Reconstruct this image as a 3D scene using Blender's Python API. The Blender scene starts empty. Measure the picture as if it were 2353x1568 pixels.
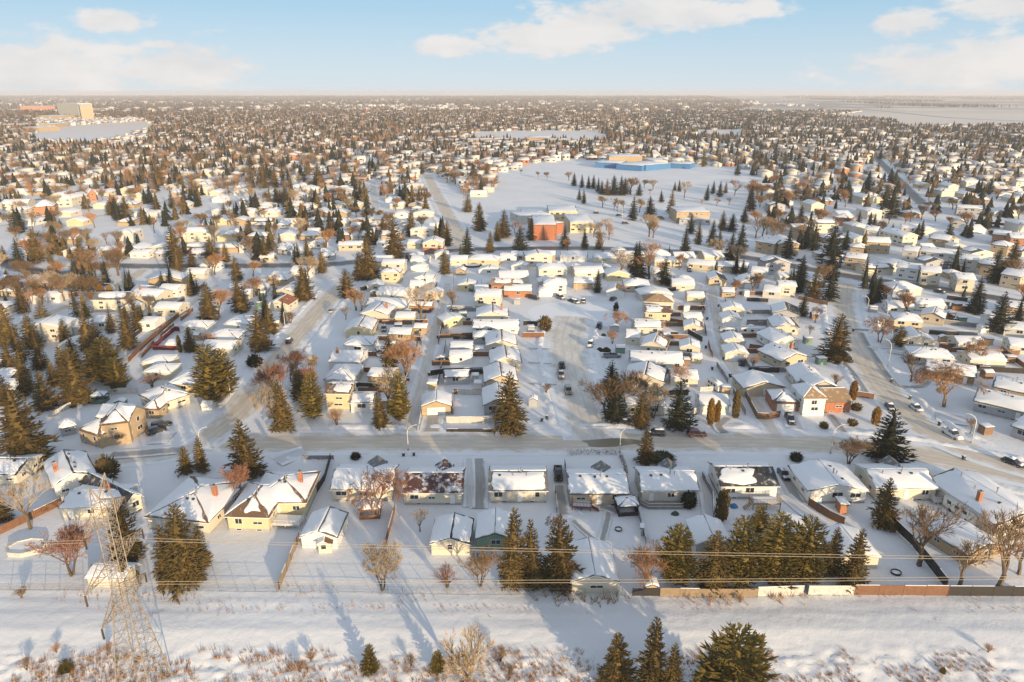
import bpy, math, random
import numpy as np
from mathutils import Vector, Matrix, noise
R = math.radians
scene = bpy.context.scene
COL = scene.collection
# ---------------------------------------------------------------- camera
CAM_H, PITCH, FOC = 78.0, R(19.7), 1600.0
cam_d = bpy.data.cameras.new('camera'); cam = bpy.data.objects.new('camera', cam_d); COL.objects.link(cam)
cam_d.sensor_width = 36.0; cam_d.lens = 36.0 * FOC / 2353.0
cam_d.clip_start = 0.5; cam_d.clip_end = 60000
cam.location = (0, 0, CAM_H); cam.rotation_euler = (R(90) - PITCH, 0, 0)
scene.camera = cam
# ---------------------------------------------------------------- light
SUN_EL, SUN_AZ = R(9.2), R(31)          # sun is behind the camera and 31 degrees to the right of it
sun_dir = Vector((math.sin(SUN_AZ) * math.cos(SUN_EL), -math.cos(SUN_AZ) * math.cos(SUN_EL), math.sin(SUN_EL)))
sd = bpy.data.lights.new('sun', 'SUN'); sd.energy = 4.1; sd.angle = R(0.6); sd.color = (1.0, 0.75, 0.45)
so = bpy.data.objects.new('sun', sd); COL.objects.link(so)
so.rotation_euler = sun_dir.to_track_quat('Z', 'Y').to_euler(); so.location = (40, -60, 120)
scene.view_settings.view_transform = 'Standard'; scene.view_settings.look = 'None'
scene.view_settings.gamma = 1.0; scene.view_settings.exposure = 0.76
scene.cycles.max_bounces = 5; scene.cycles.diffuse_bounces = 3; scene.cycles.glossy_bounces = 2
scene.cycles.volume_bounces = 1; scene.cycles.transparent_max_bounces = 4

def world():
    w = bpy.data.worlds.new('World'); scene.world = w; w.use_nodes = True
    nt = w.node_tree; N = nt.nodes; L = nt.links; N.clear()
    def nd(t, **k):
        n = N.new(t)
        for a, b in k.items(): setattr(n, a, b)
        return n
    def mth(op, a, b=None, c=None, clamp=False):
        n = nd('ShaderNodeMath', operation=op); n.use_clamp = clamp
        for i, x in enumerate((a, b, c)):
            if x is None: continue
            if isinstance(x, (int, float)): n.inputs[i].default_value = x
            else: L.new(x, n.inputs[i])
        return n.outputs[0]
    sky = nd('ShaderNodeTexSky', sky_type='NISHITA'); sky.sun_disc = False
    sky.sun_elevation = SUN_EL
    sky.sun_rotation = math.atan2(sun_dir.x, sun_dir.y)
    sky.altitude = 700; sky.air_density = 1.0; sky.dust_density = 1.2; sky.ozone_density = 1.6
    tc = nd('ShaderNodeTexCoord'); sp = nd('ShaderNodeSeparateXYZ'); L.new(tc.outputs['Generated'], sp.inputs[0])
    X, Y, Z = sp.outputs
    yy = mth('MAXIMUM', Y, 0.05)
    az = mth('DIVIDE', X, yy); el = mth('DIVIDE', Z, yy)
    nz = nd('ShaderNodeTexNoise'); nz.inputs['Scale'].default_value = 9.0; nz.inputs['Detail'].default_value = 7.0
    nz.inputs['Roughness'].default_value = 0.55
    mp = nd('ShaderNodeMapping'); mp.inputs['Scale'].default_value = (1.0, 1.0, 2.6)
    L.new(tc.outputs['Generated'], mp.inputs[0]); L.new(mp.outputs[0], nz.inputs['Vector'])
    nz2 = nd('ShaderNodeTexNoise'); nz2.inputs['Scale'].default_value = 34.0; nz2.inputs['Detail'].default_value = 6.0; nz2.inputs['Roughness'].default_value = 0.6; L.new(mp.outputs[0], nz2.inputs['Vector'])
    blobs = [(100,160,270,80),(430,150,200,58),(255,50,100,30),(1260,88,190,44),(1035,110,95,24),(1500,28,270,52),
             (1745,18,50,24),(2075,55,100,36),(2300,14,130,34),(2330,135,260,56),(2180,160,320,56),
             (370,103,60,12),(-60,130,130,60),(1380,60,140,42)]
    m = None
    for (u, v, a, b) in blobs:
        xn, yn = (u - 1176.5) / FOC, (v - 784) / FOC
        f, d = math.cos(PITCH) - yn * math.sin(PITCH), math.sin(PITCH) + yn * math.cos(PITCH)
        cx, cz = xn / f, -d / f; ra, rb = a / FOC / f, b / FOC / f * 1.05
        dx = mth('DIVIDE', mth('SUBTRACT', az, cx), ra); dz = mth('DIVIDE', mth('SUBTRACT', el, cz), rb)
        r = mth('SUBTRACT', 1.0, mth('SQRT', mth('ADD', mth('MULTIPLY', dx, dx), mth('MULTIPLY', dz, dz))))
        m = r if m is None else mth('MAXIMUM', m, r)
    m = mth('ADD', m, mth('ADD', mth('MULTIPLY', mth('SUBTRACT', nz.outputs[0], 0.52), 2.3), mth('MULTIPLY', mth('SUBTRACT', nz2.outputs[0], 0.5), 1.5)))
    m = mth('MULTIPLY_ADD', m, 1.55, 0.16, clamp=True)
    m = mth('MULTIPLY', mth('MULTIPLY', m, m), mth('SUBTRACT', 3.0, mth('MULTIPLY', m, 2.0)))
    m = mth('MULTIPLY', mth('SMOOTH_MIN', m, 1.0, 0.3), mth('GREATER_THAN', Y, 0.06))
    m = mth('MULTIPLY', m, 0.92, clamp=True)
    # winter haze veil low over the horizon
    veil = mth('SUBTRACT', 1.45, mth('MULTIPLY', mth('ABSOLUTE', Z), 2.4), clamp=True)
    mx0 = nd('ShaderNodeMixRGB'); hs = nd('ShaderNodeHueSaturation'); hs.inputs['Saturation'].default_value = SKYC['sat']; hs.inputs['Value'].default_value = SKYC['val']; L.new(sky.outputs[0], hs.inputs['Color']); L.new(mth('MULTIPLY', veil, 0.95, clamp=True), mx0.inputs[0]); L.new(hs.outputs[0], mx0.inputs[1])
    vr = nd('ShaderNodeValToRGB'); e = vr.color_ramp.elements; e[0].position = 0.0; e[0].color = (0.71, 0.785, 0.83, 1); e[1].position = 1.0; e[1].color = (0.24, 0.52, 0.78, 1); k = e.new(0.45); k.color = (0.40, 0.63, 0.81, 1)
    L.new(mth('MULTIPLY', Z, 4.5, clamp=True), vr.inputs[0])
    vs_ = nd('ShaderNodeMixRGB', blend_type='MULTIPLY'); vs_.inputs[0].default_value = 1.0; L.new(vr.outputs[0], vs_.inputs[1]); vs_.inputs[2].default_value = SKYC['veil']; L.new(vs_.outputs[0], mx0.inputs[2])
    tint = nd('ShaderNodeMixRGB', blend_type='MULTIPLY'); tint.inputs[0].default_value = 1.0
    L.new(mx0.outputs[0], tint.inputs[1]); tint.inputs[2].default_value = SKYC['tint']
    mx = nd('ShaderNodeMixRGB'); L.new(m, mx.inputs[0]); L.new(tint.outputs[0], mx.inputs[1])
    cr = nd('ShaderNodeValToRGB'); cr.color_ramp.elements[0].position = .38; cr.color_ramp.elements[0].color = (.84, .87, .90, 1); cr.color_ramp.elements[1].position = .62; cr.color_ramp.elements[1].color = (1, 1, 1, 1); L.new(nz.outputs[0], cr.inputs[0])
    cm = nd('ShaderNodeMixRGB', blend_type='MULTIPLY'); cm.inputs[0].default_value = 1.0; L.new(cr.outputs[0], cm.inputs[1]); cm.inputs[2].default_value = SKYC['cloud']; L.new(cm.outputs[0], mx.inputs[2])
    bg = nd('ShaderNodeBackground'); bg.inputs[1].default_value = 0.15
    L.new(mx.outputs[0], bg.inputs[0])
    out = nd('ShaderNodeOutputWorld'); L.new(bg.outputs[0], out.inputs[0])
SKYC = dict(veil=(3.7, 3.75, 3.8, 1), tint=(1.0, 1.0, 1.0, 1), cloud=(3.5, 3.32, 3.2, 1), sat=.36, val=1.4)
world()

# ---------------------------------------------------------------- picture measurements -> places on the ground
TILES = {'a': (200, 3.136), 'b': (680, 3.136), 'c': (1120, 2.675)}
def D(tile, x, y):
    if tile == 'D': return x, y
    oy, s = TILES[tile[0]]; ox = (int(tile[1]) - 1) * 640
    return (ox + x / s) / 1.08797, (oy + y / s) / 1.08797
def ray(u, v):
    xn, yn = (u - 1176.5) / FOC, (v - 784) / FOC
    return xn, math.cos(PITCH) - yn * math.sin(PITCH), -(math.sin(PITCH) + yn * math.cos(PITCH))
def gz(x, y):                                   # the utility corridor drops away towards the camera
    return -0.15 * max(0.0, 86.0 - y) if y < 86 else 0.0
def P(u, v, h=0.0):
    dx, dy, dz = ray(u, v); z = h
    for _ in range(5):
        t = (z - CAM_H) / dz; x, y = dx * t, dy * t
        if h != 0.0: break
        z = gz(x, y)
    return Vector((x, y, z))
def T(tile, x, y, h=0.0): return P(*D(tile, x, y), h)
def proj(x, y, z=0.0):
    f = y * math.cos(PITCH) + (CAM_H - z) * math.sin(PITCH)
    d = -y * math.sin(PITCH) + (CAM_H - z) * math.cos(PITCH)
    return 1176.5 + FOC * x / f, 784 + FOC * d / f
def height_to(p, vtop):                         # height of a thing standing at p whose tip is at picture row vtop
    xn, dy, dz = ray(0, vtop)
    return CAM_H + dz * p.y / dy - p.z

# ---------------------------------------------------------------- materials
MATS = {}
def newmat(name):
    m = bpy.data.materials.new(name); m.use_nodes = True
    nt = m.node_tree; b = nt.nodes['Principled BSDF']; MATS[name] = m
    return m, nt, b
def node(nt, t, **k):
    n = nt.nodes.new(t)
    for a, v in k.items():
        if a in ('S',):
            for kk, vv in v.items(): n.inputs[kk].default_value = vv
        else: setattr(n, a, v)
    return n
def ramp(nt, fac, stops):
    r = nt.nodes.new('ShaderNodeValToRGB'); e = r.color_ramp.elements
    while len(e) < len(stops): e.new(0.5)
    for i, (p, c) in enumerate(stops):
        e[i].position = p; e[i].color = (*c, 1) if len(c) == 3 else c
    nt.links.new(fac, r.inputs[0]); return r.outputs[0]
def mix(nt, f, a, b, mode='MIX'):
    m = nt.nodes.new('ShaderNodeMixRGB'); m.blend_type = mode
    for i, x in enumerate((f, a, b)):
        if isinstance(x, (int, float)): m.inputs[i].default_value = x
        elif isinstance(x, tuple): m.inputs[i].default_value = (*x, 1)
        else: nt.links.new(x, m.inputs[i])
    return m.outputs[0]
def nmath(nt, op, a, b=0.0, clamp=False):
    n = nt.nodes.new('ShaderNodeMath'); n.operation = op; n.use_clamp = clamp
    for i, x in enumerate((a, b)):
        if isinstance(x, (int, float)): n.inputs[i].default_value = x
        else: nt.links.new(x, n.inputs[i])
    return n.outputs[0]
def ntex(nt, vec, scale, detail=4, rough=0.55, dist=0.0):
    n = nt.nodes.new('ShaderNodeTexNoise'); n.inputs['Scale'].default_value = scale
    n.inputs['Detail'].default_value = detail; n.inputs['Roughness'].default_value = rough; n.inputs['Distortion'].default_value = dist
    if vec is not None: nt.links.new(vec, n.inputs['Vector'])
    return n.outputs[0]
def coords(nt, kind='Object', scale=None):
    tc = nt.nodes.new('ShaderNodeTexCoord'); o = tc.outputs[kind]
    if scale:
        mp = nt.nodes.new('ShaderNodeMapping'); mp.inputs['Scale'].default_value = scale
        nt.links.new(o, mp.inputs[0]); o = mp.outputs[0]
    return o
def bump(nt, b, h, strength, dist=0.1):
    n = nt.nodes.new('ShaderNodeBump'); n.inputs['Strength'].default_value = strength; n.inputs['Distance'].default_value = dist
    nt.links.new(h, n.inputs['Height']); nt.links.new(n.outputs[0], b.inputs['Normal'])
def geo_pos(nt):
    return nt.nodes.new('ShaderNodeNewGeometry').outputs['Position']
def plain(name, c, rough=0.7, var=0.12, scale=1.5, metal=0.0, bumps=0.0):
    m, nt, b = newmat(name)
    v = coords(nt); n = ntex(nt, v, scale, 5)
    lo = tuple(x * (1 - var) for x in c); hi = tuple(min(1, x * (1 + var)) for x in c)
    nt.links.new(ramp(nt, n, [(0.3, lo), (0.7, hi)]), b.inputs['Base Color'])
    b.inputs['Roughness'].default_value = rough; b.inputs['Metallic'].default_value = metal
    if bumps: bump(nt, b, n, bumps)
    return m
SNOW = (0.77, 0.782, 0.81)
def snow_mat(name, base=SNOW, fine=1.0, dirt=0.0, dirtcol=(0.22, 0.15, 0.09), thr=0.66):
    m, nt, b = newmat(name); pos = geo_pos(nt)
    n1 = ntex(nt, pos, 0.05, 5); n2 = ntex(nt, pos, 0.9, 6, 0.6); n3 = ntex(nt, pos, 4.5, 4)
    c = ramp(nt, n1, [(0.3, tuple(x * 0.94 for x in base)), (0.7, base)])
    c = mix(nt, nmath(nt, 'MULTIPLY', n2, 0.18), c, (0.70, 0.70, 0.72))
    if dirt:
        k = ntex(nt, pos, 0.35, 8, 0.72)
        c = mix(nt, nmath(nt, 'MULTIPLY', nmath(nt, 'SUBTRACT', k, thr), dirt, True), c, dirtcol)
    nt.links.new(c, b.inputs['Base Color']); b.inputs['Roughness'].default_value = 0.62
    b.inputs['Specular IOR Level'].default_value = 0.2
    h = nmath(nt, 'ADD', n2, nmath(nt, 'MULTIPLY', n3, 0.35))
    bump(nt, b, h, 0.35 * fine, 0.35)
    return m
snow_mat('snow', dirt=0.0); snow_mat('roof_snow', (0.82, 0.83, 0.86), 0.35)
snow_mat('bank_snow', (0.78, 0.79, 0.82), 1.4, 1.2, (0.45, 0.38, 0.30), 0.6)

def ground_mat():
    m, nt, b = newmat('ground_snow'); pos = geo_pos(nt)
    sx = nt.nodes.new('ShaderNodeSeparateXYZ'); nt.links.new(pos, sx.inputs[0])
    n1 = ntex(nt, pos, 0.04, 5); n2 = ntex(nt, pos, 0.8, 6, 0.6); n3 = ntex(nt, pos, 4.0, 4)
    c = ramp(nt, n1, [(0.3, (0.68, 0.695, 0.73)), (0.7, SNOW)])
    # dry grass poking through the thin snow of the utility corridor
    k = ntex(nt, pos, 0.30, 9, 0.74); near = nmath(nt, 'MULTIPLY', nmath(nt, 'SUBTRACT', 82.5, sx.outputs[1]), 0.25, True)
    g = nmath(nt, 'MULTIPLY', nmath(nt, 'SUBTRACT', k, 0.565), 12.0, True)
    c = mix(nt, nmath(nt, 'MULTIPLY', nmath(nt, 'MULTIPLY', g, near), 0.85), c, (0.26, 0.16, 0.08))
    k2 = ntex(nt, pos, 0.22, 8, 0.7); band = nmath(nt, 'LESS_THAN', nmath(nt, 'ABSOLUTE', nmath(nt, 'SUBTRACT', sx.outputs[1], 92.0)), 4.0)
    g2 = nmath(nt, 'MULTIPLY', nmath(nt, 'SUBTRACT', k2, 0.62), 9.0, True)
    c = mix(nt, nmath(nt, 'MULTIPLY', nmath(nt, 'MULTIPLY', g2, band), 0.7), c, (0.32, 0.24, 0.17))
    # worn yards: brownish bare patches here and there, more between the far houses
    k3 = ntex(nt, pos, 0.11, 7, 0.68)
    far = nmath(nt, 'MULTIPLY', nmath(nt, 'SUBTRACT', sx.outputs[1], 250.0), 0.004, True)
    g3 = nmath(nt, 'MULTIPLY', nmath(nt, 'SUBTRACT', k3, 0.60), 5.0, True)
    c = mix(nt, nmath(nt, 'MULTIPLY', nmath(nt, 'MULTIPLY', g3, far), 0.35), c, (0.36, 0.29, 0.23))
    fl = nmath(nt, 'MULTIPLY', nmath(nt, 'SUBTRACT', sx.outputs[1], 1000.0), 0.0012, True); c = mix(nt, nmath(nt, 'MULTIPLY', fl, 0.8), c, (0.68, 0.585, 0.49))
    # far farmland: woods and stubble
    k4 = ntex(nt, pos, 0.0016, 8, 0.62)
    ff = nmath(nt, 'MULTIPLY', nmath(nt, 'SUBTRACT', sx.outputs[1], 2600.0), 0.0006, True)
    g4 = nmath(nt, 'MULTIPLY', nmath(nt, 'SUBTRACT', k4, 0.43), 14.0, True)
    c = mix(nt, nmath(nt, 'MULTIPLY', nmath(nt, 'MULTIPLY', g4, ff), 0.8), c, (0.16, 0.14, 0.12))
    nt.links.new(c, b.inputs['Base Color']); b.inputs['Roughness'].default_value = 0.65
    b.inputs['Specular IOR Level'].default_value = 0.2
    h = nmath(nt, 'ADD', n2, nmath(nt, 'MULTIPLY', n3, 0.3)); h = nmath(nt, 'ADD', h, nmath(nt, 'MULTIPLY', k2, 0.5))
    bump(nt, b, h, 0.22, 0.4)
ground_mat()
def road_mat(name, mid, edge, tracks=0.5, asphalt=0.0):
    m, nt, b = newmat(name); uv = coords(nt, 'UV'); s = nt.nodes.new('ShaderNodeSeparateXYZ'); nt.links.new(uv, s.inputs[0])
    mp = nt.nodes.new('ShaderNodeMapping'); mp.inputs['Scale'].default_value = (2.2, 0.045, 1); nt.links.new(uv, mp.inputs[0])
    st = ntex(nt, mp.outputs[0], 3.0, 7, 0.62); pos = geo_pos(nt); n2 = ntex(nt, pos, 0.35, 7, 0.65)
    e = nmath(nt, 'MULTIPLY', nmath(nt, 'ABSOLUTE', nmath(nt, 'SUBTRACT', s.outputs[0], 0.5)), 2.0)   # 0 middle, 1 edge
    e2 = nmath(nt, 'ADD', e, nmath(nt, 'MULTIPLY', nmath(nt, 'SUBTRACT', n2, 0.5), 0.9))
    e2 = nmath(nt, 'ADD', e2, nmath(nt, 'MULTIPLY', nmath(nt, 'SUBTRACT', st, 0.5), 0.9))
    f = nmath(nt, 'MULTIPLY', nmath(nt, 'SUBTRACT', e2, 0.45 if not asphalt else 0.62), 2.6, True)
    dark = tuple(x * 0.78 for x in mid)
    c = ramp(nt, st, [(0.35, dark), (0.62, mid)])
    if asphalt: c = mix(nt, nmath(nt, 'MULTIPLY', nmath(nt, 'SUBTRACT', n2, 0.62), 4.0, True), c, (0.35, 0.34, 0.34))
    ru = nmath(nt, 'SINE', nmath(nt, 'ADD', nmath(nt, 'MULTIPLY', s.outputs[0], 44.0), nmath(nt, 'MULTIPLY', n2, 5.0)))
    rk = nmath(nt, 'MULTIPLY', nmath(nt, 'SUBTRACT', ru, 0.35), nmath(nt, 'MULTIPLY', nmath(nt, 'SUBTRACT', st, 0.38), 4.0, True), True)
    c = mix(nt, nmath(nt, 'MULTIPLY', rk, 0.75), c, tuple(x * 0.55 for x in mid))
    c = mix(nt, f, c, edge)
    nt.links.new(c, b.inputs['Base Color']); b.inputs['Roughness'].default_value = 0.6 if not asphalt else 0.45
    b.inputs['Specular IOR Level'].default_value = 0.25
    bump(nt, b, st, 0.4, 0.08)
road_mat('packed_road', (0.70, 0.615, 0.515), (0.78, 0.79, 0.82))
road_mat('lane_road', (0.70, 0.665, 0.62), (0.78, 0.80, 0.84))
road_mat('asphalt_road', (0.13, 0.125, 0.12), (0.60, 0.58, 0.57), asphalt=1.0)
road_mat('drive_worn', (0.40, 0.39, 0.38), (0.74, 0.76, 0.80))
road_mat('drive_snow', (0.68, 0.69, 0.71), (0.78, 0.80, 0.84))
road_mat('path_concrete', (0.33, 0.32, 0.31), (0.50, 0.50, 0.51))

def siding(name, c, lap=True, var=0.07):
    m, nt, b = newmat(name); v = coords(nt)
    n = ntex(nt, v, 0.8, 6, 0.6); s = nt.nodes.new('ShaderNodeSeparateXYZ'); nt.links.new(v, s.inputs[0])
    col = ramp(nt, n, [(0.3, tuple(x * (1 - var) for x in c)), (0.75, tuple(min(1, x * (1 + var)) for x in c))])
    if lap:
        fr = nmath(nt, 'FRACT', nmath(nt, 'MULTIPLY', s.outputs[2], 5.0))
        col = mix(nt, nmath(nt, 'MULTIPLY', nmath(nt, 'LESS_THAN', fr, 0.12), 0.25), col, tuple(x * 0.5 for x in c))
        bump(nt, b, fr, 0.25, 0.03)
    nt.links.new(col, b.inputs['Base Color']); b.inputs['Roughness'].default_value = 0.6
WALLC = {'cream': (0.60, 0.54, 0.43), 'white': (0.72, 0.70, 0.66), 'yellow': (0.60, 0.50, 0.31), 'beige': (0.50, 0.41, 0.29),
         'tan': (0.42, 0.31, 0.19), 'grey': (0.38, 0.38, 0.39), 'brown': (0.24, 0.14, 0.08), 'orange': (0.40, 0.17, 0.08),
         'green': (0.15, 0.25, 0.19), 'blue': (0.06, 0.19, 0.40), 'pale': (0.56, 0.52, 0.46), 'red': (0.35, 0.06, 0.05), 'darkgrey': (0.16, 0.16, 0.17)}
for k, c in WALLC.items(): siding('wall_' + k, c)
def brick(name, c):
    m, nt, b = newmat(name)
    n = nt.nodes.new('ShaderNodeTexBrick'); nt.links.new(coords(nt), n.inputs[0]); n.inputs['Scale'].default_value = 3.0
    n.inputs['Color1'].default_value = (*c, 1); n.inputs['Color2'].default_value = (*[x * .7 for x in c], 1)
    n.inputs['Mortar'].default_value = (0.4, 0.33, 0.27, 1); nt.links.new(n.outputs[0], b.inputs['Base Color']); b.inputs['Roughness'].default_value = 0.8
brick('brick', (0.42, 0.14, 0.06))
def shingle(name, c):
    m, nt, b = newmat(name); v = coords(nt)
    n = ntex(nt, v, 6.0, 6, 0.7); k = ntex(nt, v, 0.7, 6, 0.7)
    col = ramp(nt, n, [(0.3, tuple(x * 0.65 for x in c)), (0.75, tuple(x * 1.25 for x in c))])
    col = mix(nt, nmath(nt, 'MULTIPLY', nmath(nt, 'SUBTRACT', k, 0.48 if name == 'shingle_maroon' else 0.56), 7.0, True), col, (0.72, 0.72, 0.74))   # thin frost and snow dust
    nt.links.new(col, b.inputs['Base Color']); b.inputs['Roughness'].default_value = 0.8; bump(nt, b, n, 0.4, 0.04)
ROOFC = {'black': (0.05, 0.05, 0.055), 'brown': (0.17, 0.10, 0.06), 'grey': (0.16, 0.16, 0.16), 'maroon': (0.085, 0.035, 0.032), 'tan': (0.34, 0.22, 0.12), 'rust': (0.30, 0.11, 0.05)}
for k, c in ROOFC.items(): shingle('shingle_' + k, c)
plain('trim', (0.70, 0.69, 0.66), 0.5, 0.05); plain('dark_trim', (0.08, 0.07, 0.06), 0.5)
plain('foundation', (0.34, 0.33, 0.31), 0.9)
m, nt, b = newmat('glass'); b.inputs['Base Color'].default_value = (0.025, 0.03, 0.04, 1); b.inputs['Roughness'].default_value = 0.08
plain('door_white', (0.72, 0.71, 0.69), 0.5, 0.04); plain('door_dark', (0.14, 0.07, 0.05), 0.5)
plain('metal_grey', (0.30, 0.30, 0.30), 0.45, 0.08, metal=0.5); plain('lamp_pole', (0.62, 0.61, 0.58), 0.5, 0.06)
plain('tower_steel', (0.30, 0.24, 0.17), 0.6, 0.15, metal=0.2); plain('wire', (0.36, 0.30, 0.22), 0.5)
plain('vent_black', (0.04, 0.04, 0.04), 0.6); plain('rubber', (0.02, 0.02, 0.02), 0.8)
def wood(name, c):
    m, nt, b = newmat(name); v = coords(nt, 'Object'); s = nt.nodes.new('ShaderNodeSeparateXYZ'); nt.links.new(v, s.inputs[0])
    w = ntex(nt, v, 1.6, 5, 0.7)
    fr = nmath(nt, 'FRACT', nmath(nt, 'MULTIPLY', nmath(nt, 'ADD', s.outputs[0], 0.0), 6.0))
    col = ramp(nt, w, [(0.3, tuple(x * 0.75 for x in c)), (0.7, tuple(x * 1.2 for x in c))])
    col = mix(nt, nmath(nt, 'LESS_THAN', fr, 0.12), col, tuple(x * 0.35 for x in c))
    nt.links.new(col, b.inputs['Base Color']); b.inputs['Roughness'].default_value = 0.75; bump(nt, b, w, 0.3, 0.02)
wood('wood_orange', (0.19, 0.09, 0.045)); wood('wood_brown', (0.20, 0.105, 0.055)); wood('wood_tan', (0.27, 0.20, 0.13))
wood('wood_dark', (0.028, 0.024, 0.022)); wood('wood_grey', (0.24, 0.23, 0.22)); wood('wood_white', (0.56, 0.53, 0.48)); wood('wood_red', (0.14, 0.022, 0.028))
wood('wood_green', (0.07, 0.13, 0.10))
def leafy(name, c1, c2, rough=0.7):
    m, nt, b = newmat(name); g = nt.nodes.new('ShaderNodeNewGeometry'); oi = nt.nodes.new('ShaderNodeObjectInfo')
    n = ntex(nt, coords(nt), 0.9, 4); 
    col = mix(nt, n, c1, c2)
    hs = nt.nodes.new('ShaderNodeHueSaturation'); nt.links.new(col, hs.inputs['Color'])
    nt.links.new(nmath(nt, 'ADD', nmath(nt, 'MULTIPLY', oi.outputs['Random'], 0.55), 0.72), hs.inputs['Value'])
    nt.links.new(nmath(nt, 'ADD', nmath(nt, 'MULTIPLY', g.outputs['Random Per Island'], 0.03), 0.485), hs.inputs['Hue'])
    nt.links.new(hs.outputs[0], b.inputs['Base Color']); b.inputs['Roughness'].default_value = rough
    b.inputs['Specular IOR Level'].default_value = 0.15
leafy('spruce_green', (0.016, 0.017, 0.006), (0.20, 0.132, 0.045)); leafy('pine_green', (0.035, 0.036, 0.009), (0.25, 0.175, 0.045))  # warm sun gold and the shade of branch gaps put into the needle colours
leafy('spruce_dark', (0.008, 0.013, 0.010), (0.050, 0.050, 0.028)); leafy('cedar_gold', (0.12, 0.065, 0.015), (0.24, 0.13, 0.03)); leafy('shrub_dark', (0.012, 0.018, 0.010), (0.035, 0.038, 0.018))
leafy('bark', (0.10, 0.07, 0.045), (0.18, 0.13, 0.09))
leafy('twig_red', (0.17, 0.085, 0.055), (0.28, 0.145, 0.095)); leafy('twig_orange', (0.28, 0.15, 0.07), (0.40, 0.22, 0.11))
leafy('twig_tan', (0.30, 0.22, 0.14), (0.42, 0.33, 0.22)); leafy('twig_brown', (0.16, 0.10, 0.055), (0.27, 0.18, 0.10)); leafy('twig_grey', (0.13, 0.11, 0.09), (0.24, 0.20, 0.16))
leafy('dry_grass', (0.25, 0.13, 0.05), (0.45, 0.27, 0.12))
def carpaint(name, c):
    m, nt, b = newmat(name); v = coords(nt); n = ntex(nt, v, 1.4, 6, 0.7)
    col = mix(nt, nmath(nt, 'MULTIPLY', nmath(nt, 'SUBTRACT', n, 0.5), 1.2, True), c, (0.36, 0.33, 0.30))
    nt.links.new(col, b.inputs['Base Color']); b.inputs['Roughness'].default_value = 0.35; b.inputs['Coat Weight'].default_value = 0.4
for k, c in {'black': (0.015, 0.016, 0.02), 'grey': (0.17, 0.18, 0.19), 'silver': (0.42, 0.43, 0.44), 'white': (0.72, 0.72, 0.72), 'maroon': (0.11, 0.02, 0.02), 'navy': (0.02, 0.035, 0.07), 'beige': (0.36, 0.31, 0.24)}.items():
    carpaint('paint_' + k, c)
m, nt, b = newmat('headlight'); b.inputs['Base Color'].default_value = (0.75, 0.75, 0.72, 1); b.inputs['Roughness'].default_value = 0.15
m, nt, b = newmat('taillight'); b.inputs['Base Color'].default_value = (0.4, 0.02, 0.02, 1); b.inputs['Roughness'].default_value = 0.2
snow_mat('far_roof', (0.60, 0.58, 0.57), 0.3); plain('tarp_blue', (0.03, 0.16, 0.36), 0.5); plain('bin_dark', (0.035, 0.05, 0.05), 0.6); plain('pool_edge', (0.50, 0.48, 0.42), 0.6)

# ---------------------------------------------------------------- mesh building
class MB:
    def __init__(s): s.v = []; s.f = []; s.m = []; s.mats = []; s.uv = {}
    def mi(s, mat):
        if mat not in s.mats: s.mats.append(mat)
        return s.mats.index(mat)
    def add(s, vs, fs, mat):
        o = len(s.v); s.v.extend(tuple(x) for x in vs); i = s.mi(mat)
        for f in fs: s.f.append(tuple(o + k for k in f)); s.m.append(i)
        return s
    def box(s, x0, y0, z0, x1, y1, z1, mat):
        return s.add([(x0,y0,z0),(x1,y0,z0),(x1,y1,z0),(x0,y1,z0),(x0,y0,z1),(x1,y0,z1),(x1,y1,z1),(x0,y1,z1)],
                     [(3,2,1,0),(4,5,6,7),(0,1,5,4),(1,2,6,5),(2,3,7,6),(3,0,4,7)], mat)
    def tube(s, a, b, ra, rb, mat, n=6, cap=True):
        a, b = Vector(a), Vector(b); d = (b - a)
        if d.length < 1e-6: return s
        q = d.to_track_quat('Z', 'Y'); vs = []
        for p, r in ((a, ra), (b, rb)):
            for k in range(n):
                t = 2 * math.pi * k / n; vs.append(p + q @ Vector((math.cos(t) * r, math.sin(t) * r, 0)))
        fs = [(k, (k + 1) % n, n + (k + 1) % n, n + k) for k in range(n)]
        if cap: fs += [tuple(range(n))[::-1], tuple(range(n, 2 * n))]
        return s.add(vs, fs, mat)
    def sweep(s, pts, rad, mat, n=6):
        pts = [Vector(p) for p in pts]; vs = []
        for i, p in enumerate(pts):
            d = (pts[min(i + 1, len(pts) - 1)] - pts[max(i - 1, 0)]); q = d.to_track_quat('Z', 'Y')
            r = rad[i] if isinstance(rad, (list, tuple)) else rad
            for k in range(n):
                t = 2 * math.pi * k / n; vs.append(p + q @ Vector((math.cos(t) * r, math.sin(t) * r, 0)))
        fs = []
        for i in range(len(pts) - 1):
            for k in range(n): fs.append((i*n+k, i*n+(k+1) % n, (i+1)*n+(k+1) % n, (i+1)*n+k))
        fs += [tuple(range(n))[::-1], tuple(range((len(pts)-1)*n, len(pts)*n))]
        return s.add(vs, fs, mat)
    def mesh(s, name, smooth=False):
        me = bpy.data.meshes.new(name); me.from_pydata(s.v, [], s.f)
        for k in s.mats: me.materials.append(MATS[k])
        if len(s.mats) > 1: me.polygons.foreach_set('material_index', s.m)
        if smooth: me.polygons.foreach_set('use_smooth', [True] * len(me.polygons))
        me.update(); return me
def link(name, data, parent=None, loc=None, rot=None):
    o = bpy.data.objects.new(name, data); COL.objects.link(o)
    if parent is not None: o.parent = parent
    if loc is not None: o.location = loc
    if rot is not None: o.rotation_euler = rot
    return o
def obj(name, mb, parent=None, loc=None, rot=None, smooth=False): return link(name, mb.mesh(name, smooth), parent, loc, rot)
def tag(o, label, cat, group=None):
    o['label'] = label; o['category'] = cat
    if group: o['group'] = group
    return o
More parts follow.
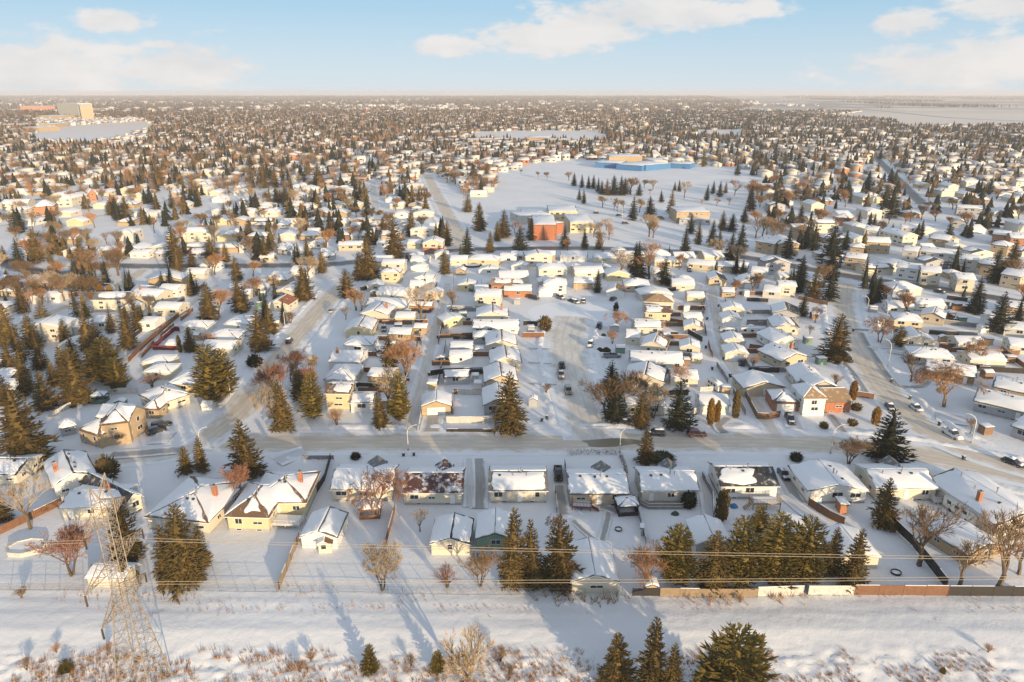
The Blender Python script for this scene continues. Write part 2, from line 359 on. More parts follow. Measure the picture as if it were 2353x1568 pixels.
def thing(name, label, cat, loc, rz=0.0, group=None):
    o = link(name, None, None, loc, (0, 0, rz)); return tag(o, label, cat, group)
def struct(name, mb, smooth=False):
    o = obj(name, mb, smooth=smooth); o['kind'] = 'structure'; return o
ORD = ['first','second','third','fourth','fifth','sixth','seventh','eighth','ninth','tenth','eleventh','twelfth']
def nth(i):
    if i < 12: return ORD[i]
    n = i + 1
    return '%d%s' % (n, 'th' if 10 <= n % 100 <= 20 else {1: 'st', 2: 'nd', 3: 'rd'}.get(n % 10, 'th'))
# ---------------------------------------------------------------- ground, roads, banks (the setting)
def axis(parts):
    out = []
    for a, b, st in parts:
        n = max(1, int(round((b - a) / st))); out += [a + (b - a) * i / n for i in range(n)]
    return out + [parts[-1][1]]
def ground():
    xs = axis([(-14000,-3000,1500),(-3000,-600,200),(-600,-160,40),(-160,-75,3),(-75,75,0.7),(75,160,3),(160,600,40),(600,3000,200),(3000,14000,1500)])
    ys = axis([(-250,40,30),(40,58,2),(58,89,0.5),(89,106,0.8),(106,200,20),(200,600,40),(600,3000,200),(3000,15500,1250)])
    vs = []
    for y in ys:
        for x in xs:
            z = gz(x, y)
            if 58 <= y < 103 and abs(x) < 160:
                k = min(1.0, (103 - y) / 8) * min(1, (y - 57) / 3)
                a = 0.05 if y > 84 else 0.05 + min(1.0, (84 - y) / 3) * 0.22
                z += k * (a * noise.fractal((x * 0.55, y * 1.0, 3.1), 0.62, 2.1, 6) + 0.14 * noise.noise((x * 0.05, y * 0.2, 9.0)))
                if 99.0 > y > 88: z += 0.05 * math.sin(y * 2.2 + noise.noise((x * .1, y * .1, 0)) * 2) * k
            vs.append((x, y, z))
    nx = len(xs); fs = [(j*nx+i, j*nx+i+1, (j+1)*nx+i+1, (j+1)*nx+i) for j in range(len(ys)-1) for i in range(nx-1)]
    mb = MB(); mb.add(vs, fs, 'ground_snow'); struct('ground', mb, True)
ground()
def smooth_line(pts, step=3.0):
    out = []
    n = len(pts)
    for i in range(n - 1):
        p0, p1, p2, p3 = pts[max(i-1, 0)], pts[i], pts[i+1], pts[min(i+2, n-1)]
        k = max(2, int((p2 - p1).length / step))
        for j in range(k):
            t = j / k
            out.append(0.5 * ((2*p1) + (p2-p0)*t + (2*p0-5*p1+4*p2-p3)*t*t + (3*p1-p0-3*p2+p3)*t*t*t))
    out.append(pts[-1].copy()); return out
NSTRIP = [0]
ROADS = []                                       # kept to hold houses and trees off the streets
def strip(name, pts, width, mat, z=0.02, keep=True, straight=False):
    pts = [P(*p) if len(p) == 2 else T(*p) for p in pts]
    line = smooth_line(pts, 3.0 if pts[0].y < 500 else 12.0) if not straight else pts
    me = MB(); vs = []; uv = []; dist = 0; NSTRIP[0] += 1; z = z + NSTRIP[0] * 0.0045
    for i, p in enumerate(line):
        d = (line[min(i+1, len(line)-1)] - line[max(i-1, 0)]); d.z = 0; d.normalize(); s = Vector((d.y, -d.x, 0))
        if i: dist += (p - line[i-1]).length
        w = width if not isinstance(width, (tuple, list)) else width[0] + (width[1] - width[0]) * i / (len(line) - 1)
        for k in range(5):
            q = p + s * w * (k / 4 - 0.5); vs.append((q.x, q.y, z)); uv.append((k / 4, dist))
    fs = [(i*5+k, i*5+k+1, i*5+k+6, i*5+k+5) for i in range(len(line)-1) for k in range(4)]
    me.add(vs, fs, mat); o = struct(name, me)
    m = o.data; u = m.uv_layers.new(name='UVMap')
    for l in m.loops: u.data[l.index].uv = uv[l.vertex_index]
    if keep: ROADS.append((line, (max(width) if isinstance(width, (tuple, list)) else width) / 2))
    return line
def bank(line, off, w, h, seed, i0=0, i1=None, gaps=()):
    line = line[i0:i1]; me = MB(); vs = []; n = len(line); K = 7
    fine = []
    for i in range(n - 1):
        k = max(1, int((line[i+1] - line[i]).length / 0.8))
        for j in range(k): fine.append(line[i].lerp(line[i+1], j / k))
    fine.append(line[-1])
    for i, p in enumerate(fine):
        d = fine[min(i+1, len(fine)-1)] - fine[max(i-1, 0)]; d.z = 0; d.normalize(); s = Vector((d.y, -d.x, 0))
        e = min(1, i / 3, (len(fine) - 1 - i) / 3)
        for a, b in gaps:
            if a < p.x < b: e = 0.12
        for k in range(K):
            t = k / (K - 1); q = p + s * (off + (t - 0.5) * w)
            hh = math.sin(math.pi * t) ** 0.8 * h * (0.55 + 0.9 * noise.noise((q.x * 0.5 + seed, q.y * 0.5, 0)) + 0.35 * noise.noise((q.x * 1.9, q.y * 1.9, seed))) * e
            vs.append((q.x, q.y, max(-0.02, hh) if 0 < k < K-1 else -0.03))
    fs = [(i*K+k, i*K+k+1, (i+1)*K+k+1, (i+1)*K+k) for i in range(len(fine)-1) for k in range(K-1)]
    me.add(vs, fs, 'bank_snow'); struct('snowbank', me, True)
def roads():
    main = strip('street', [(452,1012),(560,1017),(800,1017),(1176,1017),(1500,1015),(1800,1017),(2000,1030),(2160,1052),(2380,1098)], 12.5, 'packed_road')
    diag = strip('street', [(455,1022),(500,990),(560,938),(602,880),(650,812),(700,752),(742,702),(778,664),(812,628)], 11.0, 'packed_road', 0.028)
    strip('street', [(475,1005),(430,1035),(330,1052),(150,1062),(-80,1080)], 7.5, 'lane_road', 0.024)
    cen = strip('street', [(1362,1012),(1348,960),(1328,900),(1312,840),(1304,780),(1318,728)], (14.0, 20.0), 'lane_road', 0.028)
    cul = MB(); c = P(1330, 722); n = 40
    ring = [(c.x + math.cos(t) * 19 * (1 + .04 * math.sin(3*t)), c.y + math.sin(t) * 17, 0.034) for t in [2*math.pi*i/n for i in range(n)]]
    cul.add(ring, [tuple(range(n))], 'lane_road'); struct('street', cul); ROADS.append(([c, c + Vector((1,0,0))], 18))
    right = strip('street', [(1942,652),(1938,705),(1952,765),(1985,830),(2030,893),(2085,950),(2160,1003),(2260,1046),(2380,1080)], 11.5, 'packed_road', 0.032)
    global LANES
    lane1 = strip('lane', [(938,992),(955,930),(975,862),(990,800),(1006,735),(1022,680),(1030,652)], 5.0, 'lane_road')
    lane2 = strip('lane', [(1782,1000),(1745,940),(1710,882),(1676,832),(1655,775),(1640,700),(1636,655)], 5.2, 'lane_road')
    lane3 = strip('lane', [(285,830),(330,785),(400,728),(452,690),(500,655)], 4.5, 'lane_road')
    LANES = [(lane1, 'first back lane'), (lane2, 'second back lane'), (lane3, 'far left lane')]
    strip('road', [(-40,560),(5,600),(70,622),(150,628),(225,612),(330,612),(400,612),(600,611),(770,607),(880,592),(1000,580),(1100,573),(1300,571),(1450,573),(1560,579),(1700,590),(1850,617),(2000,643),(2150,663),(2400,704)], 10.5, 'asphalt_road', 0.02)
    strip('street', [(330,620),(285,650),(230,680),(160,704),(60,742),(-60,800)], 8.0, 'packed_road', 0.03)
    sch = strip('street', [(1062,572),(1050,530),(1022,480),(1000,440),(982,402)], 13.0, 'packed_road', 0.03)
    strip('lane', [(868,505),(862,470),(856,418)], 8.0, 'lane_road')
    strip('street', [(405,520),(470,492),(540,466),(615,440),(660,420)], 11.0, 'lane_road', 0.024)
    strip('street', [(-30,470),(120,455),(240,425),(330,405),(420,388)], 10.0, 'asphalt_road')
    strip('street', [(1840,560),(1960,575),(2100,590),(2380,612)], 8.0, 'lane_road')
    strip('road', [(-40,378),(100,352),(180,337),(250,322),(350,306)], 12.0, 'asphalt_road')
    strip('street', [(1395,335),(1400,315),(1380,298)], 14.0, 'lane_road')
    strip('street', [(640,352),(820,344),(1010,350),(1060,340)], 11.0, 'lane_road'); strip('street', [(1780,505),(1960,488),(2160,478),(2380,480)], 10.0, 'lane_road')
    strip('street', [(880,384),(800,340),(742,300),(700,275)], 12.0, 'lane_road'); strip('street', [(1760,420),(1900,395),(2060,372),(2200,350),(2380,338)], 12.0, 'lane_road'); strip('street', [(1640,345),(1690,310),(1720,285),(1735,262)], 16.0, 'lane_road')
    strip('street', [(2120,470),(2070,420),(2030,380),(1990,340),(1960,310)], 10.0, 'asphalt_road'); strip('street', [(0,520),(90,506),(200,500),(330,480),(400,455)], 9.0, 'lane_road')
    strip('road', [(1880,236),(1960,248),(2090,262),(2200,272),(2380,280)], 26.0, 'asphalt_road')
    bank(main, -8.2, 3.2, 0.55, 1, 4, gaps=((-26,-20),(-15,-9.5),(-60,-45),(-6,6),(8,17),(46,54),(58,80)))
    bank(main, 8.0, 4.0, 0.45, 2, 3, 60, gaps=((-13,-8),(8,13)))
    bank(diag, -6.8, 2.6, 0.5, 3, 5, -3); bank(diag, 6.8, 2.6, 0.45, 4, 9, -3)
    bank(cen, 9.0, 2.6, 0.8, 5, 3, -4); bank(cen, -9.0, 2.4, 0.55, 6, 3, -4)
    bank(right, -7.2, 2.6, 0.6, 7, 4, -3); bank(right, 7.0, 2.6, 0.5, 8, 4, -14)
    bank(sch, -10, 4, 0.8, 9)
    # driveways, walks and trampled strips
    for tile, pts, w, mt in [
        ('c3',[(318,255),(325,330),(345,445)],2.9,'drive_worn'),('c4',[(120,215),(165,300),(205,360)],3.0,'drive_worn'),
        ('c2',[(1490,75),(1495,230),(1490,410)],3.6,'drive_worn'),('c2',[(1425,75),(1430,230),(1425,400)],2.4,'drive_snow'),
        ('c3',[(645,405),(640,470),(600,635)],1.6,'drive_worn'),('c3',[(410,490),(470,550),(560,625)],1.3,'drive_worn'),
        ('c3',[(590,395),(650,410),(700,430)],2.4,'drive_worn'),('c3',[(1265,170),(1300,300),(1325,470)],3.0,'drive_snow'),
        ('b2',[(1395,1130),(1370,1255)],5.5,'drive_worn'),('c4',[(110,320),(230,420),(370,520)],3.2,'drive_snow'),
        ('b4',[(490,1125),(545,1190),(600,1260)],1.5,'path_concrete'),('b4',[(170,1090),(215,1230)],4.6,'drive_snow'),
        ('b4',[(730,480),(790,590),(890,740)],1.6,'path_concrete'),('b4',[(800,600),(950,590),(1110,610)],3.0,'drive_snow'),
        ('b4',[(890,740),(960,840),(1040,910)],1.4,'path_concrete'),('b4',[(1040,905),(1200,900),(1260,860)],1.5,'path_concrete'),
        ('b1',[(870,1440),(1120,1425),(1400,1400)],4.0,'drive_worn'),('b1',[(1350,1300),(1200,1305)],6.5,'drive_snow'),
        ('c2',[(130,95),(220,60),(330,30)],6.0,'drive_snow'),('b2',[(0,610),(190,605)],3.5,'drive_worn'),
        ('b3',[(640,650),(840,660)],3.5,'drive_snow'),('b4',[(940,625),(1120,655)],3.0,'drive_snow'),
        ('b4',[(1310,1130),(1560,1170)],7.0,'drive_snow'),('b4',[(660,450),(960,475)],1.5,'path_concrete'),
        ('b3',[(1690,1150),(1615,1210),(1660,1265)],3.0,'drive_worn'),('b3',[(1180,1150),(1230,1250)],1.3,'path_concrete'),
        ('b4',[(570,690),(680,810),(780,960)],1.2,'path_concrete'),('b3',[(130,605),(300,610)],0.5,'path_concrete'),
        ('b3',[(125,715),(310,725)],0.5,'path_concrete'),('b3',[(130,880),(350,890)],0.5,'path_concrete')]:
        strip('driveway' if w > 2 else 'path', [(tile, *p) for p in pts], w, mt, 0.04, keep=False)
    # wet bare patch on the street by the lamp
    p = T('b3', 770, 1340); mb = MB()
    ring = [(p.x + math.cos(t) * (7 + 1.5 * math.sin(3*t+1)), p.y + math.sin(t) * (2.1 + .5 * math.sin(2*t)), 0.05) for t in [2*math.pi*i/26 for i in range(26)]]
    mb.add(ring, [tuple(range(26))], 'wet_patch'); struct('street', mb)
m, nt, b = newmat('wet_patch'); b.inputs['Base Color'].default_value = (0.22, 0.19, 0.14, 1); b.inputs['Roughness'].default_value = 0.35
roads()
def near_road(x, y, extra=0.0):
    for line, hw in ROADS:
        lim = (hw + extra) ** 2
        for i in range(0, len(line) - 1):
            a, b = line[i], line[i+1]; dx, dy = b.x - a.x, b.y - a.y; L2 = dx*dx + dy*dy or 1
            t = max(0, min(1, ((x - a.x) * dx + (y - a.y) * dy) / L2))
            ex, ey = x - a.x - dx * t, y - a.y - dy * t
            if ex*ex + ey*ey < lim: return True
    return False
# open snowfields (picture outlines laid on the ground): nothing is scattered there
FIELDS = [[(1075,458),(1135,450),(1150,400),(1230,376),(1330,366),(1400,372),(1690,384),(1745,412),(1760,470),(1740,520),(1830,560),(1840,590),(1560,572),(1330,566),(1085,566),(1062,520),(1010,440),(1010,405)],
          [(1050,322),(1100,303),(1370,300),(1395,318),(1380,326)], [(50,322),(120,292),(330,278),(360,292),(250,322),(200,328)],
          [(1595,312),(1605,299),(1705,298),(1700,318)], [(1890,268),(2060,247),(2400,247),(2400,292),(2200,287)],
          [(1560,214),(1700,217),(1950,236),(2100,244),(1900,244),(1700,232)], [(1180,214),(1700,216),(1500,220)],
          [(1050,470),(1110,460),(1120,520),(1070,520)]]
FPOLY = [[(P(u, v).x, P(u, v).y) for u, v in f] for f in FIELDS]
def inside(x, y, poly):
    c = False; n = len(poly)
    for i in range(n):
        x1, y1 = poly[i]; x2, y2 = poly[i-1]
        if (y1 > y) != (y2 > y) and x < (x2 - x1) * (y - y1) / (y2 - y1) + x1: c = not c
    return c
def in_field(x, y): return any(inside(x, y, p) for p in FPOLY)

# ---------------------------------------------------------------- houses
WIN = {}
def window_mesh(w, h):
    k = (round(w, 1), round(h, 1))
    if k not in WIN:
        mb = MB(); fr = 0.07
        mb.box(-w/2, -0.05, 0, w/2, -0.005, fr, 'trim'); mb.box(-w/2, -0.05, h-fr, w/2, -0.005, h, 'trim')
        mb.box(-w/2, -0.05, fr, -w/2+fr, -0.005, h-fr, 'trim'); mb.box(w/2-fr, -0.05, fr, w/2, -0.005, h-fr, 'trim')
        if w > 1.1: mb.box(-fr/2, -0.045, fr, fr/2, -0.006, h-fr, 'trim')
        mb.box(-w/2+fr, -0.03, fr, w/2-fr, -0.008, h-fr, 'glass')
        WIN[k] = mb.mesh('window')
    return WIN[k]
def slope_pt(q, u, v):
    a, b, c, d = q
    return a.lerp(b, u).lerp(d.lerp(c, u), v)
def snow_slab(q, rnd, m, t=0.17, nseg=7, rag=0.05):
    """snow lying on one roof slope q (eave a-b, ridge c-d); m = bare margins (eave, right, ridge, left) as fractions"""
    me, mr, mt, ml = m
    a, b, c, d = q; nrm = (b - a).cross(d - a).normalized()
    W = (b - a).length; Hh = max(0.5, (d - a).length)
    pts = []
    def edge(u0, v0, u1, v1):
        for i in range(nseg):
            k = i / nseg; pts.append([u0 + (u1-u0)*k, v0 + (v1-v0)*k])
    r = 0.10
    u0, u1, v0, v1 = ml, 1-mr, me, 1-mt
    edge(u0, v0, u1, v0); edge(u1, v0, u1, v1); edge(u1, v1, u0, v1); edge(u0, v1, u0, v0)
    big = max(m); out = []
    sx, sy = rnd.random() * 50, rnd.random() * 50
    cu, cv = (u0+u1)/2, (v0+v1)/2
    for (u, v) in pts:
        k = (0.35 + 1.8 * big) * rag
        ju = noise.noise((u * 4 + sx, v * 4, 0)) * k * 2; jv = noise.noise((u * 4, v * 4 + sy, 5)) * k * 2
        if big > 0.12:          # rounded patch
            du, dv = (u - cu) / ((u1-u0)/2), (v - cv) / ((v1-v0)/2)
            s = 1 / max(1e-3, (abs(du)**5 + abs(dv)**5) ** 0.2); u, v = cu + (u-cu) * min(1, s * 0.99), cv + (v-cv) * min(1, s * 0.99)
        out.append((min(0.99, max(0.01, u + ju)), min(0.99, max(0.01, v + jv))))
    n = len(out); mid = slope_pt(q, cu, cv)
    r0 = [slope_pt(q, u, v) + nrm * 0.005 for u, v in out]
    r1 = [p + nrm * t * 0.62 for p in r0]
    r2 = [p + (mid - p).normalized() * min(0.22, (mid - p).length * .3) + nrm * t for p in r0]
    mb = MB(); vs = r0 + r1 + r2 + [mid + nrm * t * 1.05]
    fs = []
    for i in range(n):
        j = (i + 1) % n
        fs += [(i, j, n+j, n+i), (n+i, n+j, 2*n+j, 2*n+i), (2*n+i, 2*n+j, 3*n)]
    mb.add(vs, fs, 'roof_snow'); return mb
def house_parts(w, d, he, ax, rise, wall, roof, snow, rnd, lod=2, oh=0.45, basement=True, wins=True, parent=None, gdoor=False, brickbase=False, nvent=2):
    """builds the parts of one building around the origin (roof edge spans w x d, front faces -y)"""
    wm = 'brick' if wall == 'brick' else 'wall_' + wall; rm = 'shingle_' + roof
    x0, x1, y0, y1 = -w/2 + oh, w/2 - oh, -d/2 + oh, d/2 - oh
    zr = he + rise; th = 0.16; out = []
    mb = MB()
    if ax == 'f': rise = 0.25; zr = he + rise
    slope_x = rise / (w / 2); slope_y = rise / (d / 2)
    zf = 0.0
    if basement and lod > 0: mb.box(x0 - .004, y0 - .004, -0.3, x1 + .004, y1 + .004, 0.55, 'foundation'); zf = 0.55
    topw = he + (oh * (slope_y if ax == 'x' else slope_x if ax == 'y' else min(slope_x, slope_y) if ax == 'h' else 0)) - 0.02
    bm_ = 'brick' if brickbase else wm
    mb.box(x0, y0, zf if zf else -0.3, x1, y1, topw, wm)
    if brickbase: mb.box(x0-.01, y0-.01, 0.56, x1+.01, y1+.01, he * .5, 'brick')
    if ax == 'x':
        for xx in (x0, x1): 
            s = 1 if xx == x1 else -1
            mb.add([(xx, y0, topw), (xx, y1, topw), (xx, 0, zr - .04), (xx - s*.2, y0, topw), (xx - s*.2, y1, topw), (xx - s*.2, 0, zr - .04)], [(0,1,2),(0,2,5,3),(1,4,5,2)], wm)
    if ax == 'y':
        for yy in (y0, y1):
            s = 1 if yy == y1 else -1
            mb.add([(x0, yy, topw), (x1, yy, topw), (0, yy, zr - .04), (x0, yy - s*.2, topw), (x1, yy - s*.2, topw), (0, yy - s*.2, zr - .04)], [(0,1,2),(0,2,5,3),(1,4,5,2)], wm)
    out.append(obj('wall', mb, parent))
    # roof
    X0, X1, Y0, Y1 = -w/2, w/2, -d/2, d/2; V = Vector
    if ax == 'x': slopes = [(V((X0,Y0,he)),V((X1,Y0,he)),V((X1,0,zr)),V((X0,0,zr))), (V((X1,Y1,he)),V((X0,Y1,he)),V((X0,0,zr)),V((X1,0,zr)))]
    elif ax == 'y': slopes = [(V((X0,Y1,he)),V((X0,Y0,he)),V((0,Y0,zr)),V((0,Y1,zr))), (V((X1,Y0,he)),V((X1,Y1,he)),V((0,Y1,zr)),V((0,Y0,zr)))]
    elif ax == 'h':
        if w >= d: g = d/2; A, B = V((X0+g,0,zr)), V((X1-g,0,zr)); slopes = [(V((X0,Y0,he)),V((X1,Y0,he)),B,A),(V((X1,Y1,he)),V((X0,Y1,he)),A,B),(V((X0,Y1,he)),V((X0,Y0,he)),A,A),(V((X1,Y0,he)),V((X1,Y1,he)),B,B)]
        else: g = w/2; A, B = V((0,Y0+g,zr)), V((0,Y1-g,zr)); slopes = [(V((X0,Y0,he)),V((X1,Y0,he)),A,A),(V((X1,Y1,he)),V((X0,Y1,he)),B,B),(V((X0,Y1,he)),V((X0,Y0,he)),A,B),(V((X1,Y0,he)),V((X1,Y1,he)),B,A)]
    else: slopes = [(V((X0,Y0,zr)),V((X1,Y0,zr)),V((X1,Y1,zr)),V((X0,Y1,zr)))]
    rb = MB()
    for (a, b, c, dd) in slopes:
        up = V((0,0,th)); tri = (c - dd).length < 1e-5
        top = [a, b, c] if tri else [a, b, c, dd]; n = len(top)
        vs = [p + up * 0 for p in top] + [p - up for p in top]
        fs = [tuple(range(n)), tuple(range(n, 2*n))[::-1]] + [(i, n+i, n+(i+1)%n, (i+1)%n) for i in range(n)]
        rb.add(vs, [fs[0]], rm); rb.add(vs, fs[1:], 'trim' if wall in ('cream','white','yellow','pale') else 'dark_trim')
    ro = obj('roof', rb, parent); out.append(ro)
    # snow on each slope
    codes = (snow * 4)[:len(slopes)]
    for q, cde in zip(slopes, codes):
        if cde == 'B': continue
        e = 0.012
        if cde == 'F': m = (e + .01, e + .008, 0.004 if ax != 'f' else .02, e + .008)
        elif cde == 'E': m = (.07, .06, .07, .06)
        elif cde == 'P': m = rnd.choice([(.28, .1, .05, .12), (.12, .35, .05, .06), (.2, .05, .05, .3), (.35, .2, .05, .05)])
        else: m = (.45, .25, .12, .2)
        if (q[2] - q[3]).length < 1e-5: m = (m[0] + .03, m[1] + .03, max(.1, m[2]), m[3] + .03)
        sb = snow_slab(q, rnd, m, 0.20 if lod > 0 else 0.16, 8 if lod > 1 else 5 if lod else 3, 0.06 if lod else 0.03)
        obj('snow', sb, ro, smooth=True)
    if lod >= 1 and nvent:
        q = slopes[0] if ax != 'y' else slopes[rnd.choice((0, 1))]; n = (q[1] - q[0]).cross(q[3] - q[0]).normalized()
        for k in range(nvent + (lod > 1)):
            p = slope_pt(q, .15 + .7 * (k + rnd.random() * .6) / (nvent + 1), .70 + .16 * rnd.random()); vb = MB()
            if rnd.random() < .6: vb.box(-.24, -.2, -.1, .24, .2, .42, 'vent_black')
            else: vb.tube((0,0,-.1), (0,0,.75), .09, .09, 'metal_grey', 8); vb.tube((0,0,.7), (0,0,.85), .16, .14, 'metal_grey', 8)
            obj('roof_vent', vb, ro, loc=p)
    if wins:
        def put(kind, ww, hh, x, y, z, rz):
            if kind == 'w': o = link('window', window_mesh(ww, hh), parent, (x, y, z), (0, 0, rz))
            else:
                db = MB(); db.box(-ww/2, -.06, 0, ww/2, -.004, hh, 'door_white' if rnd.random() < .7 else 'door_dark'); o = obj('door', db, parent, (x, y, z), (0, 0, rz))
            out.append(o)
        rows = [he * 0.5 - 0.1 if he < 3.7 else he - 1.75] if he < 4.6 else [1.5, he - 1.7]
        if gdoor:
            db = MB(); gw = min(4.6, (x1 - x0) * .72); db.box(-gw/2, -.06, 0, gw/2, -.003, 2.05, 'door_white')
            for k in range(1, 4): db.box(-gw/2 + .05, -.075, k*.5, gw/2 - .05, -.06, k*.5+.04, 'trim')
            out.append(obj('garage_door', db, parent, (0, y0 - .002, .12)))
        else:
            for zz in rows:
                W = x1 - x0; n = max(1, int(W / 3.4)) if lod else max(1, int(W / 4.5)); doorat = rnd.randrange(n) if (lod == 2 and zz == rows[0] and n > 2) else -1
                if he < 2.75: n = 1
                for k in range(n):
                    x = x0 + W * (k + .5) / n + rnd.uniform(-.35, .35)
                    if k == doorat: put('d', .95, 2.05, x, y0 - .012, max(.3, zz - 1.0), 0)
                    else: put('w', rnd.choice([1.0, 1.4, 1.8, 2.2]) if lod else 1.6, rnd.choice([.6, 1.0, 1.2]) if lod else 1.0, x, y0 - .012, zz, 0)
                Dp = y1 - y0
                if lod >= 1 and Dp > 6.5:
                    for s, xx in ((1, x1), (-1, x0)):
                        for k in range(2): put('w', 1.2, .8, xx + s * .012, y0 + Dp * (.25 + .45 * k), zz, math.pi/2 * s)
            if lod == 2 and he > 2.9 and he < 4.6:
                for k in range(2): put('w', 1.1, .45, x0 + (x1-x0) * (.25 + .5*k), y0 - .016, .1, 0)
    return out, ro
def chimney(ro, x, y, z, wall='brick', s=.75, h=1.5):
    cb = MB(); wm = 'brick' if wall == 'brick' else 'wall_' + wall; cb.box(-s/2, -s/2, -1.2, s/2, s/2, h, wm); cb.box(-s/2-.06, -s/2-.06, h, s/2+.06, s/2+.06, h+.12, 'foundation')
    cb.tube((0,0,h), (0,0,h+.35), .14, .12, 'rubber', 8)
    return obj('chimney', cb, ro, loc=(x, y, z))
HOUSES = []                                     # (x, y, radius)
GROUPW = {'house': 'houses of the snowy suburb', 'garage': 'backyard garages', 'shed': 'small backyard sheds'}
class HH: pass
def place_house(line, kind, name, label, group, lod, seed, hw=None):
    """line: tile x1 y1 x2 y2 depth eave axis rise wall roof snow [options]"""
    t = line.split(); tile = t[0]; x1, y1, x2, y2, d, he = map(float, t[1:7]); ax = t[7]; rise = float(t[8]); wall, roof, snow = t[9:12]; opt = t[12:]
    a, b = T(tile, x1, y1, he), T(tile, x2, y2, he)
    e = b - a; w = e.length; rz = math.atan2(e.y, e.x); n = Vector((-e.y, e.x, 0)).normalized()
    c = (a + b) / 2 + n * d / 2; rnd = random.Random(seed)
    o = thing(name, label, kind, (c.x, c.y, 0), rz, group)
    parts, ro = house_parts(w, d, he, ax, rise, wall, roof, snow, rnd, lod, oh=.45 if kind == 'house' else .3, parent=o,
                            basement=(kind == 'house'), wins='nowin' not in opt, gdoor='door' in opt, brickbase='bb' in opt, nvent=(2 if kind == 'house' else 0))
    h = HH(); h.o, h.w, h.d, h.he, h.rise, h.rz, h.c, h.ro = o, w, d, he, rise, rz, c, ro
    if 'chim' in opt: chimney(ro, w * .28, 0, he + rise - .3)
    if 'chiml' in opt: chimney(ro, -w * .3, -d*.1, he + rise - .4)
    if 'pipe' in opt or (lod == 2 and kind == 'house'):
        pb = MB(); pb.tube((0,0,-.3), (0,0,1.1), .11, .11, 'metal_grey', 8); pb.tube((0,0,1.0), (0,0,1.2), .2, .18, 'metal_grey', 8)
        obj('flue_pipe', pb, ro, loc=(w * .05, -d * .08, he + rise))
    if 'bg' in opt or 'fg' in opt:              # cross gable on the far / near side
        s = 1 if 'bg' in opt else -1; gw = w * .34; g = MB(); yy = d/2 * s; V = Vector; ext = 1.2 * s
        zt = he + rise * .92; A, B, Cc = V((-gw/2, yy + ext, he)), V((gw/2, yy + ext, he)), V((0, yy + ext, zt)); I = V((0, 0.0, zt)); gx = w * .12
        A0, B0 = V((-gw/2, yy, he)), V((gw/2, yy, he))
        vs = [A, B, Cc, I, A0, B0]; fs = [(0, 2, 3, 4), (1, 5, 3, 2)] if s > 0 else [(0, 4, 3, 2), (1, 2, 3, 5)]
        g.add(vs, fs, 'shingle_' + roof); g.add([A, B, Cc], [(0, 1, 2)] if s < 0 else [(1, 0, 2)], 'wall_' + wall if wall != 'brick' else 'brick')
        g.box(-gw/2 + .4, min(yy - .1, yy + ext * .8), 0, gw/2 - .4, max(yy - .1, yy + ext * .8), he - .05, 'wall_' + wall if wall != 'brick' else 'brick')
        go = obj('cross_gable', g, o, loc=(gx, 0, .03))
        q = (A0, A, Cc, I) if s > 0 else (A, A0, I, Cc)
        obj('snow', snow_slab(q, rnd, (.05,.05,.03,.05), .18, 5), go, smooth=True)
        if 'gsn' in opt:
            q2 = (B, B0, I, Cc) if s > 0 else (B0, B, Cc, I); obj('snow', snow_slab(q2, rnd, (.12,.05,.1,.05), .18, 5), go, smooth=True)
    HOUSES.append((c.x, c.y, max(w, d) / 2)); return h
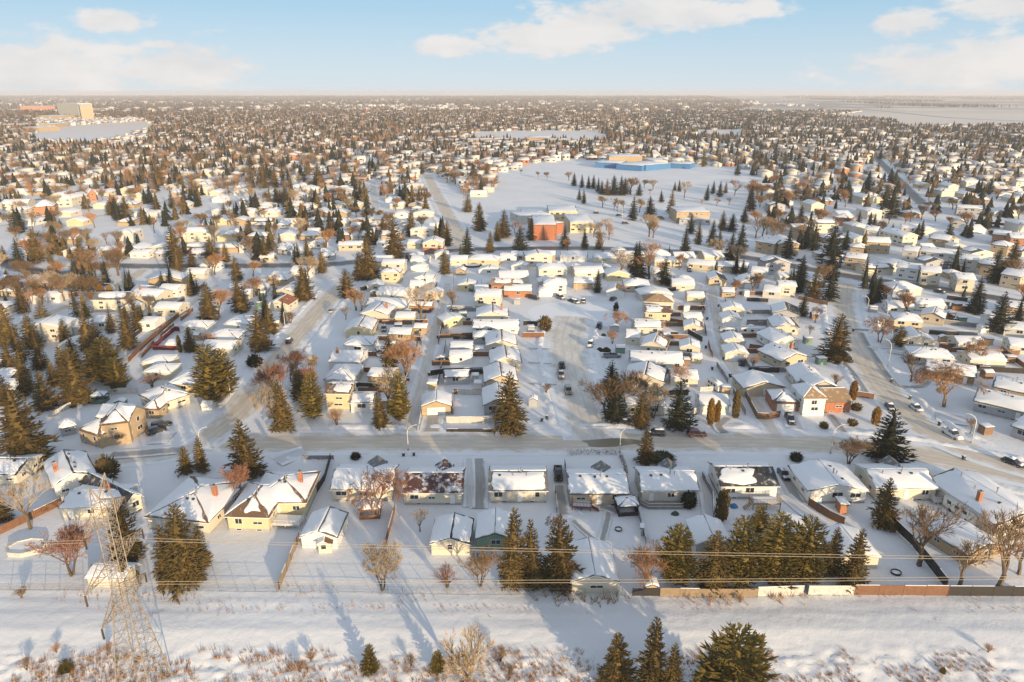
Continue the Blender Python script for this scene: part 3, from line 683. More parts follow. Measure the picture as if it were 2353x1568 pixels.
# ---------------------------------------------------------------- trees
def spike(mb, a, d, L, w, mat, up=Vector((0,0,1)), flat=.5):
    """one tapering clump of needles: a flattened double pyramid from a along d"""
    d = d.normalized(); s = d.cross(up); s = s.normalized() if s.length > 1e-4 else Vector((1,0,0)); n = s.cross(d)
    m = a + d * L * .38; vs = [a, m + s*w, m + n*w*flat, m - s*w, m - n*w*flat, a + d * L]
    mb.add(vs, [(0,2,1),(0,3,2),(0,4,3),(0,1,4),(5,1,2),(5,2,3),(5,3,4),(5,4,1)], mat)
def spruce_mesh(seed, H=10.0, rad=.22, mat='spruce_green', levels=24, nb=10, pw=.8, sub=4, base=.06, droop=-.35, core=True):
    r = random.Random(seed); mb = MB(); tops = MB()
    if core:
        K = 8; rings = []
        for i in range(9):
            t = i / 8; z = H * (base + .02 + (0.9 - base) * t); rr = H * rad * .42 * (1 - t) ** .9 + .02
            rings.append([(math.cos(6.283*k/K) * rr * r.uniform(.75, 1.2), math.sin(6.283*k/K) * rr * r.uniform(.75, 1.2), z) for k in range(K)])
        vs = [p for g in rings for p in g]; fs = [(i*K+k, i*K+(k+1)%K, (i+1)*K+(k+1)%K, (i+1)*K+k) for i in range(8) for k in range(K)]
        mb.add(vs, fs, mat)
    lop = [r.uniform(.75, 1.2) for _ in range(7)]; lean = r.uniform(-.01, .01)
    for i in range(levels):
        t = (i + r.uniform(-.3, .3)) / levels; t = max(0, t); z = H * (base + (0.97 - base) * t)
        R0 = H * rad * (1 - t) ** pw * (0.72 if t < .06 else 1)
        n = max(4, int(nb * (1 - t * .55)))
        off = r.random() * 6.28
        for k in range(n):
            a = off + 6.283 * k / n + r.uniform(-.25, .25)
            rr = R0 * r.uniform(.62, 1.14) * lop[int((a % 6.283) / .9)] + .12
            out = Vector((math.cos(a), math.sin(a), 0)); dr = droop * (1 - t) + .55 * t * t + r.uniform(-.12, .12)
            d = out + Vector((0, 0, dr)); p0 = Vector((lean * z, 0, z)) + out * rr * .12; L = rr * .92
            spike(mb, p0, d, L, rr * .085 + .05, mat)
            side = Vector((-out.y, out.x, 0)); dn = d.normalized()
            for j in range(sub):
                f = .30 + .62 * (j + r.random() * .5) / sub; s = 1 if j % 2 else -1
                q = p0 + dn * L * f; dd = dn * .8 + side * s * r.uniform(.45, .95) + Vector((0, 0, r.uniform(-.10, .40)))
                spike(mb, q, dd, L * (.52 - .30 * f) + .16, .055 * L * (1.1 - f * .5) + .04, mat, flat=.6)
            spike(mb, p0 + dn * L * .72, dn + Vector((0, 0, .45)), L * .32 + .1, .05 * L + .035, mat)
    spike(mb, Vector((lean * H, 0, H * .93)), Vector((0, 0, 1)), H * .07, .09, mat)
    return mb.mesh('crown')
def pine_mesh(seed, H=10.0, rad=.32, mat='pine_green', n=420, base=.12):
    r = random.Random(seed); mb = MB(); lobes = []
    for i in range(26):
        t = r.uniform(0, 1); z = H * (base + .10 + (.80 - base) * t); R1 = H * rad * (math.sin(math.pi * (.22 + .70 * t)) ** .8) * .62
        a = r.random() * 6.283; q = R1 * r.uniform(.25, 1.0); lobes.append((Vector((math.cos(a) * q, math.sin(a) * q, z)), H * rad * r.uniform(.42, .62) * (1.1 - .4 * t)))
    lobes.append((Vector((0, 0, H * .9)), H * rad * .34))
    for c, R1 in lobes:
        m = int(n * (R1 / (H * rad)) ** 1.3 * .42)
        for k in range(m):
            d = Vector((r.gauss(0, 1), r.gauss(0, 1), r.gauss(.25, .9))).normalized(); p = c + Vector((d.x, d.y, d.z * .75)) * R1 * r.uniform(.35, .85)
            spike(mb, p, d + Vector((r.uniform(-.4,.4), r.uniform(-.4,.4), .45)), R1 * r.uniform(.38, .6), R1 * .12, mat, flat=.8)
    return mb.mesh('crown')
def column_mesh(seed, H=10.0, rad=.13, mat='cedar_gold', n=520):
    r = random.Random(seed); mb = MB()
    for k in range(n):
        t = r.random(); a = r.random() * 6.283; R1 = H * rad * (min(1, (1 - t) * 3.2) ** .6) * (.82 + .18 * min(1, t * 6)) * r.uniform(.45, .95)
        spike(mb, Vector((math.cos(a) * R1, math.sin(a) * R1, H * (.01 + .9 * t))), Vector((math.cos(a) * .28, math.sin(a) * .28, 1)), H * .12, H * .016, mat, flat=.8)
    K = 8; vs = []; 
    for i in range(8):
        t = i / 7; rr = H * rad * .62 * min(1, (1 - t) * 3 + .05) ** .6
        vs += [(math.cos(6.283*k/K) * rr, math.sin(6.283*k/K) * rr, H * .95 * t) for k in range(K)]
    mb.add(vs, [(i*K+k, i*K+(k+1)%K, (i+1)*K+(k+1)%K, (i+1)*K+k) for i in range(7) for k in range(K)], mat)
    return mb.mesh('crown')
def ball_mesh(seed, mat='shrub_dark', n=620, sq=.8):
    r = random.Random(seed); mb = MB()
    for k in range(n):
        d = Vector((r.gauss(0, 1), r.gauss(0, 1), r.gauss(.1, 1))).normalized(); p = Vector((d.x, d.y, d.z * sq + sq)) * .5 * r.uniform(.5, .95) * (.8 + .3 * noise.noise(d * 2.2 + Vector((seed, 0, 0)))) + Vector((0, 0, .05))
        spike(mb, p, d + Vector((r.uniform(-.4,.4), r.uniform(-.4,.4), .5)), r.uniform(.12, .24), .03, mat, flat=.8)
    K = 10; vs = []
    for i in range(7):
        t = math.pi * (i + .3) / 6.6; vs += [(math.cos(6.283*k/K) * .30 * math.sin(t), math.sin(6.283*k/K) * .30 * math.sin(t), .5 * sq - .32 * sq * math.cos(t) + .05) for k in range(K)]
    mb.add(vs, [(i*K+k, i*K+(k+1)%K, (i+1)*K+(k+1)%K, (i+1)*K+k) for i in range(6) for k in range(K)], mat)
    return mb.mesh('crown')
def bare_meshes(seed, H=10.0, spread=.55, mat='twig_brown', weep=0.0, multi=3, thick=1.0, depth=6, trunk=.16, fan=3):
    """trunk + limbs, and the twig crown, as two meshes"""
    r = random.Random(seed); tm, cm = MB(), MB()
    def seg(mb, a, b, r0, r1, mt): mb.tube(a, b, r0, r1, mt, 5 if r0 > .05 else 3, cap=False)
    def grow(p, d, L, rad, lv):
        bend = Vector((r.uniform(-1,1), r.uniform(-1,1), r.uniform(-.3,.6))) * .16
        m = p + d * L * .5; d2 = (d + bend + Vector((0, 0, -weep * lv * .12))).normalized(); e = m + d2 * L * .5
        mb = tm if lv <= 2 else cm; mt = 'bark' if lv <= 1 else mat
        seg(mb, p, m, rad, rad * .82, mt); seg(mb, m, e, rad * .82, rad * .66, mt)
        if lv >= depth: return
        n = fan if lv < depth - 1 else fan + 1
        for k in range(n + (lv == 0)):
            ang = r.random() * 6.283; sp = spread * r.uniform(.55, 1.25)
            side = d2.orthogonal().normalized(); side.rotate(Matrix.Rotation(ang, 3, d2))
            nd = (d2 + side * sp + Vector((0, 0, .16 - weep * .1 * lv))).normalized()
            src = e if k < 2 or lv < 1 else m.lerp(e, r.uniform(0, .9))
            grow(src, nd, L * r.uniform(.62, .86), max(.012 * thick, rad * r.uniform(.46, .62)), lv + 1)
    for k in range(multi):
        a = 6.283 * k / multi + r.random(); q = .12 if multi > 1 else 0
        grow(Vector((math.cos(a) * q, math.sin(a) * q, -.15)), Vector((math.cos(a) * (.22 if multi > 1 else 0), math.sin(a) * (.22 if multi > 1 else 0), 1)).normalized(), H * (.24 if multi > 1 else .27), H * .012 * thick * (1.0 if multi > 1 else 1.6), 0)
    zt = max(v[2] for v in cm.v); s = H / zt
    for mb in (tm, cm): mb.v = [(x * s, y * s, z * s) for x, y, z in mb.v]
    return tm.mesh('trunk'), cm.mesh('crown')
def trunk_mesh(H, h, r0, mat='bark'):
    mb = MB(); mb.sweep([(0,0,-.3),(0.02,0,H*h*.4),(0,.02,H*h*.8),(0,0,H*h)], [r0*1.25, r0, r0*.8, r0*.3], mat, 8); return mb.mesh('trunk')
PROTO = {}
def protos():
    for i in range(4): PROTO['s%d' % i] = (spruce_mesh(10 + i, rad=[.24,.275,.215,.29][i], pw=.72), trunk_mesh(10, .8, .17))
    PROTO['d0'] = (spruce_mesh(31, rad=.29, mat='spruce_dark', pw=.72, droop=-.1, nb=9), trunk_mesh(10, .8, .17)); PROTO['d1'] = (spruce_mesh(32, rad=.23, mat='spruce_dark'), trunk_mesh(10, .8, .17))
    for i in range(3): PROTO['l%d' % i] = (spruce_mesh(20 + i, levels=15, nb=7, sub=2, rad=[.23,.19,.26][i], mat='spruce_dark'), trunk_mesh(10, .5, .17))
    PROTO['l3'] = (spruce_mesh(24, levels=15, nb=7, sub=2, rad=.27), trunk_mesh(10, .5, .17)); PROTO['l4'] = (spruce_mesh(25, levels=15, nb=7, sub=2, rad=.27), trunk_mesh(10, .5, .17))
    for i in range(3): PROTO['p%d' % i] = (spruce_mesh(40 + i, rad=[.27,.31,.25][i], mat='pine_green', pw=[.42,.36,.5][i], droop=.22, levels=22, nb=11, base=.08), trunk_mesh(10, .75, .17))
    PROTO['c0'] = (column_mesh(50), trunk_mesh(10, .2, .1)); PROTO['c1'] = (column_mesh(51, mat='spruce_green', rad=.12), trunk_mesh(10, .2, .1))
    PROTO['b0'] = (ball_mesh(60), None); PROTO['b1'] = (ball_mesh(61, 'spruce_green', sq=1.0), None); PROTO['b2'] = (ball_mesh(62, 'cedar_gold', sq=1.25), None); PROTO['b3'] = (ball_mesh(63, 'twig_brown', sq=.8), None)
    for c, mt in (('r', 'twig_red'), ('o', 'twig_orange'), ('t', 'twig_tan'), ('w', 'twig_brown'), ('g', 'twig_grey')):
        for i, (sp, mu, we) in enumerate([(.62, 3, 0), (.55, 1, 0), (.5, 2, .9)]):
            tr, cr = bare_meshes(70 + i + 7 * ord(c), H=10, spread=sp, mat=mt, multi=mu, weep=we, thick=1.5, depth=6)
            PROTO[c + 'b%d' % i] = (cr, tr)
        tr, cr = bare_meshes(170 + ord(c), H=10, spread=.75, mat=mt, multi=6, thick=1.5, depth=4); PROTO[c + 'sh'] = (cr, tr)
        tr, cr = bare_meshes(270 + ord(c), H=10, spread=.55, mat=mt, multi=1, thick=1.9, depth=5, fan=4); PROTO[c + 'lo'] = (cr, tr)
protos()
TREES = []
NAMES = {'s': ('spruce_tree', 'spruce'), 'd': ('spruce_tree', 'spruce'), 'l': ('spruce_tree', 'spruce'), 'p': ('pine_tree', 'pine'), 'c': ('columnar_shrub', 'shrub'), 'b': ('round_shrub', 'shrub')}
def tree(key, p, H, label, rnd, wide=1.0, group=None):
    cr, tr = PROTO[key]
    bare = len(key) > 2
    name, cat = ('bare_shrub', 'shrub') if key.endswith('sh') else ('bare_tree', 'tree') if bare else NAMES[key[0]]
    o = thing(name, label, cat, p, rnd.random() * 6.283, group or {'bare_tree': 'leafless trees among the houses', 'spruce_tree': 'spruces among the houses'}.get(name, name.replace('_', ' ') + 's in the yards'))
    s = H / 10.0 if key[0] != 'b' or bare else H
    if key[0] == 'b' and not bare: o.scale = (wide, wide, H)
    else: o.scale = (s * wide, s * wide, s)
    o.rotation_euler.x = rnd.uniform(-.035, .035); o.rotation_euler.y = rnd.uniform(-.035, .035)
    link('crown', cr, o)
    if tr: link('trunk', tr, o)
    TREES.append((p[0], p[1], H)); return o
# ---------------------------------------------------------------- cars
def loft(mb, st, mat, caps=True):
    """st: stations (x, [(y,z)...] half section from bottom centre to top centre) mirrored"""
    rings = []
    for x, sec in st: rings.append([(x, y, z) for y, z in sec] + [(x, -y, z) for y, z in reversed(sec)])
    n = len(rings[0]); vs = [p for g in rings for p in g]
    fs = [(i*n+k, (i+1)*n+k, (i+1)*n+(k+1)%n, i*n+(k+1)%n) for i in range(len(rings)-1) for k in range(n)]
    if caps: fs += [tuple(range(n)), tuple(range((len(rings)-1)*n, len(rings)*n))[::-1]]
    mb.add(vs, fs, mat)
CARS = {}
def car_meshes(kind, paint):
    k = (kind, paint)
    if k in CARS: return CARS[k]
    pm = 'paint_' + paint; L = {'sedan': 4.6, 'suv': 4.7, 'pickup': 5.6, 'van': 5.3}[kind]; W = .92 if kind != 'van' else .98
    zb = {'sedan': .82, 'suv': .98, 'pickup': 1.02, 'van': 1.1}[kind]; zt = {'sedan': 1.42, 'suv': 1.72, 'pickup': 1.82, 'van': 2.0}[kind]
    def sec(w, z0, z1): return [(0, z0), (w*.9, z0), (w, z0+.15), (w, z1-.16), (w*.92, z1-.02), (0, z1)]
    body = MB(); h = L / 2; hood = zb - .06
    loft(body, [(-h, sec(W*.84, .42, zb-.16)), (-h+.12, sec(W*.95, .30, zb-.02)), (-h+.7, sec(W, .27, zb)), (0, sec(W, .25, zb)), (h-1.3, sec(W, .25, zb)), (h-.55, sec(W*.97, .27, hood-.04)), (h-.1, sec(W*.90, .32, hood-.16)), (h, sec(W*.80, .42, hood-.28))], pm)
    cab = {'sedan': (-h+.75, -h+1.25, h-2.1, h-1.35), 'suv': (-h+.12, -h+.4, h-2.0, h-1.25), 'pickup': (-h+2.2, -h+2.35, h-2.25, h-1.55), 'van': (-h+.1, -h+.25, h-1.5, h-.8)}[kind]
    gl = MB(); cs = lambda w1, w2, z0, z1: [(0, z0), (w1, z0), (w2, z1), (0, z1)]
    x0, x1, x2, x3 = cab
    loft(gl, [(x0, cs(W*.88, W*.84, zb-.05, zb)), (x1, cs(W*.9, W*.76, zb-.05, zt-.06)), (x2, cs(W*.9, W*.76, zb-.05, zt-.06)), (x3, cs(W*.88, W*.84, zb-.05, zb))], 'glass')
    rf = MB(); loft(rf, [(x1-.04, cs(W*.77, W*.72, zt-.08, zt-.03)), (x1+.25, cs(W*.785, W*.70, zt-.08, zt)), (x2-.3, cs(W*.785, W*.70, zt-.08, zt)), (x2+.05, cs(W*.77, W*.72, zt-.08, zt-.03))], pm)
    for xx in (x1 + (x2-x1) * .5, x1 + .05, x2 - .04):
        for s in (1, -1): rf.add([(xx-.05, s*W*.905, zb-.02), (xx+.05, s*W*.905, zb-.02), (xx+.05, s*W*.77, zt-.05), (xx-.05, s*W*.77, zt-.05), (xx-.05, s*W*.86, zb-.02), (xx+.05, s*W*.86, zb-.02), (xx+.05, s*W*.72, zt-.05), (xx-.05, s*W*.72, zt-.05)], [(0,1,2,3),(7,6,5,4),(0,3,7,4),(1,5,6,2)], pm)
    if kind == 'pickup':
        for s in (1, -1): body.box(-h+.1, s*W*.94-.05, zb-.03, -h+2.2, s*W*.94+.05, zb+.12, pm)
        body.box(-h+.03, -W*.9, zb-.03, -h+.1, W*.9, zb+.12, pm)
    wh = MB(); wh.tube((0,-.11,0),(0,.11,0),.34,.34,'rubber',16); wh.tube((0,-.12,0),(0,.12,0),.2,.2,'metal_grey',10)
    hl = MB(); hl.box(-.06,-.17,-.07,.03,.17,.07,'headlight'); tl = MB(); tl.box(-.03,-.12,-.13,.05,.12,.13,'taillight')
    sn = MB(); sn_a = (x1, x2); loft(sn, [(x1-.02, cs(W*.74, W*.60, zt-.02, zt+.03)), (x1+.25, cs(W*.74, W*.60, zt-.02, zt+.13)), (x2-.3, cs(W*.74, W*.60, zt-.02, zt+.13)), (x2, cs(W*.72, W*.6, zt-.02, zt+.02))], 'roof_snow')
    sh = MB(); loft(sh, [(h-1.15, cs(W*.8, W*.7, hood, hood+.09)), (h-.35, cs(W*.8, W*.7, hood-.1, hood+.04))], 'roof_snow')
    CARS[k] = dict(body=body.mesh('body', True), glass=gl.mesh('windows'), roof=rf.mesh('cabin_roof'), wheel=wh.mesh('wheel'), hl=hl.mesh('headlight'), tl=tl.mesh('taillight'), snow=sn.mesh('snow', True), hoodsnow=sh.mesh('snow', True), L=L, W=W, zb=zb)
    return CARS[k]
def car(kind, paint, p, rz, label, snowy=True, group='parked cars'):
    m = car_meshes(kind, paint); nm = {'sedan': 'parked_car', 'suv': 'parked_car', 'pickup': 'pickup_truck', 'van': 'parked_van'}[kind]
    o = thing(nm, label, {'pickup': 'pickup truck', 'van': 'van'}.get(kind, 'car'), (p.x, p.y, .05), rz, group)
    link('body', m['body'], o); link('windows', m['glass'], o); r = link('cabin_roof', m['roof'], o)
    if snowy: link('snow', m['snow'], r); link('snow', m['hoodsnow'], r)
    h = m['L'] / 2
    for sx in (-h + .95, h - .95):
        for s in (1, -1): link('wheel', m['wheel'], o, (sx, s * m['W'] * .93, .34))
    for s in (1, -1): link('headlight', m['hl'], o, (h - .05, s * .6, m['zb'] - .36)); link('taillight', m['tl'], o, (-h, s * .68, m['zb'] - .32))
    return o
# ---------------------------------------------------------------- street lamps, fences, bins
LAMP = {}
def lamp(p, H, rz, label, long=2.6):
    k = (round(H, 1), long)
    if k not in LAMP:
        mb = MB(); pts = [(0,0,0),(0,0,H*.35),(0,0,H*.7)] + [(long * (1 - math.cos(t)) , 0, H*.7 + H*.3 * math.sin(t)) for t in (.3, .6, .9, 1.2, 1.5)]
        mb.sweep(pts, [.13,.11,.095,.08,.075,.07,.06,.06], 'lamp_pole', 8); hd = MB(); hd.box(long*.93-.1, -.14, H*.985, long*.93+.6, .14, H*1.012, 'metal_grey')
        bs = MB(); bs.tube((0,0,-.1),(0,0,.35),.28,.2,'foundation',8)
        LAMP[k] = (mb.mesh('pole', True), hd.mesh('lamp_head'), bs.mesh('base'))
    o = thing('street_lamp', label, 'street lamp', (p.x, p.y, 0), rz, 'curved street lamps'); a = LAMP[k]
    link('pole', a[0], o); link('lamp_head', a[1], o); link('base', a[2], o); return o
FN = 0
def fence(pts, h, mat, label, style='board', step=2.4, cat='fence'):
    global FN
    pts = [T(*p) for p in pts]; o = thing({'board': 'wooden_fence', 'chain': 'wire_fence', 'panel': 'panel_fence', 'hedge': 'hedge'}[style], label, cat, tuple(pts[0]), 0, 'yard fences'); b0 = pts[0]
    posts = []; pb = MB(); rnd = random.Random(FN); FN += 1
    for i in range(len(pts) - 1):
        a, b = pts[i] - b0, pts[i+1] - b0; d = b - a; L = d.length; n = max(1, int(L / step)); u = d / L; s = Vector((-u.y, u.x, 0)) * .025; up = Vector((0,0,1))
        for k in range(n + (i == len(pts) - 2)): posts.append(a + d * k / n)
        if style == 'chain':
            for z in (.08, h*.52, h - .04): pb.tube(a + up*z, b + up*z, .02, .02, mat, 4)
            m_ = int(L / .45)
            for k in range(m_):
                q = a + d * k / m_; pb.tube(q + up*.05, q + u*.45 + up*(h-.05), .007, .007, mat, 3, False); pb.tube(q + up*(h-.05), q + u*.45 + up*.05, .007, .007, mat, 3, False)
        else:
            for k in range(n):
                q0, q1 = a + d * k / n + u*.05, a + d * (k+1) / n - u*.05; hh = h + rnd.uniform(-.04, .04)
                vs = [q0 - s, q1 - s, q1 + s, q0 + s]; vs = [v + up*.05 for v in vs] + [v + up*hh for v in vs]
                pb.add(vs, [(3,2,1,0),(4,5,6,7),(0,1,5,4),(1,2,6,5),(2,3,7,6),(3,0,4,7)], mat)
                if rnd.random() < .55:
                    s2 = s * 2.2; vs = [q0 - s2, q1 - s2, q1 + s2, q0 + s2]; vs = [v + up*(hh-.005) for v in vs] + [v + up*(hh+.07) for v in vs]
                    pb.add(vs, [(4,5,6,7),(0,1,5,4),(1,2,6,5),(2,3,7,6),(3,0,4,7)], 'roof_snow')
    obj('panel' if style != 'chain' else 'wire_mesh', pb, o)
    pm = MB(); r = .05 if style != 'chain' else .035; pm.box(-r, -r, -.2, r, r, h + .08, 'metal_grey' if style == 'chain' else mat); me = pm.mesh('post')
    for q in posts[:95]: link('post', me, o, q)
    return o
def hedge(pts, h, w, label, mat='twig_grey'):
    pts = [T(*p) for p in pts]; b0 = pts[0].copy(); o = None; mb = MB(); rnd = random.Random(5)
    for i in range(len(pts) - 1):
        a, b = pts[i] - b0, pts[i+1] - b0; L = (b-a).length
        for k in range(int(L * 55)):
            q = a.lerp(b, rnd.random()) + Vector((rnd.uniform(-w,w)*.5, rnd.uniform(-w,w)*.5, rnd.uniform(0, h*.75)))
            spike(mb, q, Vector((rnd.uniform(-.6,.6), rnd.uniform(-.6,.6), 1)), .38, .035, mat, flat=.8)
    o = obj('hedge', mb, None, b0); tag(o, label, 'hedge'); return o
BIN = None
def bin_(p, label):
    global BIN
    if BIN is None:
        a = MB(); a.add([(-.22,-.25,.1),(.22,-.25,.1),(.22,.25,.1),(-.22,.25,.1),(-.3,-.33,1.0),(.3,-.33,1.0),(.3,.33,1.0),(-.3,.33,1.0)], [(3,2,1,0),(4,5,6,7),(0,1,5,4),(1,2,6,5),(2,3,7,6),(3,0,4,7)], 'bin_dark')
        l = MB(); l.box(-.33,-.38,1.0,.33,.36,1.08,'bin_dark'); l.box(-.3,-.3,1.08,.3,.3,1.16,'roof_snow')
        w = MB(); w.tube((-.28,.3,.12),(.28,.3,.12),.12,.12,'rubber',8); BIN = (a.mesh('body'), l.mesh('lid'), w.mesh('wheels'))
    o = thing('waste_bin', label, 'bin', (p.x, p.y, 0), random.Random(p.x).random()*6, 'wheeled waste bins'); link('body', BIN[0], o); link('lid', BIN[1], o); link('wheel', BIN[2], o)
# ---------------------------------------------------------------- the near houses: (row phrase, lines)
FRONT = [  # label | data   (back row of lots, between the wide street and the wire fence)
 "white house with white roof slope and dark snow-patched slope beside the round spruce|house c1 345 268 655 178 13 3.6 y 1.8 white black FE chiml",
 "low cream bungalow wing with full snow roof behind the steel tower top|house c1 385 408 800 398 8.5 2.8 x 1.2 cream grey FF",
 "long cream house with bare black roof slope beside the low snow-roofed wing|house c1 838 385 965 322 17 3.0 y 1.5 cream black BF chiml",
 "cream house with broad snow roof and small brick chimney behind the twin backyard spruces|house c1 960 463 1395 505 15 3.0 h 2.0 cream brown FEFF chim",
 "yellow hip-roofed house with brown bare roof edges and orange chimney|house c2 -60 376 338 370 12 3.4 h 2.3 yellow brown FFFE chim",
 "yellow front wing with brown roof edge beside the hip-roofed yellow house|house c1 1495 462 1800 470 12 3.3 h 2.2 yellow brown PFFE",
 "cream bungalow with bare reddish tree growing before its right end|house c2 488 281 918 277 10 3.0 x 1.7 cream grey FF bg",
 "cream bungalow whose near roof slope is dark maroon with frost streaks|house c2 972 304 1386 304 10 3.0 x 1.7 cream maroon BF bg",
 "cream bungalow with snow roof left of the dark car on the narrow driveway|house c2 1552 291 1957 290 10 3.0 x 1.7 cream grey EF",
 "beige bungalow with dark red deck and black gazebo in its yard|house c3 375 309 795 309 9.6 3.0 x 1.6 beige grey FF bg",
 "bungalow with grey octagonal deck and shadow across its snow roof|house c3 860 291 1262 291 9.6 3.0 x 1.7 pale grey FF bg",
 "white bungalow with half bare black roof slope and raised wooden deck|house c3 1390 259 1796 259 10 3.2 x 1.7 white black PF",
 "white gabled house with black ridge line beside the parked dark sedan|house c4 263 295 682 292 10.5 3.0 y 1.5 white black FF",
 "cream bungalow with snow roof behind the dark backyard spruce|house c4 720 276 1152 276 10 3.0 x 1.6 cream grey FF bg",
 "long snow-roofed house with brown chimney box beside the white motorhome|house c4 1530 525 1900 470 17 3.2 y 1.8 pale grey FF chiml",
 "white cottage cut by the picture edge near the big left spruce|house c1 -150 180 108 186 9 2.8 x 1.5 cream black EF",
 "double garage with open white door and dark bare roof edge|garage c2 287 601 546 606 8.2 2.4 y 1.4 white grey FE door",
 "cream double garage with one rear window and black ridge strip|garage c2 1158 646 1437 650 8.2 2.4 y 1.3 cream black FE",
 "garage with pale green rear wall beside the cream double garage|garage c2 1464 611 1730 611 8.2 2.4 y 1.2 green black FF",
 "large cream garage beside the three tall spruces near the wire fence|garage c3 390 902 722 900 10.5 2.5 y 1.4 cream grey FF",
 "garage with plain snow roof half hidden behind the pine row|garage c3 1225 655 1480 655 8.0 2.4 y 1.3 pale grey FF",
 "snow-roofed garage almost hidden behind the rounded pines|garage c4 90 652 362 648 8.5 2.4 y 1.3 pale grey FF",
 "cream-fronted garage behind the two spruces at the pine row end|garage c4 480 742 762 735 8.5 2.4 y 1.3 cream grey FF",
 "snow-roofed garage behind the brown bare trees by the dark fence|garage c4 1340 725 1590 650 9.0 2.4 y 1.3 tan grey FF",
 "small cream garden shed beside the open-door garage|shed c2 402 656 512 648 2.8 1.9 y .7 cream brown FB",
 "small tan shed tucked against the tan back fence|shed c3 890 932 985 930 2.4 1.9 y .5 tan grey FF nowin",
 "narrow grey locker shed standing against the side fence|shed c3 855 545 888 548 1.6 1.7 f .2 grey grey F nowin",
 "small orange shed with snow roof beside the blue tarp|shed c4 483 388 550 390 3.0 2.0 f .2 orange black F nowin",
 "low cream shed with curved snow roof behind the steel tower|shed c1 560 868 830 892 4.5 1.8 x 1.0 cream brown FF nowin",
]
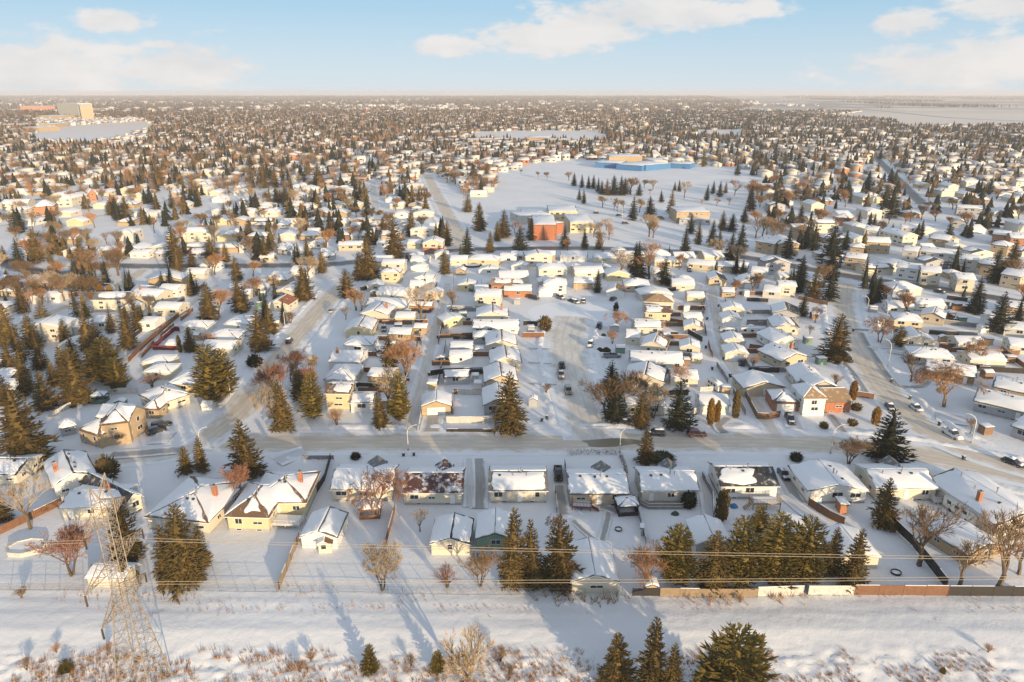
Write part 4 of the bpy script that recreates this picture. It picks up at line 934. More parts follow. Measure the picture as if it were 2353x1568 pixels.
ROWS = [
 ('house', 'from the near end of the diagonal street row', [
  "b2 530 955 738 958 8 5.0 x 1.2 yellow brown PF", "b2 522 850 765 856 12 3.0 h 1.9 cream grey FFFF", "b2 560 708 822 712 10 3.0 x 1.7 white grey FF chiml",
  "b2 682 577 918 580 9 3.0 h 1.6 white black FFFF", "b2 690 462 915 462 12 3.0 y 1.8 yellow brown FE", "b2 800 335 1038 345 12 3.0 y 1.8 cream grey FE chim",
  "b2 850 262 1190 275 10 3.0 x 1.6 cream grey FF", "b2 935 165 1195 182 9 3.0 x 1.6 white grey FF"]),
 ('garage', 'up the first back lane, west side', [
  "b2 730 1030 925 1028 7 2.8 x 1.4 white grey EF", "b2 865 820 1075 830 7 2.4 x 1.2 tan grey FF", "b2 1030 490 1215 494 7 2.4 x 1.1 tan grey FF", "b2 1083 360 1245 362 7 2.5 x 1.1 yellow grey FF",
  "b2 1228 440 1338 444 5 2.3 x .9 tan grey FF", "b2 1190 265 1380 270 5 2.4 x .9 orange grey FF", "b2 1320 165 1415 175 7 2.4 y 1 yellow grey FF"]),
 ('garage', 'up the first back lane, east side', [
  "b2 1288 1060 1535 1052 7.5 2.6 y 1.5 tan grey FF door", "b2 1465 830 1680 824 5.5 2.4 x 1.0 grey black EF", "b2 1508 672 1702 668 6.5 2.4 x .9 white grey FF",
  "b2 1515 600 1704 598 6.5 2.3 x .9 white grey FF", "b2 1470 396 1655 366 7 2.4 y 1.3 yellow brown FE"]),
 ('shed', 'from the wide street beside the first back lane', [
  "b2 1335 880 1415 882 3.2 2.0 f .2 yellow grey F nowin", "b2 1685 820 1748 820 2.2 1.9 f .2 pale grey F nowin", "b2 1705 882 1778 882 2.6 1.7 f .2 white grey F nowin", "b2 1715 612 1790 612 3 1.8 f .2 white grey F nowin"]),
 ('house', 'up the cul-de-sac street, west side', [
  "b2 1776 1050 2045 1042 11 3.2 y 1.9 grey grey FF", "b2 1786 868 2060 860 11 3.1 y 1.9 beige brown FE", "b2 1832 722 2090 716 11 3.1 y 1.9 cream brown FE",
  "b2 1798 584 2052 580 11 3.1 y 1.9 cream brown FE", "b2 1690 440 2070 440 9 3.1 x 1.5 white grey FF", "b2 1718 352 1985 350 10 3.1 y 1.7 cream brown FE chim", "b2 1706 190 1925 194 10 4.6 x 1.4 cream grey FF"]),
 ('house', 'up the cul-de-sac street, east side', [
  "b3 890 1060 1215 1060 10 3.2 x 1.7 cream grey FF", "b3 872 838 1200 872 11 3.2 y 1.9 cream black FE", "b3 922 702 1355 716 9.5 3.2 x 1.6 white grey FF", "b3 1006 578 1216 602 10 3.2 y 1.9 cream brown FP",
  "b3 888 514 1010 520 8 3.0 x 1.5 cream grey FF", "b3 950 438 1186 442 9.5 3.2 x 1.5 cream grey EF", "b3 1038 318 1255 325 9 4.8 x 1.4 yellow brown PF", "b3 1032 235 1278 242 9.5 5.0 h 2.0 cream tan BFBF"]),
 ('garage', 'up the second back lane, west side', [
  "b3 1468 1046 1716 1052 7.5 2.6 x 1.4 white grey FF", "b3 1240 832 1470 842 7.0 2.5 x 1.2 cream grey FF", "b3 1312 595 1484 606 7 2.5 y 1.3 cream grey FE", "b3 1343 432 1502 442 7 2.5 y 1.4 cream brown FP",
  "b3 1343 360 1502 362 6.5 2.4 x 1.0 white grey FF", "b3 1370 192 1517 196 7 2.5 x 1.1 yellow grey FF", "b3 1408 672 1496 676 4 2.0 x .7 yellow grey FF"]),
 ('garage', 'up the second back lane, east side', [
  "b3 1668 645 1868 650 7.5 2.5 y 1.4 cream grey FE door", "b3 1658 546 1840 552 7.5 2.5 y 1.4 cream grey FE", "b3 1645 375 1808 380 7.5 2.5 y 1.4 white grey FE door", "b3 1648 295 1830 302 7.5 2.5 y 1.4 cream grey FE", "b3 1643 160 1758 164 6.5 2.4 x 1.1 tan grey EF"]),
 ('house', 'up the right curving street, west side', [
  "b4 225 866 470 872 11 3.2 y 1.9 cream grey FF", "b4 105 706 330 668 11 3.2 y 1.9 beige brown FE chim", "b4 40 562 262 546 11 3.2 y 1.8 white grey FE",
  "b4 40 438 258 446 11 3.2 y 1.8 cream black FP", "b4 32 325 260 342 11 3.2 y 1.8 grey black FB", "b3 1962 150 2110 165 9 3.0 x 1.6 pale grey FF", "b4 78 108 232 116 8 4.6 x 1.2 cream grey FF", "b3 1815 915 2150 905 9 3.0 y 1.7 beige brown FF"]),
 ('garage', 'attached left of the two-tone brick house', ["b4 38 1022 262 1030 8 2.7 h 1.8 brick brown EFEE door"]),
 ('house', 'up the right curving street, east side', [
  "b4 1898 1205 2250 1330 11 3.2 x 1.7 grey grey FF", "b4 1605 1010 2060 1115 11 3.3 x 1.8 grey grey FF", "b4 1760 900 2070 965 9 3.1 x 1.6 tan black FF", "b4 1228 770 1640 832 9.5 3.1 x 1.7 brown grey FF",
  "b4 1115 660 1480 690 9 3.1 h 1.7 pale grey FFFF", "b4 1052 535 1330 552 10 3.1 y 2.0 cream tan FP", "b4 1585 692 1885 700 8 2.8 x 1.3 cream grey FF", "b4 1492 566 1722 572 8 2.7 x 1.3 pale grey FF",
  "b4 985 378 1225 398 9 3.1 h 1.9 yellow grey FFFF", "b4 1185 340 1392 372 10 3.1 y 1.7 beige grey FE", "b4 935 276 1160 290 9 3.1 x 1.5 white grey FF", "b4 1155 255 1402 266 8 3.1 x 1.5 white grey FF", "b4 965 200 1152 222 8 3.1 x 1.4 yellow grey FF",
  "b4 1895 580 2110 600 8 2.8 x 1.5 cream grey FF", "b4 1850 440 2100 470 9 3 x 1.5 pale grey FF", "b4 1840 270 2070 300 9 3 x 1.5 tan grey FF"]),
 ('house', 'from the left around the cul-de-sac head', [
  "b3 -70 150 158 152 8 3.0 x 1.6 orange rust FF", "b2 1835 100 2010 104 9 4.4 x 1.6 orange tan PF", "b3 240 96 435 98 9 4.6 h 1.8 white tan FPFF", "b3 205 150 362 152 7 2.7 h 1.5 white grey FFFF door",
  "b3 478 88 640 92 9 3.0 x 1.6 tan grey FF", "b3 735 152 885 160 8 2.8 y 1.6 white brown FB door", "b3 870 110 1090 116 10 3.1 h 2.2 beige grey FFFF", "b3 1250 100 1440 106 9 3 x 1.5 cream grey FF",
  "b3 1540 60 1690 64 8 3 y 1.5 beige black FB", "b3 1790 88 1950 84 8 3 y 1.6 grey grey FE door", "b2 1570 110 1730 110 8 2.8 y 1.4 yellow grey FE"]),
 ('house', 'west of the diagonal street, from the near end', [
  "b1 1110 1078 1245 1082 9 3.0 h 1.7 tan brown EEEE", "b1 1235 1048 1500 960 11 3.2 h 2.0 cream brown FEEF",
  "b1 1305 884 1560 884 11 3.0 h 1.7 yellow grey FFFF", "b1 1565 604 1830 606 8 3.0 x 1.5 cream grey FF", "b1 1590 528 1860 532 10 3.0 h 1.8 white black FFFF", "b1 1750 408 1965 412 9 3.0 h 1.8 white black FFFF",
  "b2 85 255 255 262 9 3.0 y 1.8 cream rust FB", "b2 125 160 305 172 10 3.0 y 1.8 cream grey FE", "b2 90 62 245 66 9 3.0 h 1.7 tan grey FFFF"]),
 ('garage', 'along the far left lane, counted from the near end', [
  "b1 1112 788 1340 792 7 2.3 h 1.2 cream grey FFFF", "b1 1100 716 1320 720 7 2.3 h 1.3 yellow grey FFFF", "b1 1395 432 1630 434 7 2.4 h 1.2 white grey FFFF", "b1 1290 570 1440 572 5 2.0 x .8 pale grey FF",
  "b1 1080 398 1215 402 7 3.2 x .9 white grey FF", "b1 1195 285 1400 292 8 3.0 x 1.3 cream grey FF", "b1 1010 185 1240 200 9 4.2 x 1.8 cream tan FP chiml", "b1 1020 150 1130 155 8 3 x 1.4 white grey FF", "b1 1230 140 1390 145 8 4.2 x 1.3 white grey FF", "b1 940 290 1060 290 7 3 y 1.4 cream grey FE", "b1 560 440 700 430 8 3 x 1.4 pale grey FF", "b1 720 400 850 395 8 3 x 1.3 pale grey FF"]),
 ('house', 'below the far left spruce cluster', [
  "b1 -130 830 75 842 8 3.0 x 1.5 tan black FF", "b1 -110 930 120 925 8 3.0 x 1.5 grey black FF", "b1 -100 740 135 700 8 3.0 x 1.5 grey grey FF", "b1 460 1235 600 1205 5 2.6 h 1.2 grey grey FFFF"]),
 ('house', 'from the left just below the dark collector road', [
  "b2 0 70 70 75 8 3 x 1.4 cream grey FF", "a1 1440 1515 1600 1518 8 3 x 1.4 pale grey FF", "a2 100 1545 240 1550 9 3 x 1.5 pale black FE",
  "a2 260 1500 430 1505 9 3 x 1.5 white grey FF", "a2 975 1442 1165 1444 8 5.0 x 1.2 cream grey FF", "a2 972 1512 1132 1514 7 4.8 h 1.3 yellow brown EEEE", "a2 1205 1415 1350 1418 8 3 x 1.4 white grey FF", "a2 1208 1470 1335 1474 6 2.4 y 1.3 white grey FE door",
  "a2 1228 1560 1392 1562 7 2.5 y 1.5 white grey FE", "a2 1515 1412 1660 1414 8 3 x 1.4 cream grey FF", "a2 1655 1408 1905 1418 9 3 h 1.7 yellow grey FFFF", "a2 1740 1492 1902 1496 6.5 2.5 y 1.4 white grey FE", "a2 1560 1498 1640 1500 6 2.4 y 1.2 tan grey FE",
  "a2 1905 1395 2050 1398 8 3 x 1.5 white grey FF", "a3 -20 1378 140 1384 8 3 x 1.5 cream grey FF", "a3 145 1372 345 1376 8 3 x 1.4 tan grey FF", "a3 375 1382 595 1388 9 3 x 1.6 white grey FF", "a3 628 1394 832 1402 9 3 h 1.7 cream grey FFFF",
  "a3 -10 1460 118 1466 6.5 2.5 y 1.4 white grey FE", "a3 193 1468 330 1472 6.5 2.5 x 1.1 yellow grey FF", "a3 412 1478 548 1482 6.5 2.5 y 1.5 white grey FE", "a3 638 1478 768 1486 6.5 2.5 y 1.4 pale grey FE",
  "a3 1112 1420 1338 1428 9 3.2 x 1.5 yellow grey FF", "a3 1365 1440 1590 1462 9 3.2 x 1.5 yellow grey FE", "a3 1608 1462 1862 1476 9 3.2 x 1.5 beige grey FF", "a3 1098 1500 1240 1504 6 2.5 x 1 cream grey FF", "a3 1543 1538 1660 1542 6 2.5 y 1.3 cream grey FE", "a3 1785 1560 1950 1564 6 2.5 y 1.3 grey grey FE", "a3 1868 1500 2010 1512 8 3 x 1.4 pale grey FF", "a3 350 1445 412 1447 4 2 x .8 orange grey FF", "a3 900 1440 1010 1444 7 3 x 1.2 tan grey FF"]),
 ('house', 'from the left just above the dark collector road', [
  "a1 760 1340 975 1332 8 3.2 x 1.4 yellow grey FF", "a1 1005 1362 1165 1366 9 3.2 x 1.4 white grey FF", "a1 1203 1362 1352 1364 9 3.2 x 1.4 grey grey FF", "a1 1478 1356 1622 1358 9 3.2 x 1.4 white grey FF", "a1 1560 1456 1690 1462 8 3 x 1.3 white grey FF", "a2 160 1330 260 1336 8 3.2 x 1.5 grey black FF", "a2 262 1342 385 1346 8 4.2 x 1.5 white black FF",
  "a2 400 1285 522 1290 8 3.2 y 1.6 white black FE", "a2 638 1300 842 1296 8 3.4 x 1.4 beige grey FF chiml", "a2 940 1280 1040 1284 8 3 x 1.4 white grey FF", "a2 1180 1282 1292 1284 8 3 x 1.4 yellow grey FF", "a2 1300 1284 1470 1284 11 4.4 y 2.2 cream grey FE bb"]),
]
def describe(t, kind):
    wall, roof, snow, ax, he = t[9], t[10], t[11], t[7], float(t[6])
    w = {'brick': 'orange brick', 'pale': 'off-white', 'darkgrey': 'dark grey'}.get(wall, wall)
    k = {'house': 'two-storey house' if he > 4 else 'bungalow' if ax == 'x' else 'hip-roofed house' if ax == 'h' else 'gabled house', 'garage': 'garage', 'shed': 'shed'}[kind]
    s = 'snow-covered roof' if 'B' not in snow and 'P' not in snow else ROOFNAME.get(roof, roof) + ' roof showing through snow'
    return w, k, s
ROOFNAME = {'rust': 'rust-brown'}
ROWC = {}
def near_houses():
    sd = 100
    for ln in FRONT:
        lab, dat = ln.split('|'); kind, rest = dat.split(' ', 1)
        place_house(rest, kind, {'house': 'house', 'garage': 'garage', 'shed': 'garden_shed'}[kind], lab, GROUPW[kind], 2, sd); sd += 1
    for kind, ph, lines in ROWS:
        cnt = 0
        for ln in lines:
            t = ln.split()
            if kind == 'house' and float(t[6]) < 4: t[6] = '%.2f' % (float(t[6]) - .35); ln = ' '.join(t)
            w, k, s = describe(t, kind); he = float(t[5]) if False else float(t[6])
            kd = kind
            if kind == 'house' and he < 2.75: kd = 'garage'; k = 'garage'
            lab = '%s %s, %s %s' % (w, k, nth(cnt), ph) if len(lines) > 1 else '%s %s %s' % (w, k, ph); cnt += 1
            lod = 2 if ln[0] == 'b' and float(t[4 if False else 3]) > 0 and float(t[2]) > 500 else 1
            h = place_house(ln, kd, {'house': 'house', 'garage': 'garage', 'shed': 'garden_shed'}[kd], lab, GROUPW[kd], lod, sd); sd += 1; ROWC.setdefault(ph, []).append(h)
near_houses()
# ---------------------------------------------------------------- hand-placed trees: key tile x ybase ytop | label
NT = """
s0 c2 1440 860 -190|x
"""
TREEL = [
 ("s1 D 1412 1590 1450 1.1", "small dark spruce on the bottom slope, left of the trio"), ("s0 D 1490 1640 1416 .9", "tallest slim spruce of the trio on the bottom slope"),
 ("s2 D 1537 1640 1468 .8", "narrow spruce right of the tallest one on the bottom slope"), ("p1 D 1660 1668 1437 1.1", "broad dark conifer with ragged crown at the bottom edge"),
 ("s3 D 1620 1650 1500 1", "short conifer leaning against the broad one at the bottom edge"),
 ("p2 D 850 1552 1480 1", "lone small pine standing in dry grass on the bottom slope"), ("p0 D 1008 1545 1496 1.2", "low bushy pine in dry grass beside a pale leafless tree"),
 ("s0 D 1177 1348 1160 .92", "leftmost of the three spruces by the cream garage"), ("s2 D 1224 1350 1190 .85", "slim middle one of the three spruces by the cream garage"), ("s1 D 1287 1350 1180 .95", "rightmost of the three spruces by the cream garage"),
 ("s1 D 300 1288 1143 1.0", "spruce behind the arms of the steel tower"), ("s3 D 432 1338 1148 1.0", "big golden-lit spruce in the yard right of the tower"), ("s0 D 386 1335 1203 1.05", "shorter spruce joined to the big one right of the tower"), ("s1 D 462 1300 1205 .9", "right shoulder spruce of the clump right of the tower"),
 ("p1 D 1553 1342 1212 1.15", "first rounded pine at the left end of the pine row"), ("s1 D 1637 1350 1216 1.15", "pointed spruce second in the pine row"), ("p0 D 1700 1345 1188 1.08", "tall pine third in the pine row"), ("p2 D 1768 1340 1168 1.22", "tallest broad pine in the middle of the pine row"),
 ("p1 D 1842 1340 1190 1.05", "rounded pine right of the tallest in the pine row"), ("s2 D 1905 1318 1206 1.05", "slim spruce near the right end of the pine row"), ("s0 D 1955 1342 1208 1.1", "last spruce with bare lower trunk in the pine row"), ("p0 D 1740 1225 1160 1.1", "dark bushy pine behind the pine row"),
 ("s1 D 2030 1208 1095 1.0", "dark spruce before the snow-roofed bungalow and dark fence"), ("s2 D 1483 1066 980 1.15", "spruce on the near verge of the wide street"), ("d0 D 2035 1062 938 1.3", "large nearly black spruce at the street corner"),  # street corner spruce: shade on it is put into the darker needle colour
 ("s1 D 570 1092 960 1.1", "big golden spruce beside the wide street bend"), ("s3 D 430 1086 1022 1.1", "shorter of the twin spruces by the street bend"), ("s0 D 462 1082 1000 1.05", "taller of the twin spruces by the street bend"),
 ("s3 D 68 1066 878 1.2", "largest golden spruce at the left edge"), ("s1 D 5 1195 1120 1.2", "spruce cut by the left edge near the brown fence"),
 ("s1 D 104 765 690 1.1", "b"), ("s0 D 62 905 800 1", "b"), ("s2 D 95 850 760 1", "b"), ("s3 D 182 925 795 1.25", "b"), ("p1 D 252 882 775 1.25", "b"), ("s3 D 30 870 780 1.2", "b"), ("s1 D 75 800 720 1.2", "b"), ("s3 D 105 940 850 1.2", "b"), ("s1 D 232 835 745 1.2", "b"), ("s1 D 5 930 850 1.2", "b"), ("s0 D 320 760 690 1.2", "b"), ("p0 D 275 900 820 1.2", "b"), ("s1 D 45 1000 900 1.1", "b"), ("s0 D 175 860 770 1.2", "b"), ("s2 D 125 888 820 1", "b"), ("s3 D 152 790 730 1.1", "b"), ("s1 D 206 805 715 1.1", "b"), ("s2 D 257 765 710 1", "b"), ("s0 D 297 802 700 1.1", "b"), ("s2 D 48 830 740 1", "b"), ("s1 D 20 790 690 1", "b"), ("s1 D 150 880 790 1.1", "b"), ("p0 D 215 880 800 1.1", "b"),
 ("s1 D 484 735 645 1.1", "c"), ("s3 D 553 715 632 1.2", "c"), ("s1 D 438 808 745 1", "c"), ("p1 D 490 925 790 1.15", "c"), ("p0 D 520 905 800 1.1", "c"), ("s1 D 598 806 705 1.1", "c"), ("s3 D 622 765 702 1.2", "c"), ("s3 D 700 690 608 1.2", "c"), ("s3 D 797 682 615 1.3", "c"), ("s2 D 56 720 650 1", "c"),
 ("s3 D 652 985 865 .95", "d"), ("p2 D 690 925 848 1.1", "d"), ("p0 D 722 962 852 1.0", "d"), ("s0 D 875 984 895 1.1", "d"), ("p2 D 918 968 852 1.1", "d"), ("s1 D 896 848 765 1.0", "d"),
 ("s1 D 1173 988 848 1.1", "e"), ("d1 D 1412 968 850 1.1", "e"), ("d0 D 1403 905 826 1", "e"), ("s1 D 1472 982 900 1.1", "e"), ("d0 D 1560 990 866 .95", "e"),
 ("s3 D 1918 828 718 1.3", "f"), ("d1 D 1373 672 618 1.1", "f"), ("d0 D 1525 655 590 1.1", "f"), ("d1 D 1468 640 552 1.2", "f"),
 ("p0 D 2065 798 748 1.2", "g"), ("d1 D 2240 720 632 1.2", "g"), ("d0 D 2292 765 668 1.1", "g"), ("d1 D 2338 745 680 1.1", "g"), ("d1 D 2285 650 568 1.2", "g"), ("d1 D 1905 692 600 1", "g"), ("s1 D 1868 690 620 1.1", "g"), ("d0 D 2320 640 590 1.2", "g"),
]
PH = {'b': 'of the dense spruce cluster by the far left lane', 'c': 'among spruces left of the diagonal street', 'd': 'among conifers between diagonal street and first lane', 'e': 'among the corner-lot spruces along the wide street', 'f': 'among spruces around the cul-de-sac', 'g': 'among dark spruces beyond the right curving street'}
AT = {  # tile lists: base x, base y, top y
 'a3': ("485,830,720 550,845,735 600,850,745 637,855,740 675,880,760 705,900,785 745,905,770 800,905,740 855,905,745 882,900,762 525,945,845 565,970,855 995,910,800 945,1100,900 1080,1080,905 1245,1050,855 1170,960,860 1275,870,795 1310,875,780 1525,945,810 1575,895,785 1625,915,785 1672,890,795 1650,1180,1020 1720,1190,1040 1400,1205,1045 1460,1290,1110 1560,1300,1090 1625,1330,1165 1710,1410,1180 1790,1340,1110 1870,1030,810 1820,1120,990 1355,1400,1150 965,1510,1265 415,1310,1130 568,1320,1165 680,1325,1185 150,1255,1075 60,1340,1150 1292,640,575 1765,750,620 1905,715,610 1500,680,540", 'in the snowy park around the two schools'),
 'a2': ("1500,1300,1095 1655,1365,1150 1760,1180,950 1835,1350,1180 1890,1260,1100 1940,1240,1010 1662,1035,890 240,1010,830 485,1010,870 380,990,920 400,1180,1050 850,1130,985 845,1210,1080 1010,1230,1070 1090,1405,1060 1215,1225,1010 890,1560,1200 815,1568,1340 1485,1520,1325 520,1510,1330 440,1480,1320 310,1450,1360 80,1420,1210 410,780,610 490,830,650 715,770,620 790,690,600 935,750,640 965,720,600 1135,740,610 1300,740,620 1285,1000,850 1330,1030,890 860,960,870 810,960,890 1510,700,610 1710,800,640 1810,800,640 60,850,640 150,840,660 220,840,680 1185,1420,1350 570,1230,1120 610,1220,1110 395,1090,1060", 'near the beige street leading up to the field'),
 'a1': ("150,1200,980 150,1440,1230 290,1430,1140 400,1440,1310 660,1480,1220 625,1400,1290 710,1350,1200 930,1100,900 870,1060,940 1000,1090,900 1230,1070,900 1350,1010,870 1450,960,830 1550,950,840 1390,1440,1120 1405,1568,1330 1510,1470,1310 1660,1400,1220 1770,1430,1270 1860,1568,1370 1770,1100,960 1850,1110,970 1960,1230,1080 1245,830,600 1130,850,680 760,860,740 500,640,550 410,660,560 170,690,590 40,1420,1290 560,1390,1300 60,1568,1480", 'in the left neighbourhood above the dark collector road'),
 'a4': ("700,1200,1020 830,1140,1040 150,1400,1160 360,1340,1110 480,1460,1120 600,1330,1170 490,1568,1250 960,1080,760 900,1060,820 250,1130,970 960,1250,1120 1240,1420,1310 1400,1440,1360 1760,1520,1330 1900,1520,1240 1730,900,750 610,720,560 780,880,710 850,760,640 1120,780,680 1400,870,780 880,620,520 980,630,540 1100,650,590 1160,650,570 1230,700,580 1400,650,560 1860,650,560 1630,680,600 1200,1230,1090 1410,1270,1110 430,720,590 500,700,600", 'in the right neighbourhood beyond the collector road'),
}
BARE = [  # key, D base x, base y, top y, wide, label
 ("rb0",165,1322,1213,1.35,"spreading reddish leafless tree beside the octagonal pool"), ("tb0",880,1357,1250,1.0,"pale many-stemmed leafless tree against the wire fence"), ("wb0",1104,1348,1256,1.0,"reddish-brown leafless tree left of the three backyard spruces"),
 ("rsh",1028,1352,1302,1.1,"low reddish bare shrub by the wire fence"), ("tlo",1078,1600,1450,.9,"tall pale leafless tree on the bottom slope"), ("gb1",965,1222,1172,1.1,"small dark bare tree in the yard left of the cream garage"), ("ob0",1490,1350,1255,1.1,"orange-lit bare tree left of the pine row"),
 ("rb2",862,1190,1078,1.0,"red-tinged leafless tree before the bungalow beside the gazebo"), ("rb0",545,1158,1062,.8,"reddish bare tree between the broad roof and the hip-roofed house"), ("tb1",70,1215,1100,1.0,"tan leafless tree behind the brown left fence"), ("wb1",2112,1300,1140,1.2,"brown leafless tree overhanging the dark side fence"),
 ("wb1",2290,1365,1185,1.25,"largest brown leafless tree in the bottom right yard"), ("wb1",2205,1345,1225,1.2,"brown leafless tree left of the largest one by the dark fence"), ("ob1",2340,1320,1200,1.2,"orange-brown bare tree at the right edge above the dark fence"),
 ("rb0",676,865,802,1.3,"dense red bare tree beside the diagonal street"), ("tb2",634,975,872,.55,"white-stemmed birch at the street corner, leaning stems"), ("rb0",640,920,830,1.2,"red bare tree behind the leaning birch"), ("rb0",700,905,835,1.1,"purple-grey bare tree beside the corner spruces"), ("ob0",936,866,775,1.2,"orange-lit bare tree beside the first back lane"),
 ("tb1",968,742,652,1.2,"tan leafless tree by the far end of the first back lane"), ("ob2",1415,755,712,1.3,"orange bare shrub-tree on the cul-de-sac corner"), ("osh",1407,790,757,1.0,"small brown bare shrub beside the white car on the cul-de-sac"), ("tb0",1500,962,882,1.1,"tan leafless tree behind the corner-lot spruces"), ("wb0",1395,960,858,1.3,"grey-brown leafless tree behind the pair of corner spruces"), ("wb0",1450,930,850,1.2,"brown bare tree beside the gabled house on the cul-de-sac"),
 ("tb1",892,950,845,1.0,"birch between the white garage and corner pine"), ("wb0",1950,1068,1002,1.3,"dark bare tree leaning beside the nearly black corner spruce"), ("ob2",2170,935,835,1.4,"golden birch with drooping twigs on the right snowfield"), ("wb1",2093,877,812,1.2,"round brown leafless tree on the right corner lawn"), ("ob2",2020,788,722,1.1,"weeping birch beside the right curving street"),
 ("rb1",1873,742,700,1.3,"small tree with red berries west of the right curving street"), ("gb1",1860,775,748,1.2,"tiny bare tree below the red-berry tree"), ("wb1",2228,1000,963,1.3,"small flat-topped bare tree beside the curved lamp"), ("gb1",795,735,705,1.2,"small bare tree beside the diagonal street gate"), ("ob2",2250,840,775,1.1,"golden-brown bare tree behind the cream garden building"),
 ("tb0",120,682,620,1.2,"first pale leafless tree inside the curved left street"), ("tb0",165,680,625,1.2,"second pale leafless tree inside the curved left street"), ("wb0",215,690,628,1.3,"brown leafless tree inside the curved left street"), ("wb0",30,680,630,1.4,"brown leafless tree at the left edge below the collector road"), ("osh",1730,845,815,1.0,"orange bare shrub in the fenced yard on the second lane"), ("osh",1562,885,840,1.3,"snow-dusted bare shrub beside the second lane garages"),
 ("rsh",350,890,862,1.6,"low row-like reddish shrub behind the bungalow fence"), ("osh",480,800,760,1.2,"bare shrub behind the hip-roofed houses on the left"), ("ob0",590,680,635,1.2,"orange bare tree behind left-side bungalows"), ("rb2",1270,1225,1180,.6,"thin bare tree behind the gazebo fence"), ("wsh",1255,905,880,1.1,"low bare shrub before the cul-de-sac driveways"),
]
SHRUBS = [("c0",1631,976,916,1.0,"gold-lit column shrub, left one of the corner pair"),("c0",1646,972,920,.9,"gold-lit column shrub, right one of the corner pair"),("c1",1690,960,896,1.0,"lone dark column shrub beside the second back lane"),
 ("c1",288,1340,1292,1.2,"olive column shrub beside the curved-roof shed"),("c1",322,1345,1310,.8,"narrow column shrub by the wire fence near the tower"),("osh",774,979,938,1.1,"rust-coloured oval shrub before the two-storey corner house"),
 ("b1",1252,760,722,7,"round green tree on the cul-de-sac corner lawn"),("b0",586,842,808,7,"round dark shrub left of the diagonal street"),("b0",1828,1058,1035,4.2,"round black shrub before the white gabled house"),("b0",817,1055,1036,3.4,"round dark green shrub on the verge of the wide street"),
 ("b0",1582,1165,1124,4.6,"round dark shrub beside the grey octagonal deck"),("b1",250,1102,1045,7,"round golden spruce between two left houses"),("c1",1655,1195,1125,1.5,"bushy upright cedar beside the raised wooden deck"),("wsh",668,745,715,1.3,"large round brown shrub behind the diagonal street lamp"),
 ("wsh",1920,885,856,1.1,"round brown shrub on the right curving street corner"),("c0",1958,920,875,1.3,"gold column shrub behind the brick house"),("c0",2010,975,935,1.6,"tall clipped shrub right of the brick house"),("b1",1966,943,925,4,"small clipped bush right of the brick house"),("b1",1958,978,962,3.5,"small clipped bush before the brick house"),("b1",1893,984,968,3.3,"low round bush on the brick house lawn"),
 ("wsh",1040,700,662,.8,"dark bare hedge-ball at the far lane end"),("c0",238,700,650,1.2,"first gold column shrub by the left street lamp"),("c0",257,697,655,1.2,"second gold column shrub by the left street lamp"),("b0",1520,1058,1042,9,"low wide juniper behind the octagonal-deck bungalow"),("b0",1415,715,690,3,"dark bush before the cul-de-sac bungalow"),
 ("b0",880,962,945,3,"dark low bush before the white corner garage"),("wsh",275,1020,990,1.3,"brown shrub before the two-storey turret house"),("wb1",1520,640,600,1.2,"brown round tree below the collector road"),("c1",415,810,770,.9,"dark slim cedar inside the red fence")]
def hand_trees():
    rnd = random.Random(3); cnt = {}
    for spec, lab in TREEL:
        k, t, x, y, yt, wd = spec.split(); p = P(float(x), float(y)); H = height_to(p, float(yt))
        if len(lab) == 1:
            c = cnt.get(lab, 0); cnt[lab] = c + 1
            kind = 'rounded conifer' if k[0] == 'p' else 'pointed spruce'; lab = '%s %s, %s %s' % ('tall' if H > 14 else 'medium' if H > 9 else 'short', kind, nth(c), PH[lab])
        tree(k, p, max(2, H), lab, rnd, float(wd))
    for tile, (txt, ph) in AT.items():
        L = sorted([tuple(map(float, q.split(','))) for q in txt.split()])
        for i, (x, yb, yt) in enumerate(L):
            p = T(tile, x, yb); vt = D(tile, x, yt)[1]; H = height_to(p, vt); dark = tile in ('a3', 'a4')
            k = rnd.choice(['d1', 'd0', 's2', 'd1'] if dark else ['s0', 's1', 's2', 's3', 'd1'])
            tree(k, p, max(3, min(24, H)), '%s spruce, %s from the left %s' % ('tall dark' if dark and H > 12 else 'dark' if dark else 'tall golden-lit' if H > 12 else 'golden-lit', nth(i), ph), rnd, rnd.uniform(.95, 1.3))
    for k, x, yb, yt, wd, lab in BARE:
        p = P(x, yb); tree(k, p, max(1.2, height_to(p, yt)), lab, rnd, wd)
    for k, x, yb, yt, wd, lab in SHRUBS:
        p = P(x, yb); H = max(1.0, height_to(p, yt)); tree(k, p, H, lab, rnd, wd * (.75 if k[0] == 'b' else 1.0))
hand_trees()
# bare trees of the park, from the a3 tile
def park_bare():
    rnd = random.Random(8)
    L = "445,790,715 205,765,715 275,780,720 70,735,700 710,1000,905 800,1015,920 825,1030,930 875,1045,935 930,900,755 1035,850,775 1105,860,775 1080,900,850 1350,930,790 1745,910,770 1890,880,775 1075,1230,1040 1105,1240,1110 760,1255,1110 1605,990,920 1700,990,920 1485,985,930 1000,1040,930 1075,1560,1250 1010,1000,930 60,1240,1120 20,1200,1100 850,1560,1330 1610,1400,1240 1960,1240,1060 1910,1240,1080 640,1230,1120 690,1220,1100 740,1180,1080"
    L = sorted([tuple(map(float, q.split(','))) for q in L.split()])
    for i, (x, yb, yt) in enumerate(L):
        p = T('a3', x, yb); tree(rnd.choice(['tlo', 'ob1', 'wb1', 'wlo', 'tb1']), p, max(3, height_to(p, D('a3', x, yt)[1])), 'bare tree, %s from the left among the leafless park trees' % nth(i), rnd, rnd.uniform(1.0, 1.3), 'leafless park trees')
park_bare()

